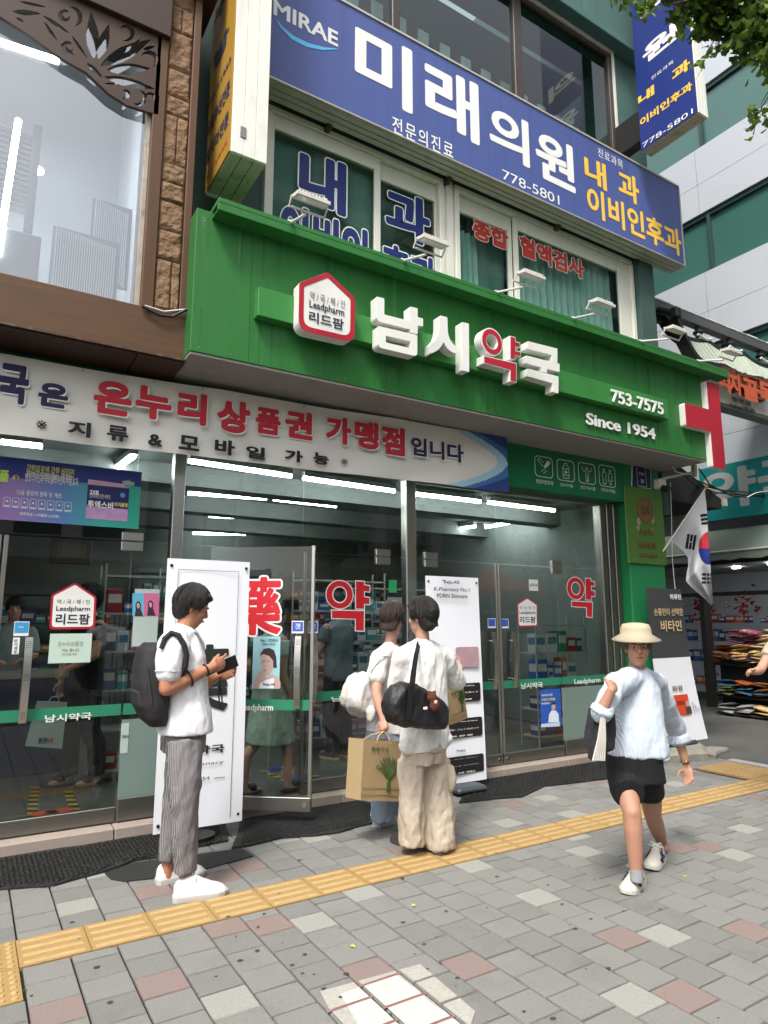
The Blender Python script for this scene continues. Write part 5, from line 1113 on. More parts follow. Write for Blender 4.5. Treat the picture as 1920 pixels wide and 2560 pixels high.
for y in (3.6, 5.9, 7.35, 9.6): b.box(XO-.02, XO+.2, y, y+.09, 0, 4.1)
b.box(XO, XO+.12, 3.5, 12, 2.55, 2.75); b.box(XO, XO+.1, 3.5, 12, 1.98, 2.05); b.build('shopfront_frame', M('dark_shop_frame', '#33302d', .5, var=.1), ob)
# teal sign, awnings
ts = thing('teal_shop_sign', 'teal sign board with big white letters across the alley behind the cables', 'shop sign', (11.4, 6, 3.33))
b = MB(); b.box(11.38, 11.49, 3.6, 7.18, 3.33, 4.33, 0, .005); b.build('sign_board', M('teal_sign_board', '#167f7d', .5, var=.06), ts)
def tX(s, par, lb, rt, X, m, bold=0):
    a, c = PX(*lb, X), PX(*rt, X); TV(s, par, 'lettering', a, V((0, c.y-a.y, 0)), V((0, 0, c.z-a.z)), m, bold)
tX('약', ts, (1762, 1280), (1886, 1158), 11.376, M('grey_white_letter', '#a9aeab', .6, var=.05), .035); tX('국', ts, (1900, 1262), (2020, 1130), 11.376, MATS['grey_white_letter'], .035)
aw = thing('shop_awning', 'grey-green canvas awning with scalloped edge over the shop windows across the alley', 'awning', (11.2, 6.5, 2.6))
canv = M('grey_green_canvas', '#5e6a60', .85, var=.12, vs_=2)
b = MB(); n = 30
top = [(11.46, 3.6+5*k/n, 3.16) for k in range(n+1)]; bot = [(10.95, 3.6+5*k/n, 2.72) for k in range(n+1)]; sc = [(10.94, 3.6+5*k/n, 2.60-.05*abs(math.sin(k*1.2))) for k in range(n+1)]
b.add(top+bot+sc, [(k, k+1, n+2+k, n+1+k) for k in range(n)]+[(n+1+k, n+2+k, 2*n+3+k, 2*n+2+k) for k in range(n)]); b.add([V(p)-V((0, 0, .006)) for p in top+bot], [(k, n+1+k, n+2+k, k+1) for k in range(n)]); b.build('canvas', canv, aw)
b = MB(); b.tube([(10.95, 3.6, 2.71), (10.95, 8.6, 2.71)], .02, 8); b.build('front_bar', alu, aw)
a2 = thing('shop_awning', 'black canvas awning on the alley side behind the flag', 'awning', (8.5, 7, 3.2))
b = MB(); b.prism([[V((7.76, 5.62, 4.0)), V((9.42, 5.62, 3.33)), V((9.42, 5.62, 3.18)), V((7.76, 5.62, 3.2))]], YA*3.6); b.build('canvas', M('black_canvas', '#151515', .9, var=.15), a2)
b = MB(); b.tube([(9.44, 5.6, 3.27), (9.44, 9.3, 3.27)], .025, 8); b.box(9.40, 9.48, 5.56, 5.6, 3.22, 3.33); b.build('front_bar', alu, a2)
# tiled gate sign spanning the alley
YGT = 5.6
gs = thing('food_alley_gate', 'gate sign with black tiled roof and orange wooden letters spanning the alley', 'gate sign', (9.6, YGT, 4.7))
dk = M('black_roof_tile', '#1d1d1f', .5, var=.2, vs_=8); ver = M('verdigris_board', '#aab3a2', .7, var=.22, vs_=3, dirt=.35, dcol='#8a7a4c', ds=4, stretch=(3, 1, .6))
b = MB(); b.box(7.9, 12.5, YGT-.02, YGT+.12, 6.02, 6.17, 0, .006); b.build('beam', M('grey_steel_beam', '#4d4d4e', .5, var=.12), gs)
b = MB()
for k in range(16): b.box(7.9+k*.29, 8.18+k*.29, YGT-.03, YGT+.15, 6.171, 6.185+.012*(k % 2), 0, .004)
b.build('beam_capping', M('pale_capping', '#d6d6d2', .5, var=.08), gs)
for x in (8.27, 9.22, 10.05, 10.95, 11.8): b = MB(); b.tube([(x, YGT+.04, 6.02), (x, YGT+.04, 5.86)], .045, 8); b.lathe((x, YGT+.04, 5.93), [(.07, -.02), (.08, 0), (.07, .02)], 10); b.build('hanger', dk, gs)
def wave(x, amp=.05): return -amp*abs(math.sin((x-8.3)*math.pi/1.0))**.8
def roof_edge(x): return 5.30+.52*max(0, (8.75-x)/.55)**1.6+wave(x, .055) if x < 8.75 else 5.30+wave(x, .055)
def roof_top(x): return 5.80+.22*max(0, (8.7-x)/.5)**1.5+wave(x, .09) if x < 8.7 else 5.80+wave(x, .09)
b = MB(); XX = [8.2+k*.06 for k in range(68)]
rings_ = [[V((x, YGT-.30, roof_edge(x)-.06)), V((x, YGT-.30, roof_edge(x)+.03)), V((x, YGT-.24, roof_edge(x)+.05)), V((x, YGT-.12, roof_edge(x)-.05))] for x in XX]; b.loft(rings_)
rings_ = [[V((x, YGT-.06, roof_top(x)-.04)), V((x, YGT-.06, roof_top(x)+.03)), V((x, YGT+.1, roof_top(x)+.04)), V((x, YGT+.1, roof_top(x)-.05))] for x in XX]; b.loft(rings_)
b.tube([(8.2, YGT-.3, roof_edge(8.2)), (8.19, YGT-.2, roof_edge(8.2)+.1), (8.19, YGT-.02, roof_top(8.2)+.02)], .06, 8); b.box(8.12, 8.24, YGT-.34, YGT-.24, roof_edge(8.2)-.02, roof_edge(8.2)+.13, 0, .01)
b.build('roof_edge', dk, gs)
b = MB()
for k in range(40):
    x = 8.26+k*.1; x2 = x+.092
    b.add([(x, YGT-.27, roof_edge(x)+.05), (x2, YGT-.27, roof_edge(x2)+.05), (x2, YGT-.05, roof_top(x2)-.02), (x, YGT-.05, roof_top(x)-.02)], [(0, 1, 2, 3)])
b.build('roof_board', ver, gs)
b = MB()
for x in (9.22, 10.05, 10.95): b.tube([(x-.17, YGT-.06, 5.83), (x-.06, YGT-.07, 5.79), (x+.07, YGT-.07, 5.79), (x+.17, YGT-.06, 5.83)], .022, 6)
b.build('tile_cap', M('white_tile_cap', '#cfcfcb', .5, var=.06), gs)
b = MB(); b.box(8.3, 12.4, YGT-.12, YGT+.05, 4.80, 5.33, 0, .005); b.build('board', M('cream_board', '#e3ded3', .7, var=.06, dirt=.3, dcol='#8a7c6c', ds=2.5), gs)
b = MB(); b.box(8.3, 12.4, YGT-.125, YGT+.06, 4.73, 4.797, 0, .004); b.build('board_trim', M('grey_board_trim', '#6a6a68', .6, var=.1), gs)
wl_ = M('orange_wood_letter', '#b4502e', .6, var=.25, vs_=8, stretch=(6, 1, 1)); wd_ = M('dark_wood_side', '#5b2c1e', .7, var=.2)
qg = lambda x, y: (1620+x/S4, 700+y/S4)
for s, lb, rt in (('먹', (860, 1350), (1000, 1125)), ('자', (1005, 1390), (1150, 1180)), ('골', (1170, 1455), (1350, 1255)), ('목', (1370, 1500), (1560, 1300))):
    T(s, gs, 'letter_side', qg(*lb), qg(*rt), YGT-.30, wd_, .02, .11); T(s, gs, 'lettering', qg(*lb), qg(*rt), YGT-.415, wl_, .045)
T('명동 | 먹자 | 골목', gs, 'lettering', qg(1040, 1500), qg(1265, 1500), YGT-.125, ink_k, .02); T('FoodStreet | 먹자-골목', gs, 'lettering', qg(1010, 1570), qg(1315, 1590), YGT-.125, ink_k, .02)
# power cables
for k, (pts, m_, lab) in enumerate(((((1692, 1166), (1740, 1200), (1800, 1225), (1920, 1236)), cable_m, 'upper black cable crossing in front of the teal sign'), (((1690, 1168), (1730, 1206), (1790, 1232), (1920, 1243)), cable_m, 'lower black cable of the pair crossing the teal sign'), (((1700, 1170), (1760, 1215), (1850, 1236), (1930, 1240)), cable_m, 'thick black cable sagging between the other two at the teal sign'), (((1748, 1172), (1775, 1212), (1830, 1240), (1870, 1243)), cable_m, 'black cable drooping lowest before the teal sign'), (((1868, 1243), (1890, 1232), (1925, 1226)), cable_w, 'short white cable end rising at the right edge before the teal sign'))):
    P_ = [PY(x, y, 5.3+.25*i) for i, (x, y) in enumerate(pts)]; out = []
    for i in range(len(P_)-1):
        for t in range(5): out.append(P_[i].lerp(P_[i+1], t/5))
    out.append(P_[-1]); b = MB(); b.tube(out, .011 if k < 4 else .007, 6); one('power_cable', b, m_, lab, 'cable', 'cables at the alley corner', loc=P_[0])
# ------------------------------------------------------------------ flag on a short pole
fg = thing('flag_pole', 'white pole with a gilt ball leaning out from the green pillar', 'flagpole', PY(1659, 1376, 5.14))
p0, p1_ = PY(1659, 1376, 5.12), PY(1763, 1222, 4.78)
b = MB(); b.tube([p0-(p1_-p0)*.02, p1_], .011, 8); b.build('pole', M('white_pole', '#d0ccbd', .5, var=.05), fg)
b = MB(); b.ball(p1_+V((.006, -.004, .018)), .022, .022, .022, 10); b.build('ball', M('gilt_ball', '#c8a24a', .25, .8, var=.05), fg)
fl = thing('national_flag', 'white national flag with red and blue circle drooping from the pole', 'flag', PY(1775, 1300, 4.8))
qf = lambda x, y: (1480+x/3.77, 1140+y/3.77)
Lp = [(735, 800), (790, 830), (860, 895), (905, 965), (905, 1040), (890, 1110), (886, 1180), (940, 1240), (1010, 1300), (1080, 1360), (1115, 1403)]; Rp = [(1062, 330), (1078, 450), (1086, 560), (1092, 660), (1098, 760), (1104, 860), (1112, 960), (1120, 1080), (1128, 1200), (1136, 1320), (1140, 1385)]
def poly(pl, t): t = t*(len(pl)-1); i = min(int(t), len(pl)-2); f = t-i; return pl[i][0]+(pl[i+1][0]-pl[i][0])*f, pl[i][1]+(pl[i+1][1]-pl[i][1])*f
nu, nv = 90, 150; vv, ff, fm = [], [], []
for j in range(nv+1):
    for i in range(nu+1):
        u, v = i/nu, j/nv; a, c = poly(Lp, v), poly(Rp, v); x, y = a[0]+(c[0]-a[0])*u, a[1]+(c[1]-a[1])*u
        base = 5.09+(4.78-5.09)*(u**(1+v)); Y = base+.035*math.sin(u*6.5+v*3)*min(1, v*2.2)*(1-.2*u)-.02*math.sin(u*13-v*5)*v
        vv.append(PY(*qf(x, y), Y))
def infl(x, y):
    if (x-1100)**2/95**2+(y-870)**2/155**2 < 1:
        mid = 880-8*math.sin((x-1005)/30); return 1 if y < mid-6 else 2
    def bars(cx, cy, ang, w_, h, gap, split, n=3):
        dx, dy = x-cx, y-cy; c_, s_ = math.cos(ang), math.sin(ang); p, q = dx*c_+dy*s_, -dx*s_+dy*c_
        for k in range(n):
            o_ = (k-1)*gap
            if abs(q-o_) < h and abs(p) < w_ and not (k in split and abs(p) < 4): return True
        return False
    if bars(1058, 597, -.13, 32, 13, 38, ()): return 3
    if bars(932, 810, 1.72, 70, 13, 32, (1,)): return 3
    if bars(1080, 1155, .03, 46, 12, 38, (0, 1, 2)) and not 1106 < x < 1113: return 3
    return 0
for j in range(nv):
    for i in range(nu):
        ff.append((j*(nu+1)+i, j*(nu+1)+i+1, (j+1)*(nu+1)+i+1, (j+1)*(nu+1)+i)); u, v = (i+.5)/nu, (j+.5)/nv; a, c = poly(Lp, v), poly(Rp, v); fm.append(infl(a[0]+(c[0]-a[0])*u, a[1]+(c[1]-a[1])*u))
link_mesh('cloth', vv, ff, [M('flag_white', '#cdcdd2', .85, var=.05), M('flag_red', '#c03038', .8, var=.04), M('flag_blue', '#1f2f7c', .8, var=.04), M('flag_black', '#141418', .8, var=.04)], fl, True, None, fm)
# ------------------------------------------------------------------ leaning vitamin banner on the kerb
vb = thing('standing_banner', 'grey-topped vitamin standing banner leaning on the broken kerb beside the pillar', 'banner stand', (7.2, 5.1, .1), 'standing banners before the shop')
cs4 = [PY(*q, 5.0) for q in ((1612, 1470), (1698, 1473), (1764, 1845), (1662, 1862))]; g_ = M('charcoal_print', '#3d3e40', .5, var=.06); 
def vq(u, v): a, c = cs4[3].lerp(cs4[0], v), cs4[2].lerp(cs4[1], v); p = a.lerp(c, u); return p+V((0, .02*math.sin(v*4)-.03*(1-v)**3, 0))
n, k = 6, 24; vv = [vq(i/n, j/k) for j in range(k+1) for i in range(n+1)]; ff = [(j*(n+1)+i, j*(n+1)+i+1, (j+1)*(n+1)+i+1, (j+1)*(n+1)+i) for j in range(k) for i in range(n)]
link_mesh('sheet', vv+[p+YA*.004 for p in vv], ff+[tuple(len(vv)+i for i in f[::-1]) for f in ff], [g_, MATS['white_banner_vinyl']], vb, True, None, [0 if f[0]//(n+1) >= 13 else 1 for f in ff]*2)
b = MB(); m_ = vq(.5, 0); b.tube([m_+V((0, .1, -.06)), vq(.5, .95)+YA*.05], .012, 8); b.tube([vq(.5, .8)+YA*.05, vq(.04, .97)+YA*.01], .006); b.tube([vq(.5, .8)+YA*.05, vq(.96, .97)+YA*.01], .006); b.build('frame', black, vb)
b = MB(); b.box(6.98, 7.42, 4.95, 5.28, .09, .15, 0, .02); b.build('base', MATS['grey_base_plastic'], vb)
gold = M('gold_lettering', '#cfb58a', .5, var=.05)
def tq(s, u0, u1, v0, v1, m, bold): TV(s, vb, 'lettering', vq(u0, v0)-YA*.012, vq(u1, v0)-vq(u0, v0), vq(u0, v1)-vq(u0, v0), m, bold)
tq('하루틴', .63, .96, .925, .965, white_p, .03); tq('손흥민이 선택한', .13, .95, .82, .87, gold, .015); tq('비타민', .28, .86, .715, .79, gold, .02); tq('파워', .36, .62, .325, .36, M('brown_print', '#7c6a55', .5, var=0), .03)
def pq4(u0, u1, v0, v1, m, d): b = MB(); b.prism([[vq(u0, v0)-YA*d, vq(u1, v0)-YA*d, vq(u1, v1)-YA*d, vq(u0, v1)-YA*d]], YA*.001); b.build('printed_panel', m, vb)
pq4(.22, .72, .17, .30, M('orange_print', '#c9482b', .5, var=.08, vs_=20), .012); pq4(.60, .74, .175, .22, M('olive_print', '#3e4330', .5, var=.1), .0135); pq4(.64, .71, .22, .255, sk, .0137); pq4(.38, .60, .235, .26, M('dark_red_print', '#8e2f1e', .5, var=0), .0135)
for k in range(3): tq('비타민C', .78+k*.06, .82+k*.06, .17, .25-.02*k, ink_k, 0)
# ------------------------------------------------------------------ street stall of packeted goods
random.seed(5)
sl_ = thing('market_stall', 'black draped two-tier street stall across the alley loaded with packets', 'stall', (11.1, 5.8, 0))
b = MB(); b.box(10.72, 11.4, 4.2, 6.78, .80, .86, 0, .01); b.build('table_top', black, sl_)
b = MB(); b.box(10.86, 11.4, 4.2, 6.74, .02, .795); b.build('drape', M('black_cloth', '#161616', .95, var=.2), sl_)
b = MB(); b.box(10.70, 10.84, 4.2, 6.74, .30, .34, 0, .004); b.build('lower_shelf', black, sl_)
b = MB(); b.box(10.66, 10.84, 4.2, 6.75, .03, .06, 0, .004); b.build('ground_board', M('wet_board', '#3a352e', .7, var=.2), sl_)
pk = {}
cols = {'beige': '#c09a6a', 'brown': '#7e5030', 'maroon': '#8a3a4a', 'rust': '#a5582a', 'olive': '#5e6236', 'tan': '#c8ab78', 'silver': '#9a9a98', 'green': '#5d9a34', 'blue': '#345d78'}
def packet(colr, p, rz, s=1):
    if colr not in pk:
        m = M('packet_'+colr, cols[colr], .28, var=.35, vs_=22, spec=.7, coat=.4, bump=.5, bs=45); vs2, n = [], 8
        for j in range(n+1):
            for i in range(n+1):
                u, v = i/n*2-1, j/n*2-1; h = .024*(1-u**4)*(1-v**4)+.006*noise.noise(V((u*2.3+hash(colr) % 7, v*2.3, 1)))
                vs2.append(V((u*.11, v*.15, h)))
        nt_ = len(vs2); fs2 = [(j*(n+1)+i, j*(n+1)+i+1, (j+1)*(n+1)+i+1, (j+1)*(n+1)+i) for j in range(n) for i in range(n)]
        vs2 += [V((q.x, q.y, -q.z*.6)) for q in vs2]; fs2 += [tuple(nt_+i for i in f[::-1]) for f in fs2]
        b = MB(); b.add(vs2, fs2); o = one('goods_packet', b, m, f'shiny {colr} packet of dried food stacked on the street stall', 'packet', f'{colr} packets on the street stall', smooth=True); pk[colr] = o
    else: o = pk[colr].copy(); COL.objects.link(o)
    o.location = p; o.rotation_euler = (random.uniform(-.2, .2), random.uniform(-.22, .22), rz+random.uniform(-.25, .25)); o.scale = (s, s, random.uniform(.8, 1.3)); return o
yy = 6.62; row = ['brown', 'beige', 'tan', 'silver', 'brown', 'rust', 'beige', 'maroon']
for k, c in enumerate(row):
    for l in range(6): packet(c if l < 5 or c != 'beige' else 'tan', (10.80+random.uniform(-.02, .02), yy-k*.3, .885+l*.045), random.uniform(-.15, .15))
for k, c in enumerate(['maroon', 'maroon', 'tan', 'green', 'maroon', 'brown', 'beige']):
    for l in range(6): packet(c, (11.02+random.uniform(-.08, .08), 6.5-k*.28+random.uniform(-.06, .06), 1.06+l*.06), random.uniform(-.2, .2))
for k, c in enumerate(['olive', 'rust', 'brown', 'olive', 'tan', 'maroon', 'rust']):
    for l in range(5): packet(c if random.random() < .8 else 'blue', (10.77+random.uniform(-.015, .015), 6.58-k*.3, .365+l*.045), random.uniform(-.15, .15))
for k, c in enumerate(['silver', 'silver', 'tan', 'silver', 'rust', 'silver', 'silver']):
    for l in range(3): packet(c, (10.74+random.uniform(-.015, .015), 6.58-k*.3, .09+l*.045), random.uniform(-.15, .15))
# shop window across the alley: shelves, boxes, red ribbons, ceiling lights
def shelf_unit(label, x0, x1, y0, y1, zs, m, face, fill, seed, grp='shelf units of the shops', hgt=(.08, .24), mass=False):
    """open shelves; face '-x' or '-y' is the side the goods look to"""
    random.seed(seed); t = thing('shelf_unit', label, 'shelves', ((x0+x1)/2, (y0+y1)/2, zs[0]-.05), grp)
    for z in zs: b = MB(); b.box(x0+.016, x1-.016, y0+.016, y1-.016, z-.02, z, 0); b.build('shelf_board', m, t)
    b = MB()
    for x in (x0, x1-.015):
        for y in (y0, y1-.015): b.box(x, x+.015, y, y+.015, .09 if zs[0] < 1 else zs[0]-.1, zs[-1]+.1)
    b.build('frame', m, t)
    along = face == '-x'; L0, L1 = (y0, y1) if along else (x0, x1)
    for zi, z in enumerate(zs[:-1] if len(zs) > 1 else zs):
        q = L0+.03
        while q < L1-.1:
            w_ = random.uniform(.08, .2); h = min(random.uniform(*hgt), (zs[zi+1]-z-.05) if zi+1 < len(zs) else .3)
            if q+w_ > L1-.02: break
            if mass: mass_box(x0+.03 if along else q, (q if along else y0+.03), z+.001, (.14, w_-.012) if along else (w_-.012, .14), h, random.choice(fill))
            elif random.random() < .9: med_box(x0+.03 if along else q, (q if along else y0+.03), z+.001, (.14, w_-.012) if along else (w_-.012, .14), h, random.choice(fill), 'shelf')
            q += w_
    return t
bx = {}
MASS = MB(); MC = []
def mass_box(x, y, z, fp, h, c):
    if c not in MC: MC.append(c)
    k = MC.index(c); MASS.box(x, x+fp[0], y, y+fp[1], z, z+h, k*2); MASS.box(x+.1*fp[0], x+.9*fp[0], y-.003, y-.001, z+.42*h, z+.8*h, k*2+1)
BC = {'white': '#b9bdbb', 'green': '#3f8a5c', 'blue': '#355fa3', 'red': '#9c2e33', 'yellow': '#b9a33a', 'pink': '#b3788c', 'purple': '#5c4a86', 'teal': '#3f8f92', 'orange': '#b5652e', 'navy': '#23305e', 'lime': '#8aa83c'}
def med_box(x, y, z, fp, h, c, where):
    if c not in bx:
        b = MB(); b.box(0, 1, 0, 1, 0, 1, 0, .02); b.box(.1, .9, -.012, -.002, .42, .8, 1); b.box(-.012, -.002, .1, .9, .42, .8, 1)
        bx[c] = one('medicine_box', b, [M('carton_'+c, BC[c], .45, var=.12, vs_=2), M('carton_label_'+c, '#c9c7bd' if c != 'white' else '#2f6a86', .5, var=.3, vs_=5)], f'{c} carton on a dim shop shelf behind the glass', 'carton', f'{c} cartons on the shop shelves'); o = bx[c]
    else: o = bx[c].copy(); COL.objects.link(o)
    o.location = (x, y, z); o.scale = (fp[0], fp[1], h)
wsh = M('white_shelf_metal', '#a5aaa7', .5, var=.05); dsh = M('dark_shelf_wood', '#3e3a35', .6, var=.15)
shelf_unit('shelves with bright cartons in the shop window across the alley, nearer the frame edge', 12.6, 12.9, 3.8, 5.7, (.3, .75, 1.15, 1.5, 1.85), wsh, '-x', ['yellow', 'red', 'white', 'blue', 'orange', 'lime'], 21, 'shelf units across the alley')
shelf_unit('shelves with dark blue and red cartons in the shop window behind the flag tip', 12.4, 12.7, 5.95, 8.6, (.3, .75, 1.15, 1.5, 1.85), wsh, '-x', ['blue', 'navy', 'red', 'white', 'orange', 'white'], 22, 'shelf units across the alley')
rb = M('red_ribbon', '#a81f25', .6, var=.2)
for k, (px, lab) in enumerate((((1757, 1520), 'bunch of red paper decorations in the shop window below the flag tip'), ((1862, 1510), 'bunch of red paper decorations in the shop window beside the window post'))):
    c = PX(*px, 11.9); b = MB(); random.seed(30+k)
    for _ in range(60):
        p = c+V((random.uniform(-.1, .1), random.gauss(0, .13), random.gauss(0, .13))); a = V((random.uniform(-1, 1), random.uniform(-1, 1), random.uniform(-1, 1))).normalized()*.05; e_ = a.cross(V((random.random(), random.random(), 1))).normalized()*.03; b.add([p-a, p+e_, p+a, p-e_], [(0, 1, 2, 3)])
    one('red_decoration', b, rb, lab, 'decoration', 'red window decorations', loc=c)
for k in range(4): b = MB(); b.lathe((11.95+.35*(k % 2), 4.6+k*.85, 2.52), [(.07, 0), (.07, .03)], 14); one('ceiling_downlight', b, lamp_white, 'small round lit downlight in the shop ceiling across the alley', 'ceiling light', 'downlights of the shop across the alley', loc=(11.95, 4.6+k*.85, 2.5))
b = MB(); b.box(XO+.12, XO+2.4, 3.5, 12, 2.551, 2.6); b.build('shop_ceiling', M('shop_ceiling_white', '#8f908c', .7, var=.06), ob)

# ------------------------------------------------------------------ inside the pharmacy
def tube_light(a, c, lab):
    a, c = PZ(*a, 2.96), PZ(*c, 2.96); d = (c-a); a += d*.02; c -= d*.02; t = thing('tube_light', lab, 'ceiling light', (a+c)/2, 'fluorescent tubes of the pharmacy')
    b = MB(); b.bar(a+ZA*.045, c+ZA*.045, .07, .05); b.build('housing', M('light_housing', '#b9bab6', .5, var=.05), t); b = MB(); b.tube([a, c], .019, 8); b.build('tube', lamp_white, t)
for a, c, l in (((466, 1152), (733, 1192), 'long lit tube just inside the front, left of the middle doors'), ((753, 1195), (990, 1229), 'long lit tube just inside the front, over the middle doors'), ((1034, 1235), (1204, 1255), 'lit tube just inside the front, right of the middle steel post'), ((1217, 1256), (1389, 1277), 'lit tube just inside the front over the right doors'), ((466, 1233), (670, 1247), 'second-row lit tube behind the left front tube'), ((681, 1248), (843, 1266), 'second-row lit tube behind the middle doors'), ((480, 1333), (616, 1336), 'short far lit tube deep in the shop above the white standing banner'), ((1211, 1319), (1346, 1294), 'lit tube running into the shop above the right doors'), ((1080, 1366), (1205, 1346), 'far lit tube running into the shop by the right post'), ((1105, 1328), (1190, 1316), 'far third-row lit tube behind the top of the middle glass'), ((520, 1290), (640, 1296), 'third-row lit tube deep behind the left front tubes'), ((700, 1298), (800, 1306), 'third-row lit tube deep behind the middle doors'), ((0, 1105), (108, 1117), 'lit tube above the vitamin poster at the left edge'), ((296, 1170), (336, 1140), 'short lit tube running inwards right of the vitamin poster')): tube_light(a, c, l)
FC = ['white', 'green', 'blue', 'red', 'teal', 'pink', 'purple', 'white', 'orange', 'navy', 'white']
shelf_unit('pale steel shelf unit with cartons just inside the right glass doors', 5.65, 6.5, 5.75, 6.05, (.22, .52, .84, 1.16, 1.48), wsh, '-y', FC, 41, hgt=(.1, .26))
shelf_unit('crowded shelf of cartons close behind the left glass door and its frosted sidelight', 1.05, 1.62, 6.6, 6.9, (.2, .55, .9, 1.25, 1.6, 1.95), wsh, '-y', FC, 46)
shelf_unit('crowded carton rack half hidden by the red character on the middle door', 3.2, 4.3, 6.9, 7.2, (.25, .6, .95, 1.3, 1.65, 2.0), wsh, '-y', FC, 47)
shelf_unit('long carton rack behind the skincare banner and right door handles', 4.7, 6.2, 8.2, 8.5, (.25, .6, .95, 1.3, 1.65, 2.0), wsh, '-y', FC, 48)
shelf_unit('tall dim shelf of medicines along the back wall behind the middle doors', 2.2, 4.6, 10.9, 11.3, (.3, .7, 1.1, 1.5, 1.9, 2.3), dsh, '-y', FC, 42, mass=True)
shelf_unit('tall dim shelf of medicines along the back wall behind the right doors', 4.8, 6.9, 10.9, 11.3, (.3, .7, 1.1, 1.5, 1.9, 2.3), dsh, '-y', FC, 43, mass=True)
shelf_unit('dim shelf of medicines along the back wall behind the left glass door', -.8, 1.9, 10.4, 10.8, (.3, .7, 1.1, 1.5, 1.9), dsh, '-y', FC, 44, mass=True)
props(MASS.build('distant_cartons', [M(p+c, BC[c] if p == 'carton_' else ('#c9c7bd' if c != 'white' else '#2f6a86'), .45, var=.12, vs_=2) for c in MC for p in ('carton_', 'carton_label_')]), 'mass of small cartons filling the far shelves at the back of the pharmacy', 'cartons', None, 'stuff')
shelf_unit('low island shelf of cartons in the middle of the pharmacy', 3.6, 5.2, 7.6, 7.95, (.3, .65, 1.0, 1.35), wsh, '-y', ['red', 'white', 'purple', 'pink', 'blue', 'teal'], 45)
ct = thing('service_counter', 'dark blue counter with a pale top inside the left glass door', 'counter', (-.2, 7.6, .09))
b = MB(); b.box(-1.6, .95, 7.3, 7.9, .09, .98, 0, .01); b.build('counter_body', M('counter_blue', '#1d2440', .5, var=.1), ct); b = MB(); b.box(-1.65, 1.0, 7.25, 7.95, .982, 1.03, 0, .008); b.build('counter_top', M('counter_top_pale', '#8d8a80', .4, var=.08), ct)
pic = thing('framed_picture', 'framed brown landscape picture hanging deep inside above the counter', 'picture', (.6, 10.38, 1.9)); x0, x1, z0, z1 = rectY(p1(320, 850), p1(600, 700), 10.35)
b = MB(); b.box(x0, x1, 10.33, 10.38, z0, z1, 0, .01); b.build('frame', brown_frame, pic); b = MB(); b.box(x0+.08, x1-.08, 10.32, 10.329, z0+.07, z1-.07); b.build('canvas', M('brown_painting', '#6a5c48', .7, var=.5, vs_=6), pic)
hz = M('hazard_yellow', '#a9942f', .6, var=.1); hk = M('hazard_black', '#1c1b18', .6, var=.1)
for k, (a, c, l) in enumerate((((80, 2038), (88, 1968), 'yellow and black floor tape behind the left glass door, left strip'), ((188, 2026), (170, 1978), 'yellow and black floor tape by the black slides of the man inside'), ((655, 1925), (720, 1955), 'yellow and black floor tape behind the open glass door'), ((765, 1930), (805, 1948), 'yellow and black floor tape inside the closed middle door'))):
    a, c = PZ(*a, .094), PZ(*c, .094); d = c-a; n = max(5, int(d.length/.07)); b = MB(); s_ = V((-d.y, d.x, 0)).normalized()*.035
    for i in range(n): p, q = a+d*(i/n), a+d*((i+1)/n); sh = d.normalized()*.03; b.add([p-s_, q-s_, q+s_+sh, p+s_+sh], [(0, 1, 2, 3)], i % 2)
    one('floor_tape', b, [hz, hk], l, 'floor marking', 'hazard tapes on the shop floor', loc=(a+c)/2)
for px, m_, l in (((110, 2033), M('orange_sticker', '#c1502a', .5, var=.1), 'orange footprint sticker on the shop floor, left one'), ((150, 2026), M('orange_sticker', '#c1502a', .5, var=.1), 'orange footprint sticker on the shop floor, right one'), ((688, 1920), M('blue_floor_sticker', '#2546a0', .5, var=.1), 'blue floor sticker between the legs of the woman in the patterned dress'), ((742, 1946), MATS['blue_floor_sticker'], 'blue floor sticker by the open door\'s free edge')):
    b = MB(); c = PZ(*px, .095); b.prism([circ(c, XA, YA, .1, .08, 16)], ZA*-.001); one('floor_sticker', b, m_, l, 'floor marking', 'round stickers on the shop floor', loc=c)

# ------------------------------------------------------------------ the other side of the street, seen mirrored in the glass
def tower(label, x0, x1, y0, y1, h, ribs, wall_m, glass_m, fl_h=3.6):
    t = thing('street_building', label, 'building', ((x0+x1)/2, (y0+y1)/2, 0), 'buildings across the street')
    b = MB(); b.box(x0, x1, y0, y1-.3, 0, h); b.build('core', glass_m, t)
    b = MB(); n = int((x1-x0)/ribs)
    for k in range(n+1): b.box(x0+k*ribs-.35, x0+k*ribs+.35, y1-.3, y1+.25, 4, h+1)
    b.build('rib', wall_m, t); b = MB(); z = 4
    while z < h: b.box(x0, x1, y1-.3, y1-.05, z, z+.9); z += fl_h
    b.build('spandrel', wall_m, t)
    b = MB(); b.box(x0, x1, y1, y1+.9, 3.0, 3.9); b.build('shop_fascia', M('ochre_fascia', '#7d6a3a', .5, var=.5, vs_=.5), t)
bw = M('pale_ribbed_stone', '#a9a79f', .8, var=.06); bg_ = M('opposite_glass', '#3f5c58', .15, var=.2, vs_=.4, spec=.8); bgd = M('opposite_glass_dark', '#2a3434', .15, var=.2, vs_=.4, spec=.8)
tower('tall ribbed stone tower mirrored in the upper clinic windows', 10, 44, -34, -17, 34, 3.4, bw, bg_)
tower('pale office block mirrored in the timber shopfront window', -16, 8, -36, -18, 9, 2.4, M('white_ribbed_panel', '#c3c3bf', .8, var=.05), bgd)
tower('dark glass block farther along the street', 46, 70, -40, -12, 24, 4, bw, bgd)
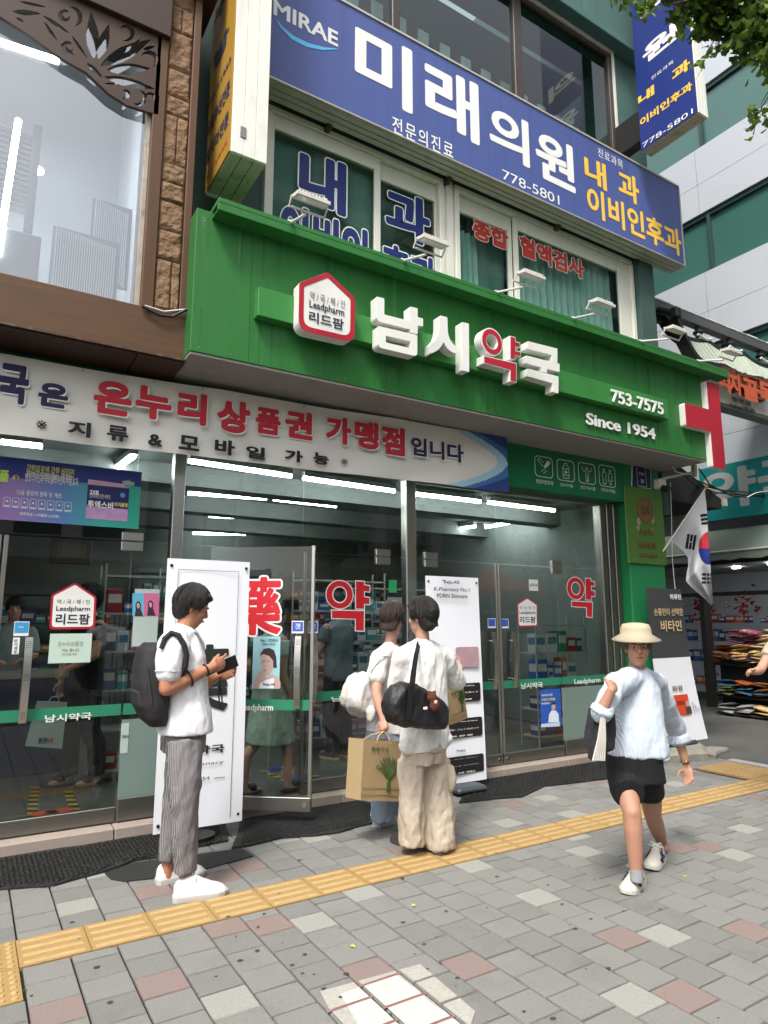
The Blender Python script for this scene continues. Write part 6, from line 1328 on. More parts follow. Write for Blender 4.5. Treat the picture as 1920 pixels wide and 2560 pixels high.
# ------------------------------------------------------------------ people
TEX = {}
def tex(sc):
    k = round(sc, 3)
    if k not in TEX: t = bpy.data.textures.new('cloth_folds', 'CLOUDS'); t.noise_scale = sc; t.noise_depth = 3; TEX[k] = t
    return TEX[k]
FOLD = bpy.data.objects.new('fold_direction', None); FOLD.scale = (1, 1, 2.6); FOLD.rotation_euler = (.12, .18, 0); COL.objects.link(FOLD)
def soft(mb, name, m, parent, vox=.012, sm=5, disp=0, sc=.1, disp2=0, sc2=.03):
    """one continuous surface grown over the collected lofts"""
    o = mb.build(name, m, parent)
    r = o.modifiers.new('remesh', 'REMESH'); r.mode = 'VOXEL'; r.voxel_size = vox; r.use_smooth_shade = True
    s = o.modifiers.new('smooth', 'SMOOTH'); s.iterations = sm; s.factor = .5
    for d_, q in ((disp, sc), (disp2*.5, sc2)):
        if d_: d = o.modifiers.new('folds', 'DISPLACE'); d.texture = tex(q*.62 if q >= .07 else q); d.strength = d_; d.mid_level = .5; d.texture_coords = 'OBJECT'; d.texture_coords_object = FOLD
    return o
def skin_mat(name, c):
    m = M(name, c, .5, var=.14, vs_=18, spec=.35, bump=.08, bs=200); b = m.node_tree.nodes['Principled BSDF']; b.inputs['Subsurface Weight'].default_value = .2; b.inputs['Subsurface Scale'].default_value = .012; return m
skin_a = skin_mat('tanned_skin', '#a9745a'); skin_b = skin_mat('fair_skin', '#b98d78'); skin_c = skin_mat('elder_skin', '#a87c66')
hair_k = M('black_hair', '#17130f', .45, var=.3, vs_=60, stretch=(8, 8, 1), bump=.5, bs=80); hair_b = M('dark_brown_hair', '#2a1c15', .45, var=.3, vs_=60, stretch=(8, 8, 1), bump=.5, bs=80)
eye_w = M('eye_white', '#c9c5bf', .3, var=0); eye_k = M('eye_dark', '#120d0b', .2, var=0); lip_m = M('lips', '#8a4a44', .5, var=.05); brow_m = M('eyebrow', '#1f1713', .7, var=0)
def frame(f, tilt=0):
    f = V(f).normalized(); s = V((f.y, -f.x, 0)).normalized(); u = s.cross(f).normalized()
    if tilt: R = Matrix.Rotation(math.radians(-tilt), 3, s); f = R @ f; u = R @ u
    return s, f, u                                     # s: the person's right-hand side
def head(b, c, f, tilt=0, k=1.0):
    s, f, u = frame(f, tilt); A = (s, f, u)
    b.ball(c+u*.025*k-f*.01*k, .074*k, .094*k, .098*k, 14, ax=A); b.ball(c+f*.022*k-u*.045*k, .060*k, .072*k, .072*k, 12, ax=A); b.ball(c+f*.058*k-u*.088*k, .030*k, .026*k, .022*k, 10, ax=A)
    b.tube([c+f*.078*k+u*.028*k, c+f*.099*k-u*.012*k], [.011*k, .0155*k], 8, rnd=True); b.ball(c+f*.085*k-u*.052*k, .022*k, .012*k, .012*k, 8, ax=A)
    for q in (-1, 1): b.ball(c+s*q*.073*k-f*.008*k-u*.004*k, .012*k, .02*k, .032*k, 8, ax=A); b.ball(c+s*q*.035*k+f*.055*k-u*.02*k, .028*k, .03*k, .03*k, 8, ax=A); b.ball(c+s*q*.03*k+f*.072*k+u*.035*k, .028*k, .014*k, .010*k, 8, ax=A)
def face(par, c, f, tilt=0, k=1.0):
    s, f, u = frame(f, tilt); A = (s, f, u)
    for q in (-1, 1):
        b = MB(); b.ball(c+s*q*.031*k+f*.070*k+u*.010*k, .0105*k, .0085*k, .0055*k, 8, ax=A); b.ball(c+s*q*.031*k+f*.0765*k+u*.010*k, .006*k, .004*k, .006*k, 8, 1, ax=A); b.build('eye', [eye_w, eye_k], par)
        b = MB(); b.tube([c+s*q*.015*k+f*.090*k+u*.032*k, c+s*q*.034*k+f*.086*k+u*.037*k, c+s*q*.052*k+f*.072*k+u*.032*k], [.0035*k, .004*k, .002*k], 6); b.build('eyebrow', brow_m, par)
    b = MB(); b.tube([c-s*.022*k+f*.088*k-u*.05*k, c+f*.099*k-u*.0475*k, c+s*.022*k+f*.088*k-u*.05*k], [.003*k, .0065*k, .003*k], 6); b.build('mouth', lip_m, par)
def hair(par, c, f, m, tilt=0, k=1.0, length=0.0, full=1.0, bun=False):
    s, f, u = frame(f, tilt); A = (s, f, u); b = MB()
    b.ball(c+u*.045*k-f*.02*k, .083*k*full, .098*k*full, .092*k*full, 14, ax=A); b.ball(c-f*.05*k+u*.0*k, .079*k*full, .068*k*full, .095*k*full, 12, ax=A); b.ball(c+f*.045*k+u*.092*k, .066*k, .05*k, .030*k, 10, ax=A)
    for q in (-1, 1): b.ball(c+s*q*.07*k-f*.012*k+u*.035*k, .018*k, .05*k, .045*k, 8, ax=A)
    random.seed(len(par.name)*7+int(k*100))
    for q in range(200):
        ph = random.uniform(0, 6.283); front = math.sin(ph); end = math.radians(52+random.uniform(-6, 8)) if front > .55 else math.radians(112 if abs(math.cos(ph)) > .6 and front > -.35 else 134+random.uniform(-8, 10)); r0 = full*random.uniform(.98, 1.10); pts = []
        for m_ in range(7):
            th = .10+(end-.10)*m_/6; p2 = ph+.35*math.sin(q)*m_/6*.4; pts.append(c-f*.018*k+u*.035*k+(s*.085*math.cos(p2)+f*.103*math.sin(p2))*math.sin(th)*r0*k+u*.103*math.cos(th)*r0*k)
        b.tube(pts, [.006*k, .008*k, .008*k, .0075*k, .007*k, .006*k, .003*k], 5)
    lo = MB()
    for q in range(320):
        ph = random.uniform(0, 6.283); front = math.sin(ph); end = math.radians(60) if front > .5 else math.radians(118 if abs(math.cos(ph)) > .6 and front > -.35 else 142); r0 = full*random.uniform(1.04, 1.13); t0 = random.uniform(.15, .8); pts = []
        for m_ in range(5):
            th = .10+(end-.10)*min(1.06, t0+.32*m_/4); p2 = ph+random.gauss(0, .05); pts.append(c-f*.018*k+u*.035*k+(s*.085*math.cos(p2)+f*.103*math.sin(p2))*math.sin(th)*r0*k+u*.103*math.cos(th)*r0*k)
        lo.tube(pts, [.0012, .0018, .0018, .0014, .0006], 4)
    lo.build('loose_hair', m, par)
    if length: b.loft([[c-f*(.06+.02*t)*k-u*(.02+length*t)+s*math.cos(a)*.085*k*(1-.15*t)+f*math.sin(a)*.05*k*(1-.3*t) for a in (6.283*i/14 for i in range(14))] for t in (0, .3, .6, .85, 1)])
    if bun: b.ball(c-f*.12*k+u*.03*k, .04*k, .035*k, .04*k, 10, ax=A); b.tube([c-f*.1*k-u*.06*k, c-f*.08*k-u*.1*k], .03, 8, rnd=True)
    return soft(b, 'hair', m, par, .0055, 1, .006, .015)
def hand(b, w_, d, n, curl=25, k=1.0, thumb=1, spread=1.0, point=False, tout=.75):
    """wrist w_, along d, palm facing n; five separate bent fingers"""
    d = V(d).normalized(); n = V(n); n = (n-d*n.dot(d)).normalized(); s = d.cross(n)*thumb; A = (s, n, d)
    b.tube([w_-d*.02*k, w_+d*.02*k], [.024*k, .026*k], 10); b.ball(w_+d*.05*k, .040*k, .0165*k, .050*k, 12, ax=A); b.ball(w_+d*.03*k+s*.02*k+n*.006*k, .018*k, .015*k, .03*k, 8, ax=A)
    for i, (o, L_, r) in enumerate(((.029, .070, .0088), (.010, .079, .0092), (-.009, .073, .0088), (-.027, .057, .0078))):
        p = w_+d*(.086-.004*abs(i-1))*k+s*o*k; pts = [p-d*.03*k, p]; c_ = curl*(.35 if point and i == 0 else 1+.12*i); ang = 0; q = p
        for j, fr in enumerate((.45, .32, .25)):
            ang += math.radians(c_*(.8 if j == 0 else 1.0)); dd = d*math.cos(ang)+n*math.sin(ang)+s*(o*3*spread); q = q+dd.normalized()*L_*fr*k; pts.append(q)
        b.tube(pts, [r*k*1.02, r*k, r*k*.96, r*k*.88, r*k*.76], 8, rnd=True)
    p = w_+d*.022*k+s*.03*k; q = p+(d*(1.2-tout*.8)+s*tout+n*.35).normalized()*.034*k; r_ = q+(d*.85+s*.4*tout+n*.45).normalized()*.03*k; t = r_+(d*.9+n*.45).normalized()*.024*k
    b.tube([p-s*.012*k, p, q, r_, t], [.013*k, .013*k, .0105*k, .0095*k, .008*k], 8, rnd=True)
def torso_rings(b, rows, n=18):
    """rows: (centre, side vector, forward vector, half width, half depth)"""
    out = []
    for c, s, f, w_, d in rows:
        s = V(s).normalized(); f = V(f).normalized(); out.append([V(c)+s*w_*math.copysign(abs(math.cos(a))**.85, math.cos(a))+f*d*math.copysign(abs(math.sin(a))**.85, math.sin(a)) for a in (6.283*i/n for i in range(n))])
    b.loft(out)
def shoe(par, heel, d, up, L_=.27, up_m=None, sole_m=None, k=1.0, name='shoe', low=False, stripe=None, laces=True, side=1):
    d = V(d).normalized(); up = V(up); up = (up-d*up.dot(d)).normalized(); s = d.cross(up)
    prof = [(0, .030, .080), (.06, .037, .100), (.16, .041, .108), (.30, .043, .118), (.42, .045, .113), (.55, .049, .094), (.70, .053, .075), (.84, .050, .063), (.94, .040, .050), (1, .022, .034)]
    b = MB(); rr = []
    for t, w_, h in prof: rr.append([V(heel)+d*t*L_+s*w_*k*math.cos(a)*(.93 if math.sin(a) > .7 else 1)+up*(.018+max(0, math.sin(a))*(h-.018)*k*(.7 if low and t < .5 else 1)) for a in (6.283*i/16 for i in range(16))])
    b.loft(rr); S = soft(b, name, up_m, par, .006, 3)
    b = MB(); rr = []
    for t, w_, h in [(-.02, .024, 0), (.05, .037, 0), (.2, .041, 0), (.45, .045, 0), (.68, .054, 0), (.84, .051, .001), (.95, .038, .005), (1.03, .018, .010)]:
        c = V(heel)+d*t*L_; rr.append([c-s*w_*k+up*h, c+s*w_*k+up*h, c+s*w_*k*1.02+up*.018, c+s*w_*k+up*.028, c-s*w_*k+up*.028, c-s*w_*k*1.02+up*.018])
    b.loft(rr); b.build('sole', sole_m, S)
    if laces:
        b = MB()
        for j in range(5):
            t = .40+j*.055; h = .112-.0075*j*1.9; c = V(heel)+d*t*L_; b.tube([c-s*.026+up*(h-.012), c+up*(h+.004), c+s*.026+up*(h-.012)], .0042, 6)
        c = V(heel)+d*.38*L_+up*.118; b.tube([c, c+s*.03+up*.012, c+s*.045-up*.012, c+s*.02-up*.004, c], .0035, 6); b.tube([c, c-s*.03+up*.012, c-s*.045-up*.014, c-s*.02, c], .0035, 6); b.build('laces', M('white_laces', '#d6d4cd', .8, var=.05), S)
    if stripe:
        b = MB()
        for q in (-1, 1):
            for (t0, h0, t1, h1) in ((.34, .098, .52, .030), (.44, .092, .60, .032), (.30, .062, .66, .050), (.28, .050, .64, .042)):
                P_ = []
                for m_ in range(7):
                    t = t0+(t1-t0)*m_/6; h = h0+(h1-h0)*m_/6; wd = .0415+.006*(t > .5); lim = max(.06, .120-.13*max(0, t-.3)); cc = math.sqrt(max(.02, 1-(max(0, h-.018)/(lim-.012))**2)) if h < lim-.012 else .35
                    P_.append(V(heel)+d*t*L_+s*q*(wd*cc+.0035)+up*h)
                b.tube(P_, .0042, 5)
        b.build('shoe_stripe', stripe, S)
    return S
def person(label, loc): return thing('person', label, 'person', loc)

# --- man with phone, seen from his right side -----------------------------------------------------
man = person('man in white polo and grey striped trousers looking at his phone, black backpack on', (1.18, 4.1, 0))
F = V((1, -.06, 0)); s_, f_, u_ = frame(F)
hc = PY(480, 1520, 4.12); nb = PY(455, 1580, 4.12)
shN, shF = PY(430, 1614, 3.96), PY(472, 1612, 4.28); elN, wrN = PY(416, 1722, 3.93), PY(530, 1668, 3.96); elF, wrF = PY(470, 1735, 4.33), PY(545, 1690, 4.16)
pel = PY(462, 1815, 4.11); che = PY(455, 1668, 4.12)
b = MB(); head(b, hc, (1, -.08, -.1), 18)
b.tube([nb-u_*.03, hc-f_*.015-u_*.05], [.058, .056], 12); torso_rings(b, [(pel-u_*.08, s_, f_, .15, .105), (pel+u_*.06, s_, f_, .15, .105), (pel.lerp(che, .5), s_, f_, .14, .095), (che, s_, f_, .165, .11), (che+u_*.11, s_, f_, .135, .085), (nb-u_*.02, s_, f_, .07, .06)])
for sh, el, wr in ((shN, elN, wrN), (shF, elF, wrF)): b.tube([sh, sh.lerp(el, .5), el], [.056, .050, .043], 12, rnd=True); b.tube([el, el.lerp(wr, .3), wr], [.043, .044, .027], 12, rnd=True)
hd = (PY(575, 1650, 4.02)-wrN); hand(b, wrN, hd, V((0, 1, .05)), 52, 1.08, 1, 1, True, .30); hand(b, wrF, V((.95, -.2, .25)), V((.1, -1, .3)), 46, 1.0, -1, 1, False, .35)
anN, anF = PY(464, 2190, 3.97), PY(420, 2168, 4.24)
for an, hp in ((anN, PY(462, 1880, 4.04)), (anF, PY(462, 1880, 4.20))): b.tube([hp, hp.lerp(an, .5), an+u_*.12, an-u_*.05], [.068, .052, .043, .036], 10, rnd=True)
soft(b, 'body', skin_a, man, .0065, 3); face(man, hc, (1, -.08, -.1), 18); hair(man, hc, (1, -.08, -.1), hair_k, 18, 1.0, 0, 1.03)
polo = M('white_polo_cotton', '#dcdce0', .8, var=.04, bump=.6, bs=16, stretch=(1, 1, .6))
b = MB(); torso_rings(b, [(pel-u_*.035, s_, f_, .190, .158), (pel+u_*.05, s_, f_, .186, .152), (pel.lerp(che, .45)+f_*.005, s_, f_, .170, .138), (che-f_*.0, s_, f_, .185, .136), (che+u_*.07, s_, f_, .182, .130), (nb-u_*.045, s_, f_, .13, .095), (nb+u_*.0, s_, f_, .072, .072)])
b.tube([nb-u_*.03, nb+u_*.012], [.078, .070], 12)
for sh, el in ((shN, elN), (shF, elF)): b.tube([nb-u_*.03, sh+u_*.005], [.088, .084], 14, rnd=True); b.ball(sh+f_*.02-u_*.02, .085, .085, .085); b.tube([sh, sh.lerp(el, .25), sh.lerp(el, .62)], [.080, .080, .075], 14, rnd=True)
sh_o = soft(b, 'polo_shirt', polo, man, .010, 5, .022, .11, .006, .035)
b = MB(); ring_ = [nb+u_*.006+f_*(.076*math.cos(a)+.006)+s_*.074*math.sin(a)+u_*(-.012*math.cos(a)) for a in (6.283*i/20 for i in range(21))]; b.tube(ring_, .013, 8); b.build('collar', M('polo_collar', '#d2d2d8', .8, var=.04), sh_o)
b = MB(); q = shN.lerp(elN, .60); b.tube([q, q+(elN-shN)*.03], [.078, .077], 14); b.build('sleeve_hem', M('polo_hem', '#c3c3ca', .8, var=.05), sh_o)
trm = stripes('grey_striped_linen', '#555354', '#858182', 46, 'X', .85, 1.2, .5)
kN, kF = PY(462, 2000, 3.96), PY(445, 1990, 4.21); hN, hF = PY(462, 1850, 4.02), PY(462, 1850, 4.20)
b = MB(); torso_rings(b, [(pel+u_*.04, s_, f_, .140, .115), (pel-u_*.05, s_, f_, .150, .126), (pel-u_*.14, s_, f_, .152, .130)])
for h_, k_, a_, hem in ((hN, kN, anN, PY(463, 2180, 3.97)), (hF, kF, anF, PY(420, 2150, 4.24))): b.tube([h_, h_.lerp(k_, .5), k_, k_.lerp(hem, .5), hem], [.104, .098, .082, .072, .062], 16)
soft(b, 'trousers', trm, man, .010, 5, .034, .12, .012, .04)
shw = M('white_sneaker_mesh', '#d2d2d4', .7, var=.06, vs_=30, bump=.3, bs=300); slw = M('white_rubber_sole', '#aeada8', .6, var=.08, dirt=.2)
g0 = PY(434, 2238, 3.95); shoe(man, V((g0.x, 3.95, 0)), (1, -.16, 0), ZA, .285, shw, slw, 1.08); g1 = PY(392, 2196, 4.25); shoe(man, V((g1.x, 4.25, 0)), (1, .02, 0), ZA, .28, shw, slw, 1.08)
for t in (.48, .86):
    c = elN.lerp(wrN, t); d = (wrN-elN).normalized(); sd = d.cross(ZA).normalized(); uu = sd.cross(d); r = .047 if t < .6 else .034
    b = MB(); b.tube([c+(sd*math.cos(a)+uu*math.sin(a))*r for a in (6.283*i/20 for i in range(21))], .0055, 6); b.build('wrist_band', M('brown_cord', '#241a17', .6, var=.2), man)
ph = thing('smartphone', 'dark smartphone held in the hands of the man in the white polo', 'phone', PY(580, 1655, 4.06)); c = PY(566, 1664, 4.07); b = MB(); b.bar(c-V((.065, 0, .02)), c+V((.065, 0, .03)), .009, .072); b.build('case', black, ph)
b = MB(); q = PY(550, 1694, 4.0); b.tube([q, q+V((.004, 0, -.05)), q+V((-.004, 0, -.10)), q+V((.004, -.004, -.16)), q+V((.014, 0, -.19)), q+V((.024, .004, -.165)), q+V((.016, .004, -.11)), q+V((.008, 0, -.05))], .005, 6); b.box(q.x-.012, q.x+.012, q.y-.008, q.y+.008, q.z-.07, q.z-.045, 0, .003); b.build('strap', M('strap_black', '#151515', .5, var=.1), ph)
# backpack
bp = thing('backpack', 'black backpack on the back of the man in the white polo', 'backpack', PY(370, 1720, 4.1)); bm_ = M('black_nylon', '#232224', .7, var=.15, vs_=6, bump=.3, bs=400)
def pxr(y, xa, xb, wd, Y=4.1): a, c = PY(xa, y, Y), PY(xb, y, Y); m_ = (a+c)/2; h = (c.x-a.x)/2; return [m_+V((h*math.copysign(abs(math.cos(t))**.7, math.cos(t)), wd*math.copysign(abs(math.sin(t))**.6, math.sin(t)), 0)) for t in (6.283*i/20 for i in range(20))]
b = MB(); b.loft([pxr(1606, 362, 402, .08), pxr(1622, 346, 408, .13), pxr(1660, 338, 410, .155), pxr(1710, 333, 412, .165), pxr(1760, 338, 414, .165), pxr(1792, 350, 414, .15), pxr(1812, 368, 410, .12)]); soft(b, 'bag_body', bm_, bp, .010, 4, .014, .14)
b = MB(); b.loft([pxr(1722, 328, 350, .11), pxr(1760, 334, 352, .125), pxr(1795, 352, 364, .11)]); soft(b, 'front_pocket', bm_, bp, .010, 3, .01, .1)
b = MB(); b.tube([PY(364, 1660, 3.94), PY(372, 1700, 3.935), PY(380, 1760, 3.935)], .004, 6); b.build('zip', M('zip_grey', '#3c3a3b', .5, var=.1), bp)
b = MB(); pts = [PY(402, 1622, 3.90), PY(412, 1596, 3.90), PY(428, 1582, 3.90), PY(446, 1588, 3.885), PY(460, 1612, 3.875), PY(467, 1640, 3.88), PY(463, 1668, 3.895), PY(452, 1695, 3.93)]
b.tube(pts, [.012]+[.016]*6+[.012], 8)
b.build('shoulder_strap', bm_, bp); b = MB(); pts = [PY(440, 1715, 3.97), PY(425, 1725, 3.98), PY(410, 1750, 4.0), PY(402, 1775, 4.02)]; b.tube(pts, .014, 6); b.build('lower_strap', bm_, bp)

# --- woman in beige cargo trousers, back to us -----------------------------------------------------
w2 = person('woman in white shirt and loose beige cargo trousers with a black shoulder bag, back turned', (2.83, 3.88, 0))
Y2 = 3.88; F = V((-.28, 1, 0)); s_, f_, u_ = frame(F)
hc = PY(1053, 1545, Y2); nb = PY(1058, 1604, Y2); che = PY(1062, 1670, Y2); pel = PY(1064, 1850, Y2)
shL, shR = PY(1008, 1640, Y2), PY(1108, 1640, Y2+.02); elR, wrR = PY(1142, 1712, Y2+.10), PY(1150, 1668, Y2+.34); elL, wrL = PY(992, 1730, Y2+.1), PY(1020, 1690, Y2+.28)
b = MB(); head(b, hc, (-.45, 1, 0), 6, .95); b.tube([nb-u_*.03, hc-u_*.05], [.05, .048], 12); torso_rings(b, [(pel-u_*.1, s_, f_, .15, .1), (pel.lerp(che, .5), s_, f_, .125, .09), (che, s_, f_, .145, .095), (che+u_*.08, s_, f_, .14, .085), (nb-u_*.02, s_, f_, .065, .055)])
for sh, el, wr in ((shR, elR, wrR), (shL, elL, wrL)): b.tube([sh, sh.lerp(el, .5), el], [.046, .042, .037], 12, rnd=True); b.tube([el, el.lerp(wr, .35), wr], [.037, .037, .024], 12, rnd=True)
hand(b, wrR, V((-.2, .8, .5)), V((-.8, -.1, .2)), 45, .92); hand(b, wrL, V((.2, .8, .4)), V((.8, -.1, .2)), 40, .92, -1)
for an, hp in ((PY(1032, 2060, Y2), PY(1034, 1880, Y2)), (PY(1100, 2070, Y2-.04), PY(1090, 1880, Y2))): b.tube([hp-u_*.08, hp.lerp(an, .5), an-u_*.04], [.065, .052, .04], 10, rnd=True)
soft(b, 'body', skin_b, w2, .0075, 3); hair(w2, hc, (-.45, 1, 0), hair_k, 6, 1.0, .05, 1.06)
wsm = M('white_cotton_blouse', '#dad8d5', .8, var=.05, bump=.6, bs=18, stretch=(1, 1, .5))
b = MB(); torso_rings(b, [(PY(1060, 1872, Y2), s_, f_, .18, .135), (PY(1062, 1830, Y2), s_, f_, .19, .14), (PY(1062, 1740, Y2), s_, f_, .185, .13), (che, s_, f_, .182, .122), (PY(1058, 1632, Y2), s_, f_, .17, .105), (nb-u_*.01, s_, f_, .075, .065)])
b.ball(PY(1030, 1862, Y2-.06), .10, .06, .06, 10); b.ball(PY(1108, 1846, Y2-.02), .06, .08, .05, 10)
for sh, el in ((shR, elR), (shL, elL)): b.tube([nb-u_*.04, sh], [.075, .072], 14, rnd=True); b.tube([sh, sh.lerp(el, .4), sh.lerp(el, .85)], [.074, .076, .08], 14, rnd=True)
soft(b, 'blouse', wsm, w2, .011, 5, .035, .12, .012, .05)
crg = M('beige_cotton_trousers', '#b0a392', .85, var=.08, vs_=5, bump=.7, bs=20, stretch=(1, 1, .55))
b = MB(); torso_rings(b, [(PY(1062, 1835, Y2), s_, f_, .145, .11), (PY(1060, 1870, Y2), s_, f_, .165, .13), (PY(1060, 1905, Y2), s_, f_, .17, .135)])
b.tube([PY(1030, 1900, Y2), PY(1030, 1990, Y2-.01), PY(1030, 2060, Y2), PY(1031, 2112, Y2)], [.095, .088, .092, .088], 16); b.tube([PY(1088, 1900, Y2), PY(1096, 1990, Y2-.03), PY(1100, 2060, Y2-.05), PY(1102, 2122, Y2-.06)], [.098, .098, .104, .098], 16)
tr_o = soft(b, 'trousers', crg, w2, .011, 4, .045, .11, .02, .045)
b = MB()
def tri_patch(px, Y, m, name, par, t=.012): b = MB(); b.prism([[PY(x, y, Y) for x, y in px]], YA*t); return b.build(name, m, par)
b.ball(PY(1122, 1945, Y2-.09), .035, .075, .095, 12); soft(b, 'cargo_pocket', crg, w2, .009, 4, .02, .08); b = MB(); b.ball(PY(1090, 1875, Y2-.135), .065, .012, .022, 10); soft(b, 'pocket_flap', crg, w2, .007, 2, .006, .05)
for a, d in ((PZ(1031, 2120, 0), (-.1, 1, 0)), (PZ(1101, 2136, 0), (.05, 1, 0))): shoe(w2, V((a.x, a.y-.03, 0)), d, ZA, .24, M('dark_sneaker', '#2c2a2a', .7, var=.1), M('dark_sole', '#3a3836', .7, var=.1), .95, laces=False)
# black shoulder bag
sbag = thing('shoulder_bag', 'slouchy black shoulder bag hanging behind the woman in beige trousers', 'bag', PY(1055, 1780, Y2-.25)); pq2 = lambda x, y: (820+x/3.814, 1420+y/3.814)
outl = [(586, 1292), (618, 1190), (680, 1122), (760, 1092), (850, 1100), (930, 1140), (1000, 1182), (1080, 1225), (1150, 1290), (1186, 1350), (1182, 1500), (1150, 1552), (1050, 1556), (900, 1545), (760, 1525), (650, 1492), (598, 1420)]
Yb = Y2-.30; L_ = [PY(*pq2(x, y), Yb) for x, y in outl]; c0 = sum(L_, V())/len(L_); b = MB(); b.loft([[c0+(p-c0)*k_+YA*d for p in L_] for k_, d in ((.80, -.02), (.95, .02), (1, .07), (.95, .12), (.78, .16))]); soft(b, 'bag_body', M('black_crinkled_nylon', '#141416', .55, var=.15, bump=.2, bs=120, spec=.5), sbag, .009, 4, .028, .09, .008, .03)
b = MB(); ring_ = [PY(1030, 1712, Yb-.02), PY(1034, 1680, Yb+.01), PY(1040, 1640, Yb+.10), PY(1046, 1612, Yb+.2), PY(1046, 1606, Yb+.28)]
for a, c in zip(ring_, ring_[1:]): b.bar(a, c+(c-a)*.06, .04, .006, 0, YA)
b.bar(PY(1028, 1715, Yb-.035), PY(1022, 1800, Yb-.03), .04, .006, 0, YA); b.build('strap', M('black_webbing', '#161618', .6, var=.1), sbag)
b = MB(); b.box(PY(1050, 1770, Yb).x, PY(1059, 1770, Yb).x, Yb-.042, Yb-.036, PY(1050, 1772, Yb).z, PY(1050, 1766, Yb).z); b.build('label', white_p, sbag)
chm = thing('plush_charm', 'small brown plush charm clipped to the black shoulder bag', 'charm', PY(1080, 1745, Yb-.05)); b = MB(); c = PY(1080, 1742, Yb-.05); b.ball(c, .035, .03, .035); b.ball(c+V((.012, -.01, -.05)), .036, .03, .042); b.ball(c+V((-.022, 0, .028)), .012, .012, .012); b.ball(c+V((.02, 0, .028)), .012, .012, .012)
soft(b, 'plush_body', M('brown_plush', '#5b3021', .9, var=.4, vs_=60, bump=.8, bs=120), chm, .006, 2, .008, .012); b = MB(); b.ball(c+V((.005, -.034, -.03)), .012, .008, .012, 8); b.build('plush_nose', M('pale_plush', '#c9b2a0', .9, var=.1), chm)
# kraft bags
kraft = M('kraft_paper', '#9c8764', .8, var=.08, vs_=6, bump=.08, bs=30, dirt=.08, dcol='#7d6238'); kg = M('green_print', '#3e5a2a', .7, var=.1)
def kraft_bag(label, fr4, depth, hx, fn, logo=None, txtq=None):
    """fr4: front corners bottom-left, bottom-right, top-right, top-left in the world"""
    t = thing('kraft_bag', label, 'paper bag', (fr4[0]+fr4[1])/2, 'kraft paper bags of the two women'); a, c, d, e = fr4; D_ = V(depth); b = MB()
    n = 8; G = []
    def side_(p0, p1, q0, q1): 
        base = len(b.v); vs2 = []
        for j in range(n+1):
            for i in range(n+1): u, v = i/n, j/n; p = p0.lerp(p1, u).lerp(q0.lerp(q1, u), v); vs2.append(p+V((0, .004*noise.noise(p*9), 0)))
        b.add(vs2, [(j*(n+1)+i, j*(n+1)+i+1, (j+1)*(n+1)+i+1, (j+1)*(n+1)+i) for j in range(n) for i in range(n)])
    side_(a, c, e, d); side_(c, c+D_, d, d+D_); side_(c+D_, a+D_, d+D_, e+D_); side_(a+D_, a, e+D_, e); b.add([a, a+D_, c+D_, c], [(0, 1, 2, 3)])
    b.build('bag_body', kraft, t); b = MB(); w_ = (d-e); nrm = w_.cross(e-a).normalized()
    if nrm.y > 0: nrm = -nrm
    for v in (.10, .21): p, q = a.lerp(e, v)+nrm*.004, c.lerp(d, v)+nrm*.004; b.bar(p, q, .002, .003)
    b.build('crease', M('kraft_crease', '#8a6f46', .8, var=.1), t)
    for dd in (V((0, 0, 0)), D_): b = MB(); p, q = e+w_*.33+dd, e+w_*.70+dd; b.tube([p-ZA*.02, p.lerp(V(hx), .5)+V((-.012, 0, .0)), V(hx), q.lerp(V(hx), .5)+V((.012, 0, 0)), q-ZA*.02], .0045, 6); b.build('handle', M('twisted_paper_cord', '#b49a70', .8, var=.15), t)
    # printed tree
    def P(u, v): return a+(c-a)*u+(e-a)*v+nrm*.006
    if logo:
        cx, cy, k_ = logo; b = MB(); random.seed(3)
        for q in range(9): 
            an = math.radians(20+q*17.5); tip = P(cx+.26*k_*math.cos(an), cy+.10*k_+.27*k_*math.sin(an)); mid = P(cx+.09*k_*math.cos(an)*1.1, cy+.1*k_*math.sin(an)+.02*k_); b.tube([P(cx+(q-4)*.008*k_, cy-.22*k_), P(cx+(q-4)*.006*k_, cy-.06*k_), mid, tip], [.004*k_*1.4, .0035*k_*1.4, .0035*k_*1.4, .0015], 5)
            for z_ in range(6): r_ = .12+.15*random.random(); a2_ = an+random.uniform(-.16, .16); p = V((cx+r_*k_*math.cos(a2_)*1.15, cy+.08*k_+r_*k_*math.sin(a2_))); d2 = V((math.cos(a2_), math.sin(a2_)))*.020*k_; b.tube([P(p.x, p.y), P(p.x+d2.x, p.y+d2.y)], [.004*k_, .002], 5)
        b.v = [v for v in b.v]; b.build('printed_tree', kg, t)
    if txtq: u0, u1, v0, v1 = txtq; TV('왕솔약국', t, 'lettering', P(u0, v0), P(u1, v0)-P(u0, v0), P(u0, v1)-P(u0, v0), kg, .02); TV('ROYAL PINE PHARMACY', t, 'lettering', P(u0, v0-.06), (P(u1, v0)-P(u0, v0))*1.05, (P(u0, v1)-P(u0, v0))*.25, kg, 0)
    return t
Y1 = 4.20; q1 = lambda x, y: PY(820+x/3.814, 1420+y/3.814, Y1)
handB = q1(530, 1560)
fr = [PY(893+8, 2001, Y1-.06), PY(1006, 2004, Y1-.02), PY(1003, 1853, Y1-.02), PY(903+6, 1849, Y1-.06)]
kraft_bag('large kraft paper bag with green tree print held by the woman in jeans', fr, V((-.045, .13, 0)), handB, None, (.62, .40, 1.0), (.18, .60, .83, .90))
fr = [PY(1128, 1812, 4.2), PY(1169, 1795, 4.2), PY(1156, 1698, 4.2), PY(1120, 1700, 4.2)]
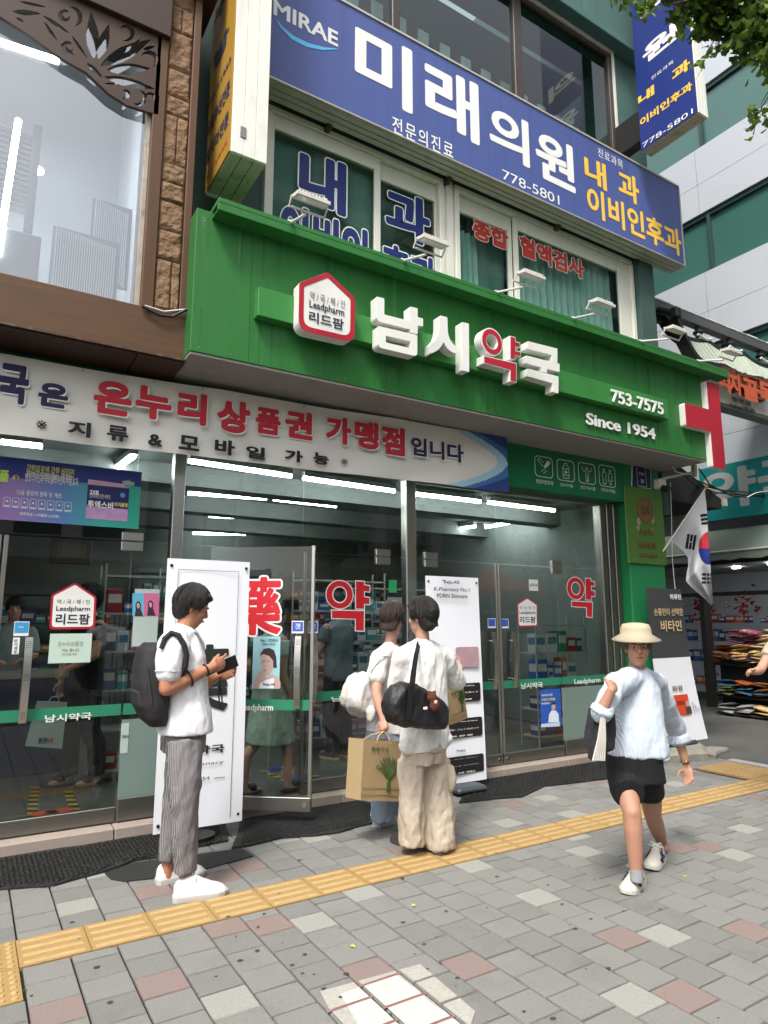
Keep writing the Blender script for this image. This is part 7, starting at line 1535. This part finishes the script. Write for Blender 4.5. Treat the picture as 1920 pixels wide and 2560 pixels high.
kraft_bag('small tilted kraft paper bag hanging from the arm of the woman in beige trousers', fr, V((.02, .09, 0)), PY(1142, 1690, 4.2), None, (.72, .38, .8), (.1, .75, .62, .72))

# --- woman in jeans beside her ---------------------------------------------------------------------
w1 = person('woman in white blouse and pale jeans carrying a white drawstring backpack and a kraft bag', (2.78, 4.5, 0))
YW1 = 4.52; F = V((1, .55, 0)); s_, f_, u_ = frame(F)
hc = PY(982, 1550, YW1); nb = PY(974, 1612, YW1); che = PY(965, 1690, YW1); pel = PY(962, 1830, YW1)
shN, shF = PY(946, 1650, YW1-.13), PY(985, 1645, YW1+.16); elN, wrN = PY(941, 1735, YW1-.20), PY(957, 1796, YW1-.27)
b = MB(); head(b, hc, (1, .6, 0), 8, .95); b.tube([nb-u_*.03, hc-u_*.05], [.048, .046], 12); torso_rings(b, [(pel-u_*.1, s_, f_, .15, .1), (pel.lerp(che, .5), s_, f_, .125, .09), (che, s_, f_, .145, .095), (che+u_*.1, s_, f_, .14, .085), (nb-u_*.02, s_, f_, .065, .055)])
b.tube([shN, shN.lerp(elN, .5), elN], [.047, .044, .038], 12, rnd=True); b.tube([elN, elN.lerp(wrN, .35), wrN], [.038, .037, .025], 12, rnd=True); hand(b, wrN, (handB-wrN), V((1, .5, -.2)), 62, .95, -1)
b.tube([shF, PY(1010, 1730, YW1+.2), PY(1030, 1790, YW1+.15)], [.045, .038, .026], 12, rnd=True); hand(b, PY(1030, 1790, YW1+.15), V((.2, -.1, -1)), V((-1, 0, 0)), 40, .92)
for an, hp in ((PY(957, 2040, YW1-.08), PY(955, 1860, YW1-.08)), (PY(977, 2040, YW1+.09), PY(973, 1860, YW1+.09))): b.tube([hp-u_*.1, hp.lerp(an, .5), an-u_*.02], [.065, .052, .038], 10, rnd=True)
soft(b, 'body', skin_b, w1, .0075, 3); hair(w1, hc, (1, .6, 0), hair_b, 8, 1.0, .07, 1.05)
b = MB(); torso_rings(b, [(PY(968, 1832, YW1), s_, f_, .17, .13), (PY(966, 1790, YW1), s_, f_, .17, .13), (PY(965, 1730, YW1), s_, f_, .165, .12), (che, s_, f_, .165, .118), (PY(972, 1645, YW1), s_, f_, .15, .1), (nb-u_*.01, s_, f_, .07, .06)])
for sh, el in ((shN, elN), (shF, PY(1010, 1730, YW1+.2))): b.tube([nb-u_*.04, sh], [.072, .07], 14, rnd=True); b.tube([sh, sh.lerp(el, .3), sh.lerp(el, .45)], [.071, .073, .075], 14, rnd=True)
soft(b, 'blouse', wsm, w1, .011, 5, .03, .12, .014, .045)
jn = M('pale_blue_denim', '#8493a3', .85, var=.2, vs_=7, bump=.6, bs=22, stretch=(1, 1, .5))
b = MB(); torso_rings(b, [(pel+u_*.02, s_, f_, .15, .115), (pel-u_*.12, s_, f_, .16, .125)])
for kx, dy in ((955, -.09), (975, .09)): b.tube([PY(kx, 1870, YW1+dy), PY(kx+2, 1960, YW1+dy), PY(kx+4, 2050, YW1+dy)], [.105, .098, .092], 16)
soft(b, 'jeans', jn, w1, .011, 4, .03, .12, .012, .04)
snk = M('pale_beige_sneaker', '#b9b1a6', .75, var=.1, vs_=20); g0 = PZ(938, 2068, 0)
shoe(w1, V((g0.x, g0.y, 0)), (1, .25, 0), ZA, .25, snk, slw, 1.0); shoe(w1, V((g0.x+.1, g0.y+.2, 0)), (1, .3, 0), ZA, .25, snk, slw, 1.0)
wb = thing('drawstring_backpack', 'crumpled white drawstring backpack on the woman in jeans', 'backpack', PY(905, 1740, YW1)); wn = M('white_crinkled_nylon', '#bdb8b2', .6, var=.07, bump=.15, bs=80)
L_ = [PY(820+x/3.814, 1420+y/3.814, YW1-.05) for x, y in ((375, 985), (420, 1050), (470, 1180), (480, 1330), (440, 1420), (360, 1440), (290, 1400), (240, 1330), (232, 1250), (265, 1150), (310, 1060))]; c0 = sum(L_, V())/len(L_)
b = MB(); b.loft([[c0+(p-c0)*k_+YA*d for p in L_] for k_, d in ((.75, -.05), (.95, .0), (1, .1), (.92, .2), (.7, .26))]); c = PY(820+412/3.814, 1420+1390/3.814, YW1-.14); b.ball(c, .035, .03, .065, 10); soft(b, 'bag_body', wn, wb, .009, 3, .04, .11, .012, .03)
b = MB(); b.tube([PY(925, 1680, YW1-.19), PY(955, 1640, YW1-.215), PY(972, 1640, YW1-.16), PY(968, 1690, YW1-.14)], .007, 6); b.build('cord', M('white_cord', '#c6c2bb', .7, var=.05), wb)

# --- elderly woman walking -------------------------------------------------------------------------
ow = person('woman in pale striped shirt, black shorts and white sneakers walking past in a beige hat', (3.55, 2.75, 0))
Y3_ = 2.78; F = V((-.62, -.78, 0)); s_, f_, u_ = frame(F)
hc = PY(1592, 1620, 2.74); nb = PY(1592, 1674, 2.77); che = PY(1590, 1765, Y3_); pel = PY(1585, 1895, Y3_)
shR, shL = PY(1543, 1712, 2.75), PY(1640, 1710, 2.85); elR, wrR = PY(1502, 1782, 2.66), PY(1528, 1726, 2.60); elL, wrL = PY(1690, 1825, 2.96), PY(1716, 1912, 2.92)
b = MB(); head(b, hc, (-.7, -.75, 0), 4, .97); b.tube([nb-u_*.03, hc-u_*.05], [.05, .048], 12); torso_rings(b, [(pel-u_*.1, s_, f_, .14, .105), (pel.lerp(che, .5), s_, f_, .125, .10), (che, s_, f_, .13, .09), (che+u_*.07, s_, f_, .12, .08), (nb-u_*.02, s_, f_, .06, .052)])
b.tube([shR, shR.lerp(elR, .5), elR], [.046, .042, .037], 12, rnd=True); b.tube([elR, elR.lerp(wrR, .35), wrR], [.037, .036, .024], 12, rnd=True); b.tube([shL, shL.lerp(elL, .5), elL], [.046, .042, .036], 12, rnd=True); b.tube([elL, elL.lerp(wrL, .3), wrL], [.036, .035, .0235], 12, rnd=True)
hand(b, wrL, PY(1726, 1962, 2.88)-wrL, V((-.8, -.3, -.1)), 22, .95, 1); hand(b, wrR, PY(1548, 1692, 2.66)-wrR, V((.35, .9, -.1)), 78, .9, 1)
kR, aR = PY(1580, 2032, 2.69), PY(1591, 2180, 2.68); kL, aL = PY(1632, 2040, 2.86), PY(1655, 2106, 3.02)
hR, hL = pel-u_*.08+s_*.075, pel-u_*.08-s_*.075
b.tube([hR, hR.lerp(kR, .6), kR, kR.lerp(aR, .28), kR.lerp(aR, .65), aR, aR-u_*.03], [.082, .066, .052, .054, .045, .033, .034], 14, rnd=True); b.tube([hL, hL.lerp(kL, .6), kL, kL.lerp(aL, .30), kL.lerp(aL, .68), aL, aL+V((-.01, -.01, -.03))], [.082, .066, .051, .053, .044, .033, .034], 14, rnd=True); b.ball(kR+f_*.018, .036, .034, .042)
soft(b, 'body', skin_c, ow, .0065, 4); face(ow, hc, (-.7, -.75, 0), 4, .97); hair(ow, hc, (-.7, -.75, 0), M('grey_brown_hair', '#4a3f37', .5, var=.3, vs_=50), 4, .97, 0, 1.02)
hs_, hf_, hu_ = frame((-.7, -.75, 0), 4); b = MB(); hat = M('beige_hat_cotton', '#a99d84', .85, var=.08, bump=.2, bs=300)
def hring(r, z, dx=0): return [hc+hu_*z+hs_*r*.92*math.cos(a)+hf_*(r*math.sin(a)*1.08-.012) for a in (6.283*i/24 for i in range(24))]
b.loft([hring(.155, .045), hring(.16, .052), hring(.10, .085), hring(.098, .12), hring(.085, .145), hring(.04, .153)]); b.build('hat', hat, ow, True)
shm = stripes('pale_blue_striped_shirt', '#c6cdd6', '#a3aebb', 44, 'X', .85, .6, .42, .3)
b = MB(); torso_rings(b, [(PY(1590, 1888, Y3_)+s_*.0, s_, f_, .186, .150), (PY(1590, 1858, Y3_), s_, f_, .184, .146), (PY(1588, 1810, Y3_), s_, f_, .172, .130), (che, s_, f_, .162, .115), (PY(1590, 1725, Y3_), s_, f_, .148, .098), (nb, s_, f_, .075, .065)])
b.ball(PY(1640, 1892, 2.88), .07, .09, .05, 10)
b.tube([nb-u_*.04, shR], [.075, .074], 14, rnd=True); b.tube([nb-u_*.04, shL], [.075, .076], 14, rnd=True); b.tube([shR, shR.lerp(elR, .5), elR], [.066, .066, .06], 14, rnd=True); b.tube([shL, shL.lerp(elL, .5), elL, elL.lerp(wrL, .25)], [.068, .068, .064, .058], 14, rnd=True)
sho = soft(b, 'shirt', shm, ow, .010, 5, .03, .13, .010, .04)
b = MB(); c = elL.lerp(wrL, .27); d = (wrL-elL).normalized(); b.tube([c-d*.035, c-d*.02, c+d*.02, c+d*.032], [.066, .076, .074, .06], 16); soft(b, 'rolled_cuff', shm, ow, .008, 3, .014, .04)
b = MB(); b.tube([elR+(wrR-elR)*.02, elR+(wrR-elR)*.22], [.068, .062], 14); soft(b, 'rolled_cuff', shm, ow, .008, 3, .012, .04)
blk = M('black_shorts_cotton', '#0f0f11', .8, var=.2, vs_=5)
b = MB(); torso_rings(b, [(pel+u_*.03, s_, f_, .165, .13), (pel-u_*.06, s_, f_, .164, .132), (pel-u_*.13, s_, f_, .168, .134)])
b.tube([hR+u_*.05, hR, hR.lerp(kR, .4), PY(1574, 1984, 2.71)], [.085, .093, .094, .092], 16, rnd=False); b.tube([hL+u_*.05, hL, hL.lerp(kL, .4), PY(1614, 1976, 2.86)], [.085, .09, .09, .088], 16); soft(b, 'shorts', blk, ow, .010, 4, .02, .12)
shc = M('offwhite_leather_sneaker', '#b9b3a6', .6, var=.1, vs_=20, dirt=.12); nvs = M('navy_stripe', '#232440', .5, var=.1); slb = M('sneaker_sole', '#b9b5ab', .6, var=.1)
gR = PZ(1604, 2208, 0); shoe(ow, gR+V((0, 0, 0)), (PZ(1552, 2246, 0)-gR), ZA, .235, shc, slb, .95, stripe=nvs)
toe = PZ(1624, 2176, .008); hl = PY(1690, 2122, 3.03); dL = (toe-hl).normalized(); shoe(ow, toe-dL*.235, dL, ZA+dL*.3, .235, shc, slb, .95, stripe=nvs)
skm = M('grey_sock', '#8d8d90', .9, var=.15, vs_=40)
for a_, d_ in ((aR, V((0, 0, -1))), (aL, (dL*-.15+V((0, 0, -1))))): b = MB(); b.tube([a_-d_*.03, a_+d_*.05], [.034, .0375], 14); soft(b, 'sock', skm, ow, .007, 2)
b = MB(); c = elL.lerp(wrL, .90); d = (wrL-elL).normalized(); sd = d.cross(ZA).normalized(); uu = sd.cross(d); b.tube([c+(sd*math.cos(a)+uu*math.sin(a))*.030 for a in (6.283*i/20 for i in range(21))], .006, 6); q = c+V((-.6, -.8, 0)).normalized()*.03; b.ball(q, .014, .010, .014, 8); b.build('wrist_watch', M('watch_metal', '#8e7c55', .3, .8, var=.1), ow)
cb = thing('striped_tote', 'dark patterned tote with black and white stripes on the walking woman\'s arm', 'bag', PY(1505, 1830, 2.66)); p7 = lambda x, y: (1240+x/2.44, 1500+y/2.44)
L_ = [PY(*p7(x, y), 2.70) for x, y in ((655, 640), (690, 660), (700, 800), (690, 930), (620, 940), (628, 850), (640, 740))]; c0 = sum(L_, V())/len(L_); b = MB(); b.loft([[c0+(p-c0)*k_+YA*d for p in L_] for k_, d in ((.8, -.05), (1, 0), (1, .06), (.8, .12))]); soft(b, 'bag_body', M('dark_floral_cloth', '#26262c', .85, var=.9, vs_=45), cb, .008, 3, .018, .05)
stm_ = stripes('black_white_stripe', '#17171b', '#bdb8b0', 22, 'X', .85, .0, .5); L_ = [PY(*p7(x, y), 2.66) for x, y in ((638, 700), (668, 690), (660, 860), (668, 975), (628, 985), (580, 985), (598, 880), (625, 790))]; c0 = sum(L_, V())/len(L_); b = MB(); b.loft([[c0+(p-c0)*k_+YA*d for p in L_] for k_, d in ((.85, -.03), (1, 0), (.85, .04))]); soft(b, 'scarf', M('black_scarf_cloth', '#19191d', .85, var=.2), cb, .008, 3, .02, .04); b = MB()
for q in range(6): b.tube([PY(*p7(640+q*5, 720), 2.615), PY(*p7(622+q*9, 850), 2.61), PY(*p7(592+q*13.5, 980), 2.615)], [.003, .0045, .006], 6)
b.build('white_stripe', M('offwhite_stripe', '#bdb8b0', .85, var=.05), cb)
b = MB(); b.tube([PY(*p7(660, 650), 2.66), PY(*p7(690, 560), 2.66), PY(*p7(715, 552), 2.72), PY(*p7(700, 640), 2.78)], .012, 6); b.build('strap', M('tote_strap', '#2a2622', .7, var=.2), cb)

# --- people inside the shop ------------------------------------------------------------------------
def simple_person(label, base, hgt, F, skin, hairm, top, top_n, bot, bot_n, arms, leg_bare=False, skirt=None, sleeve=.55, hl=0.0, stance=.09, shoes=None, slide=False):
    t = person(label, (base[0], base[1], base[2])); B = V(base); k = hgt/1.70; s, f, u = frame(F); P = lambda a, c, z: B+s*a*k+f*c*k+ZA*z*k
    hc = P(0, .03, 1.585); b = MB(); head(b, hc, F, 4, k*.98); b.tube([P(0, 0, 1.42), hc-u*.05], [.052*k, .05*k], 12)
    torso_rings(b, [(P(0, 0, .85), s, f, .15*k, .11*k), (P(0, 0, 1.05), s, f, .13*k, .1*k), (P(0, 0, 1.25), s, f, .155*k, .105*k), (P(0, 0, 1.37), s, f, .15*k, .09*k), (P(0, 0, 1.43), s, f, .065*k, .06*k)])
    AR = []
    for q, (e, w_, hd_, pn, cu) in zip((1, -1), arms):
        sh = P(q*.175, 0, 1.36); E_, W_ = P(*e), P(*w_); AR.append((sh, E_)); b.tube([sh, sh.lerp(E_, .5), E_], [.05*k, .045*k, .039*k], 10, rnd=True); b.tube([E_, E_.lerp(W_, .35), W_], [.039*k, .038*k, .026*k], 10, rnd=True); hand(b, W_, s*hd_[0]+f*hd_[1]+ZA*hd_[2], s*pn[0]+f*pn[1]+ZA*pn[2], cu, k*.98, q)
    st = [(1, stance, .0), (-1, stance, .0)] if not isinstance(stance, tuple) else [(1, stance[0], stance[1]), (-1, stance[0], -stance[1])]
    for q, a, fo in st: b.tube([P(q*.085, 0, .86), P(q*a*1.05, fo*.5+.02, .47), P(q*a, fo-.02, .34), P(q*a, fo-.03, .09), P(q*a, fo-.03, .05)], [.085*k, .058*k, .056*k, .036*k, .038*k], 12, rnd=True); b.ball(P(q*a, fo+.04, .035), .04*k, .11*k, .03*k, ax=(s, f, ZA))
    soft(b, 'body', skin, t, .010, 3); face(t, hc, F, 4, k*.98); hair(t, hc, F, hairm, 4, k, hl, 1.04)
    b = MB(); zb = .80 if not skirt else .9; torso_rings(b, [(P(0, 0, zb), s, f, .175*k, .135*k), (P(0, 0, 1.05), s, f, .158*k, .125*k), (P(0, 0, 1.25), s, f, .178*k, .128*k), (P(0, 0, 1.37), s, f, .168*k, .108*k), (P(0, 0, 1.44), s, f, .07*k, .065*k)])
    for sh, E_ in AR: b.tube([sh, sh.lerp(E_, sleeve*.5), sh.lerp(E_, sleeve)], [.066*k, .068*k, .066*k], 12)
    soft(b, top_n, top, t, .013, 4, .02, .1)
    b = MB()
    if skirt: torso_rings(b, [(P(0, 0, 1.0), s, f, .16*k, .125*k), (P(0, 0, .85), s, f, .20*k, .16*k), (P(0, 0, skirt+.12), s, f, .235*k, .2*k), (P(0, 0, skirt), s, f, .24*k, .21*k)])
    else:
        torso_rings(b, [(P(0, 0, .95), s, f, .16*k, .12*k), (P(0, 0, .80), s, f, .17*k, .13*k)])
        for q, a, fo in st: b.tube([P(q*.09, 0, .84), P(q*a*1.05, fo*.5+.02, .47), P(q*a, fo-.015, .34), P(q*a, fo-.03, .08)], [.098*k, .085*k, .08*k, .07*k], 14)
    soft(b, bot_n, bot, t, .013, 4, .025, .1)
    if shoes:
        for q, a, fo in st:
            if slide: b = MB(); b.box(-.045, .045, -.02, .02, 0, .01); c = P(q*a, fo+.05, .06); b = MB(); b.ball(c, .052*k, .05*k, .035*k, 10, ax=(s, f, ZA)); b.ball(P(q*a, fo+.03, .012), .05*k, .14*k, .014, 10, ax=(s, f, ZA)); b.build('slide_sandal', shoes, t)
            else: shoe(t, P(q*a, fo-.09, 0), f, ZA, .25*k, shoes, slb, 1.0, laces=False)
    return t
c = PZ(205, 1965, .1)
mb_ = simple_person('man in black clothes standing behind the left glass door with a white shopping bag', (c.x-.02, c.y+.06, .095), 1.74, (-.95, -.3, 0), skin_b, hair_k, M('black_tshirt', '#121214', .85, var=.1), 'tshirt', M('black_trousers', '#111113', .85, var=.1), 'trousers', [((.24, .06, 1.1), (.22, .12, .86), (0, .1, -1), (-1, 0, 0), 25), ((-.25, .06, 1.1), (-.2, .26, 1.0), (0, .6, -.8), (1, 0, 0), 55)], shoes=M('black_slide', '#18181a', .6, var=.1), slide=True, stance=(.10, .07))
hp_ = PY(140, 1745, c.y-.15)
wbg = thing('white_shopping_bag', 'pale shopping bag with a small coloured logo held by the man in black', 'paper bag', PY(110, 1860, c.y-.2)); Yk = c.y-.2; wp2 = M('pale_paper_bag', '#a9b8b0', .6, var=.06)
fr4 = [PY(62, 1865, Yk), PY(155, 1872, Yk), PY(168, 1758, Yk), PY(92, 1755, Yk)]; b = MB(); b.loft([[p for p in fr4], [p+V((.01, .10, 0)) for p in fr4]]); b.build('bag_body', wp2, wbg); b = MB(); b.tube([PY(118, 1758, Yk), PY(130, 1742, Yk), PY(146, 1742, Yk), PY(148, 1760, Yk)], .005, 6); b.build('handle', wp2, wbg)
TV('튼튼', wbg, 'lettering', PY(95, 1860, Yk-.004), V((.07, 0, 0)), V((0, 0, .045)), M('bag_logo_blue', '#3a4a78', .6, var=0), .04); TV('약', wbg, 'lettering', PY(117, 1860, Yk-.004), V((.045, 0, 0)), V((0, 0, .045)), M('bag_logo_orange', '#b8502f', .6, var=0), .04)
c = PZ(690, 1985, .1)
dress = M('green_patterned_dress', '#a9bcae', .85, var=.5, vs_=26)
simple_person('woman in green patterned dress walking behind the open glass door', (2.27, 5.50, .095), 1.58, (1, .15, 0), skin_b, hair_k, dress, 'dress_bodice', dress, 'dress_skirt', [((.2, -.02, 1.1), (.2, .08, .88), (0, .2, -1), (-1, 0, 0), 25), ((-.2, .0, 1.1), (-.16, .1, .9), (0, .2, -1), (1, 0, 0), 25)], skirt=.44, hl=.06, shoes=M('black_slip_on', '#18181c', .6, var=.2), stance=(.06, .19), slide=True)
simple_person('pharmacist in a pale coat standing behind the dark blue counter', (.42, 8.15, .095), 1.66, (-.1, -1, 0), skin_b, hair_k, M('pale_work_coat', '#8f9a97', .8, var=.06), 'coat', M('grey_work_trousers', '#55585a', .8, var=.1), 'trousers', [((.23, .12, 1.1), (.12, .32, 1.06), (-.6, .8, 0), (0, 0, -1), 30), ((-.23, .12, 1.1), (-.12, .32, 1.06), (.6, .8, 0), (0, 0, -1), 30)], sleeve=.95)
simple_person('dark-haired man in a grey shirt browsing behind the middle glass door', (3.45, 6.5, .095), 1.70, (-.3, 1, 0), skin_b, hair_k, M('grey_blue_shirt', '#6f7a82', .8, var=.08), 'shirt', M('dark_chinos', '#2c2e33', .8, var=.1), 'trousers', [((.24, .06, 1.1), (.18, .26, 1.0), (-.2, .8, .2), (-1, 0, 0), 35), ((-.24, .06, 1.1), (-.2, .2, .95), (.2, .8, 0), (1, 0, 0), 35)], shoes=M('dark_shoe', '#1b1b1d', .6, var=.1))
# passer-by at the right edge: only a forearm and the tip of a shoe reach into the frame
g0 = PZ(1908, 2042, 0); BX = g0+V((.80, .02, 0))
ps = simple_person('passer-by at the right edge with a forearm and black shoe tip in view', (BX.x, BX.y, 0), 1.66, (-1, -.1, 0), skin_b, hair_k, M('cream_shirt', '#b7aa97', .8, var=.08), 'shirt', M('charcoal_trousers', '#2d2d30', .8, var=.1), 'trousers', [((.22, .27, 1.12), (.16, .54, 1.12), (.1, 1, .1), (-.6, .2, -.6), 30), ((-.22, .05, 1.08), (-.16, .30, 1.0), (0, 1, .1), (1, 0, 0), 30)], shoes=M('black_leather_shoe', '#121214', .35, var=.1), stance=(.09, .38))
# ------------------------------------------------------------------ ginkgo over the footway, street trees, parasol and van across the road
lf_m = M('ginkgo_leaf', '#31481a', .6, var=.35, vs_=3, spec=.3); lf2 = M('ginkgo_leaf_light', '#73903a', .6, var=.3, vs_=3, spec=.3)
for m_ in (lf_m, lf2):
    n_ = m_.node_tree.nodes; L2_ = m_.node_tree.links; bs_ = n_['Principled BSDF']; tr_ = n_.new('ShaderNodeBsdfTranslucent'); tr_.inputs[0].default_value = lin('#7f9c3a'); mx_ = n_.new('ShaderNodeMixShader'); mx_.inputs[0].default_value = .28
    L2_.new(bs_.outputs[0], mx_.inputs[1]); L2_.new(tr_.outputs[0], mx_.inputs[2]); L2_.new(mx_.outputs[0], n_['Material Output'].inputs[0])
bark = M('grey_bark', '#4f473e', .9, var=.3, vs_=20, stretch=(6, 6, 1), bump=.8, bs=30)
def fan(b, p, size, mi):
    """one notched fan-shaped leaf"""
    a = V((random.gauss(0, 1), random.gauss(0, 1), random.gauss(-.5, .7))).normalized(); n = a.cross(V((random.gauss(0, 1), random.gauss(0, 1), random.gauss(0, 1)))).normalized(); t = a.cross(n); bend = size*.14
    pts = [p, p+(a*.62-t*.60)*size+n*bend, p+(a*.9-t*.30)*size, p+(a*.78)*size-n*bend*.3, p+(a*.9+t*.30)*size, p+(a*.62+t*.60)*size+n*bend]
    b.add(pts, [(0, 1, 2, 3), (0, 3, 4, 5)], mi)
def grow(b, twig, p0, p1, r0, n_leaf, size, spread, light=.25, tw=5):
    pts = [p0.lerp(p1, k/6)+V((noise.noise(p0*3+V((k, 0, 0))), noise.noise(p0*3+V((0, k, 0))), noise.noise(p0*3+V((0, 0, k)))))*.06*(p1-p0).length*(k/6) for k in range(7)]
    twig.tube(pts, [r0*(1-.75*k/6)+.002 for k in range(7)], 6)
    for q in range(tw):
        t = .25+.75*random.random(); i = min(5, int(t*6)); c = pts[i].lerp(pts[i+1], t*6-i); d = V((random.gauss(0, 1), random.gauss(0, 1), random.gauss(-.35, .6))).normalized()*spread*random.uniform(.4, 1)
        twig.tube([c, c+d*.5+V((0, 0, -.01)), c+d+V((0, 0, -.05*spread))], [.006, .004, .0015], 5)
        for z in range(n_leaf//tw): u = random.random(); fan(b, c+d*u+V((random.gauss(0, .03), random.gauss(0, .03), random.gauss(-.02, .03))), size*random.uniform(.7, 1.25), 1 if random.random() < light else 0)
random.seed(19)
gk = thing('ginkgo_tree', 'ginkgo tree whose leafy branches hang over the top right corner', 'tree', (6.6, .6, 0))
tk, lv = MB(), MB()
tk.tube([(6.6, .6, -.05), (6.58, .62, .4), (6.55, .6, 2.0), (6.45, .65, 4.0), (6.3, .7, 6.0), (6.2, .7, 8.5)], [.20, .16, .145, .12, .085, .03], 12)
anch = []
for px, Y, sp in (((1700, -40), 2.3, .30), ((1800, 10), 2.2, .30), ((1880, 40), 2.1, .30), ((1640, -60), 2.5, .28), ((1760, -60), 2.0, .34), ((1850, -90), 2.0, .36), ((1915, 110), 2.0, .26), ((1930, 20), 1.9, .32), ((1740, 60), 2.35, .16), ((1865, 105), 2.15, .20), ((1905, 60), 2.0, .26), ((1820, 65), 2.2, .22), ((1700, 25), 2.45, .14), ((1560, -40), 2.6, .22), ((1620, -20), 2.5, .2), ((1680, 10), 2.4, .18), ((1770, 70), 2.3, .2), ((1840, 110), 2.15, .18), ((1900, 150), 2.0, .2), ((1800, -30), 2.2, .3), ((1740, -10), 2.3, .26)):
    e = PY(*px, Y); anch.append(e); s0 = V((6.35, .68, e.z-.2+random.uniform(0, .5))); mid = s0.lerp(e, .55)+V((0, 0, .25)); tk.tube([s0, mid, e], [.035, .018, .007], 7)
    grow(lv, tk, mid.lerp(e, .55), e, .008, 180, .058, sp, .22, 9)
for px, Y in (((1760, 158), 2.3), ((1900, 285), 2.05), ((1888, 318), 2.05), ((1910, 300), 2.0), ((1905, 150), 2.0), ((1618, 30), 2.5), ((1560, 0), 2.6), ((1690, 55), 2.45)):
    e = PY(*px, Y); tk.tube([e+V((.25, -.05, .42)), e+V((.05, 0, .12)), e], [.006, .003, .0015], 5)
    for z in range(12 if Y < 2.2 else 9): fan(lv, e+V((random.gauss(0, .035), random.gauss(0, .04), random.gauss(.02, .05))), .055*random.uniform(.8, 1.2), 1 if random.random() < .4 else 0)
for k in range(26):                                     # the rest of the crown, above and beside the view
    a = k*2.4; z = 5.2+k*.17; e = V((6.4+2.2*math.cos(a)*(1.2-k/40), .6+2.0*math.sin(a)*(1.2-k/40), z+.9)); s0 = V((6.35, .66, z)); 
    if e.x < 4.6 and e.z < 6.5: e.x = 4.7
    tk.tube([s0, s0.lerp(e, .5)+V((0, 0, .2)), e], [.04, .022, .008], 6); grow(lv, tk, s0.lerp(e, .45), e, .01, 130, .09, .5, .2, 8)
lv.build('crown', [lf_m, lf2], gk); tk.build('trunk', bark, gk)
def street_tree(label, x, y, h, r, seed):
    random.seed(seed); t = thing('street_tree', label, 'tree', (x, y, 0), 'trees across the road'); tk, lv = MB(), MB(); tk.tube([(x, y, 0), (x+.1, y, h*.4), (x, y+.1, h*.8)], [.17, .13, .05], 10)
    for k in range(70):
        p = V((random.gauss(0, 1), random.gauss(0, 1), random.gauss(0, 1))).normalized()*r*random.random()**.5; c = V((x+p.x, y+p.y, h*.68+p.z*.9))
        if k % 3 == 0: tk.tube([(x, y, h*.5), (V((x, y, h*.55))).lerp(c, .5), c], [.05, .03, .01], 5)
        for z in range(24): fan(lv, c+V((random.gauss(0, .28), random.gauss(0, .28), random.gauss(0, .25))), .24, 1 if random.random() < .3 else 0)
    lv.build('crown', [lf_m, lf2], t); tk.build('trunk', bark, t)
street_tree('leafy street tree mirrored in the middle glass doors', 8.2, -5.2, 7.5, 2.3, 51); street_tree('leafy street tree mirrored in the right glass doors', 17, -6.0, 8, 2.5, 52); street_tree('leafy street tree mirrored near the left door', -1.2, -8, 8, 2.4, 53)
ps_ = thing('market_parasol', 'red market parasol mirrored in the right glass doors', 'parasol', (12.2, -3.4, 0)); b = MB(); b.tube([(12.2, -3.4, 0), (12.2, -3.4, 2.9)], .03, 8); b.build('pole', steel_d, ps_)
b = MB(); b.loft([[V((12.2+r*math.cos(a), -3.4+r*math.sin(a), z)) for a in (6.283*i/8 for i in range(8))] for r, z in ((1.6, 2.15), (1.6, 2.32), (.9, 2.62), (.1, 2.9))], False); b.build('canopy', M('red_canopy', '#a3262c', .8, var=.1), ps_)
van = thing('white_van', 'white van parked along the road, mirrored in the glass doors', 'van', (13.5, -5.2, 0)); b = MB(); prof = [(-2.2, .35), (2.1, .35), (2.25, .9), (1.7, 1.15), (1.1, 1.85), (-2.15, 1.9), (-2.25, 1.0)]
b.prism([roundpoly([V((13.5+x, -4.4, z)) for x, z in prof], .12, 4)], V((0, -1.7, 0))); b.build('body', M('white_van_paint', '#c9cac8', .25, var=.02, coat=.8), van)
b = MB(); b.prism([[V((13.5+x, -4.396, z)) for x, z in ((1.55, 1.18), (1.02, 1.75), (.1, 1.75), (.1, 1.18))]], V((0, .002, 0))); b.prism([[V((13.5+x, -4.396, z)) for x, z in ((0, 1.18), (0, 1.75), (-2.0, 1.75), (-2.05, 1.18))]], V((0, .002, 0))); b.build('window', M('van_glass', '#14181a', .08, var=0, spec=.8), van)
for x in (-1.4, 1.4):
    b = MB(); b.tube([(13.5+x, -4.38, .33), (13.5+x, -4.6, .33)], .33, 20); wh = b.build('wheel', M('tyre_black', '#1a1a1a', .8, var=.1), van); b = MB(); b.tube([(13.5+x, -4.37, .33), (13.5+x, -4.379, .33)], .19, 16); b.build('rim', steel_d, wh)
flush_texts()
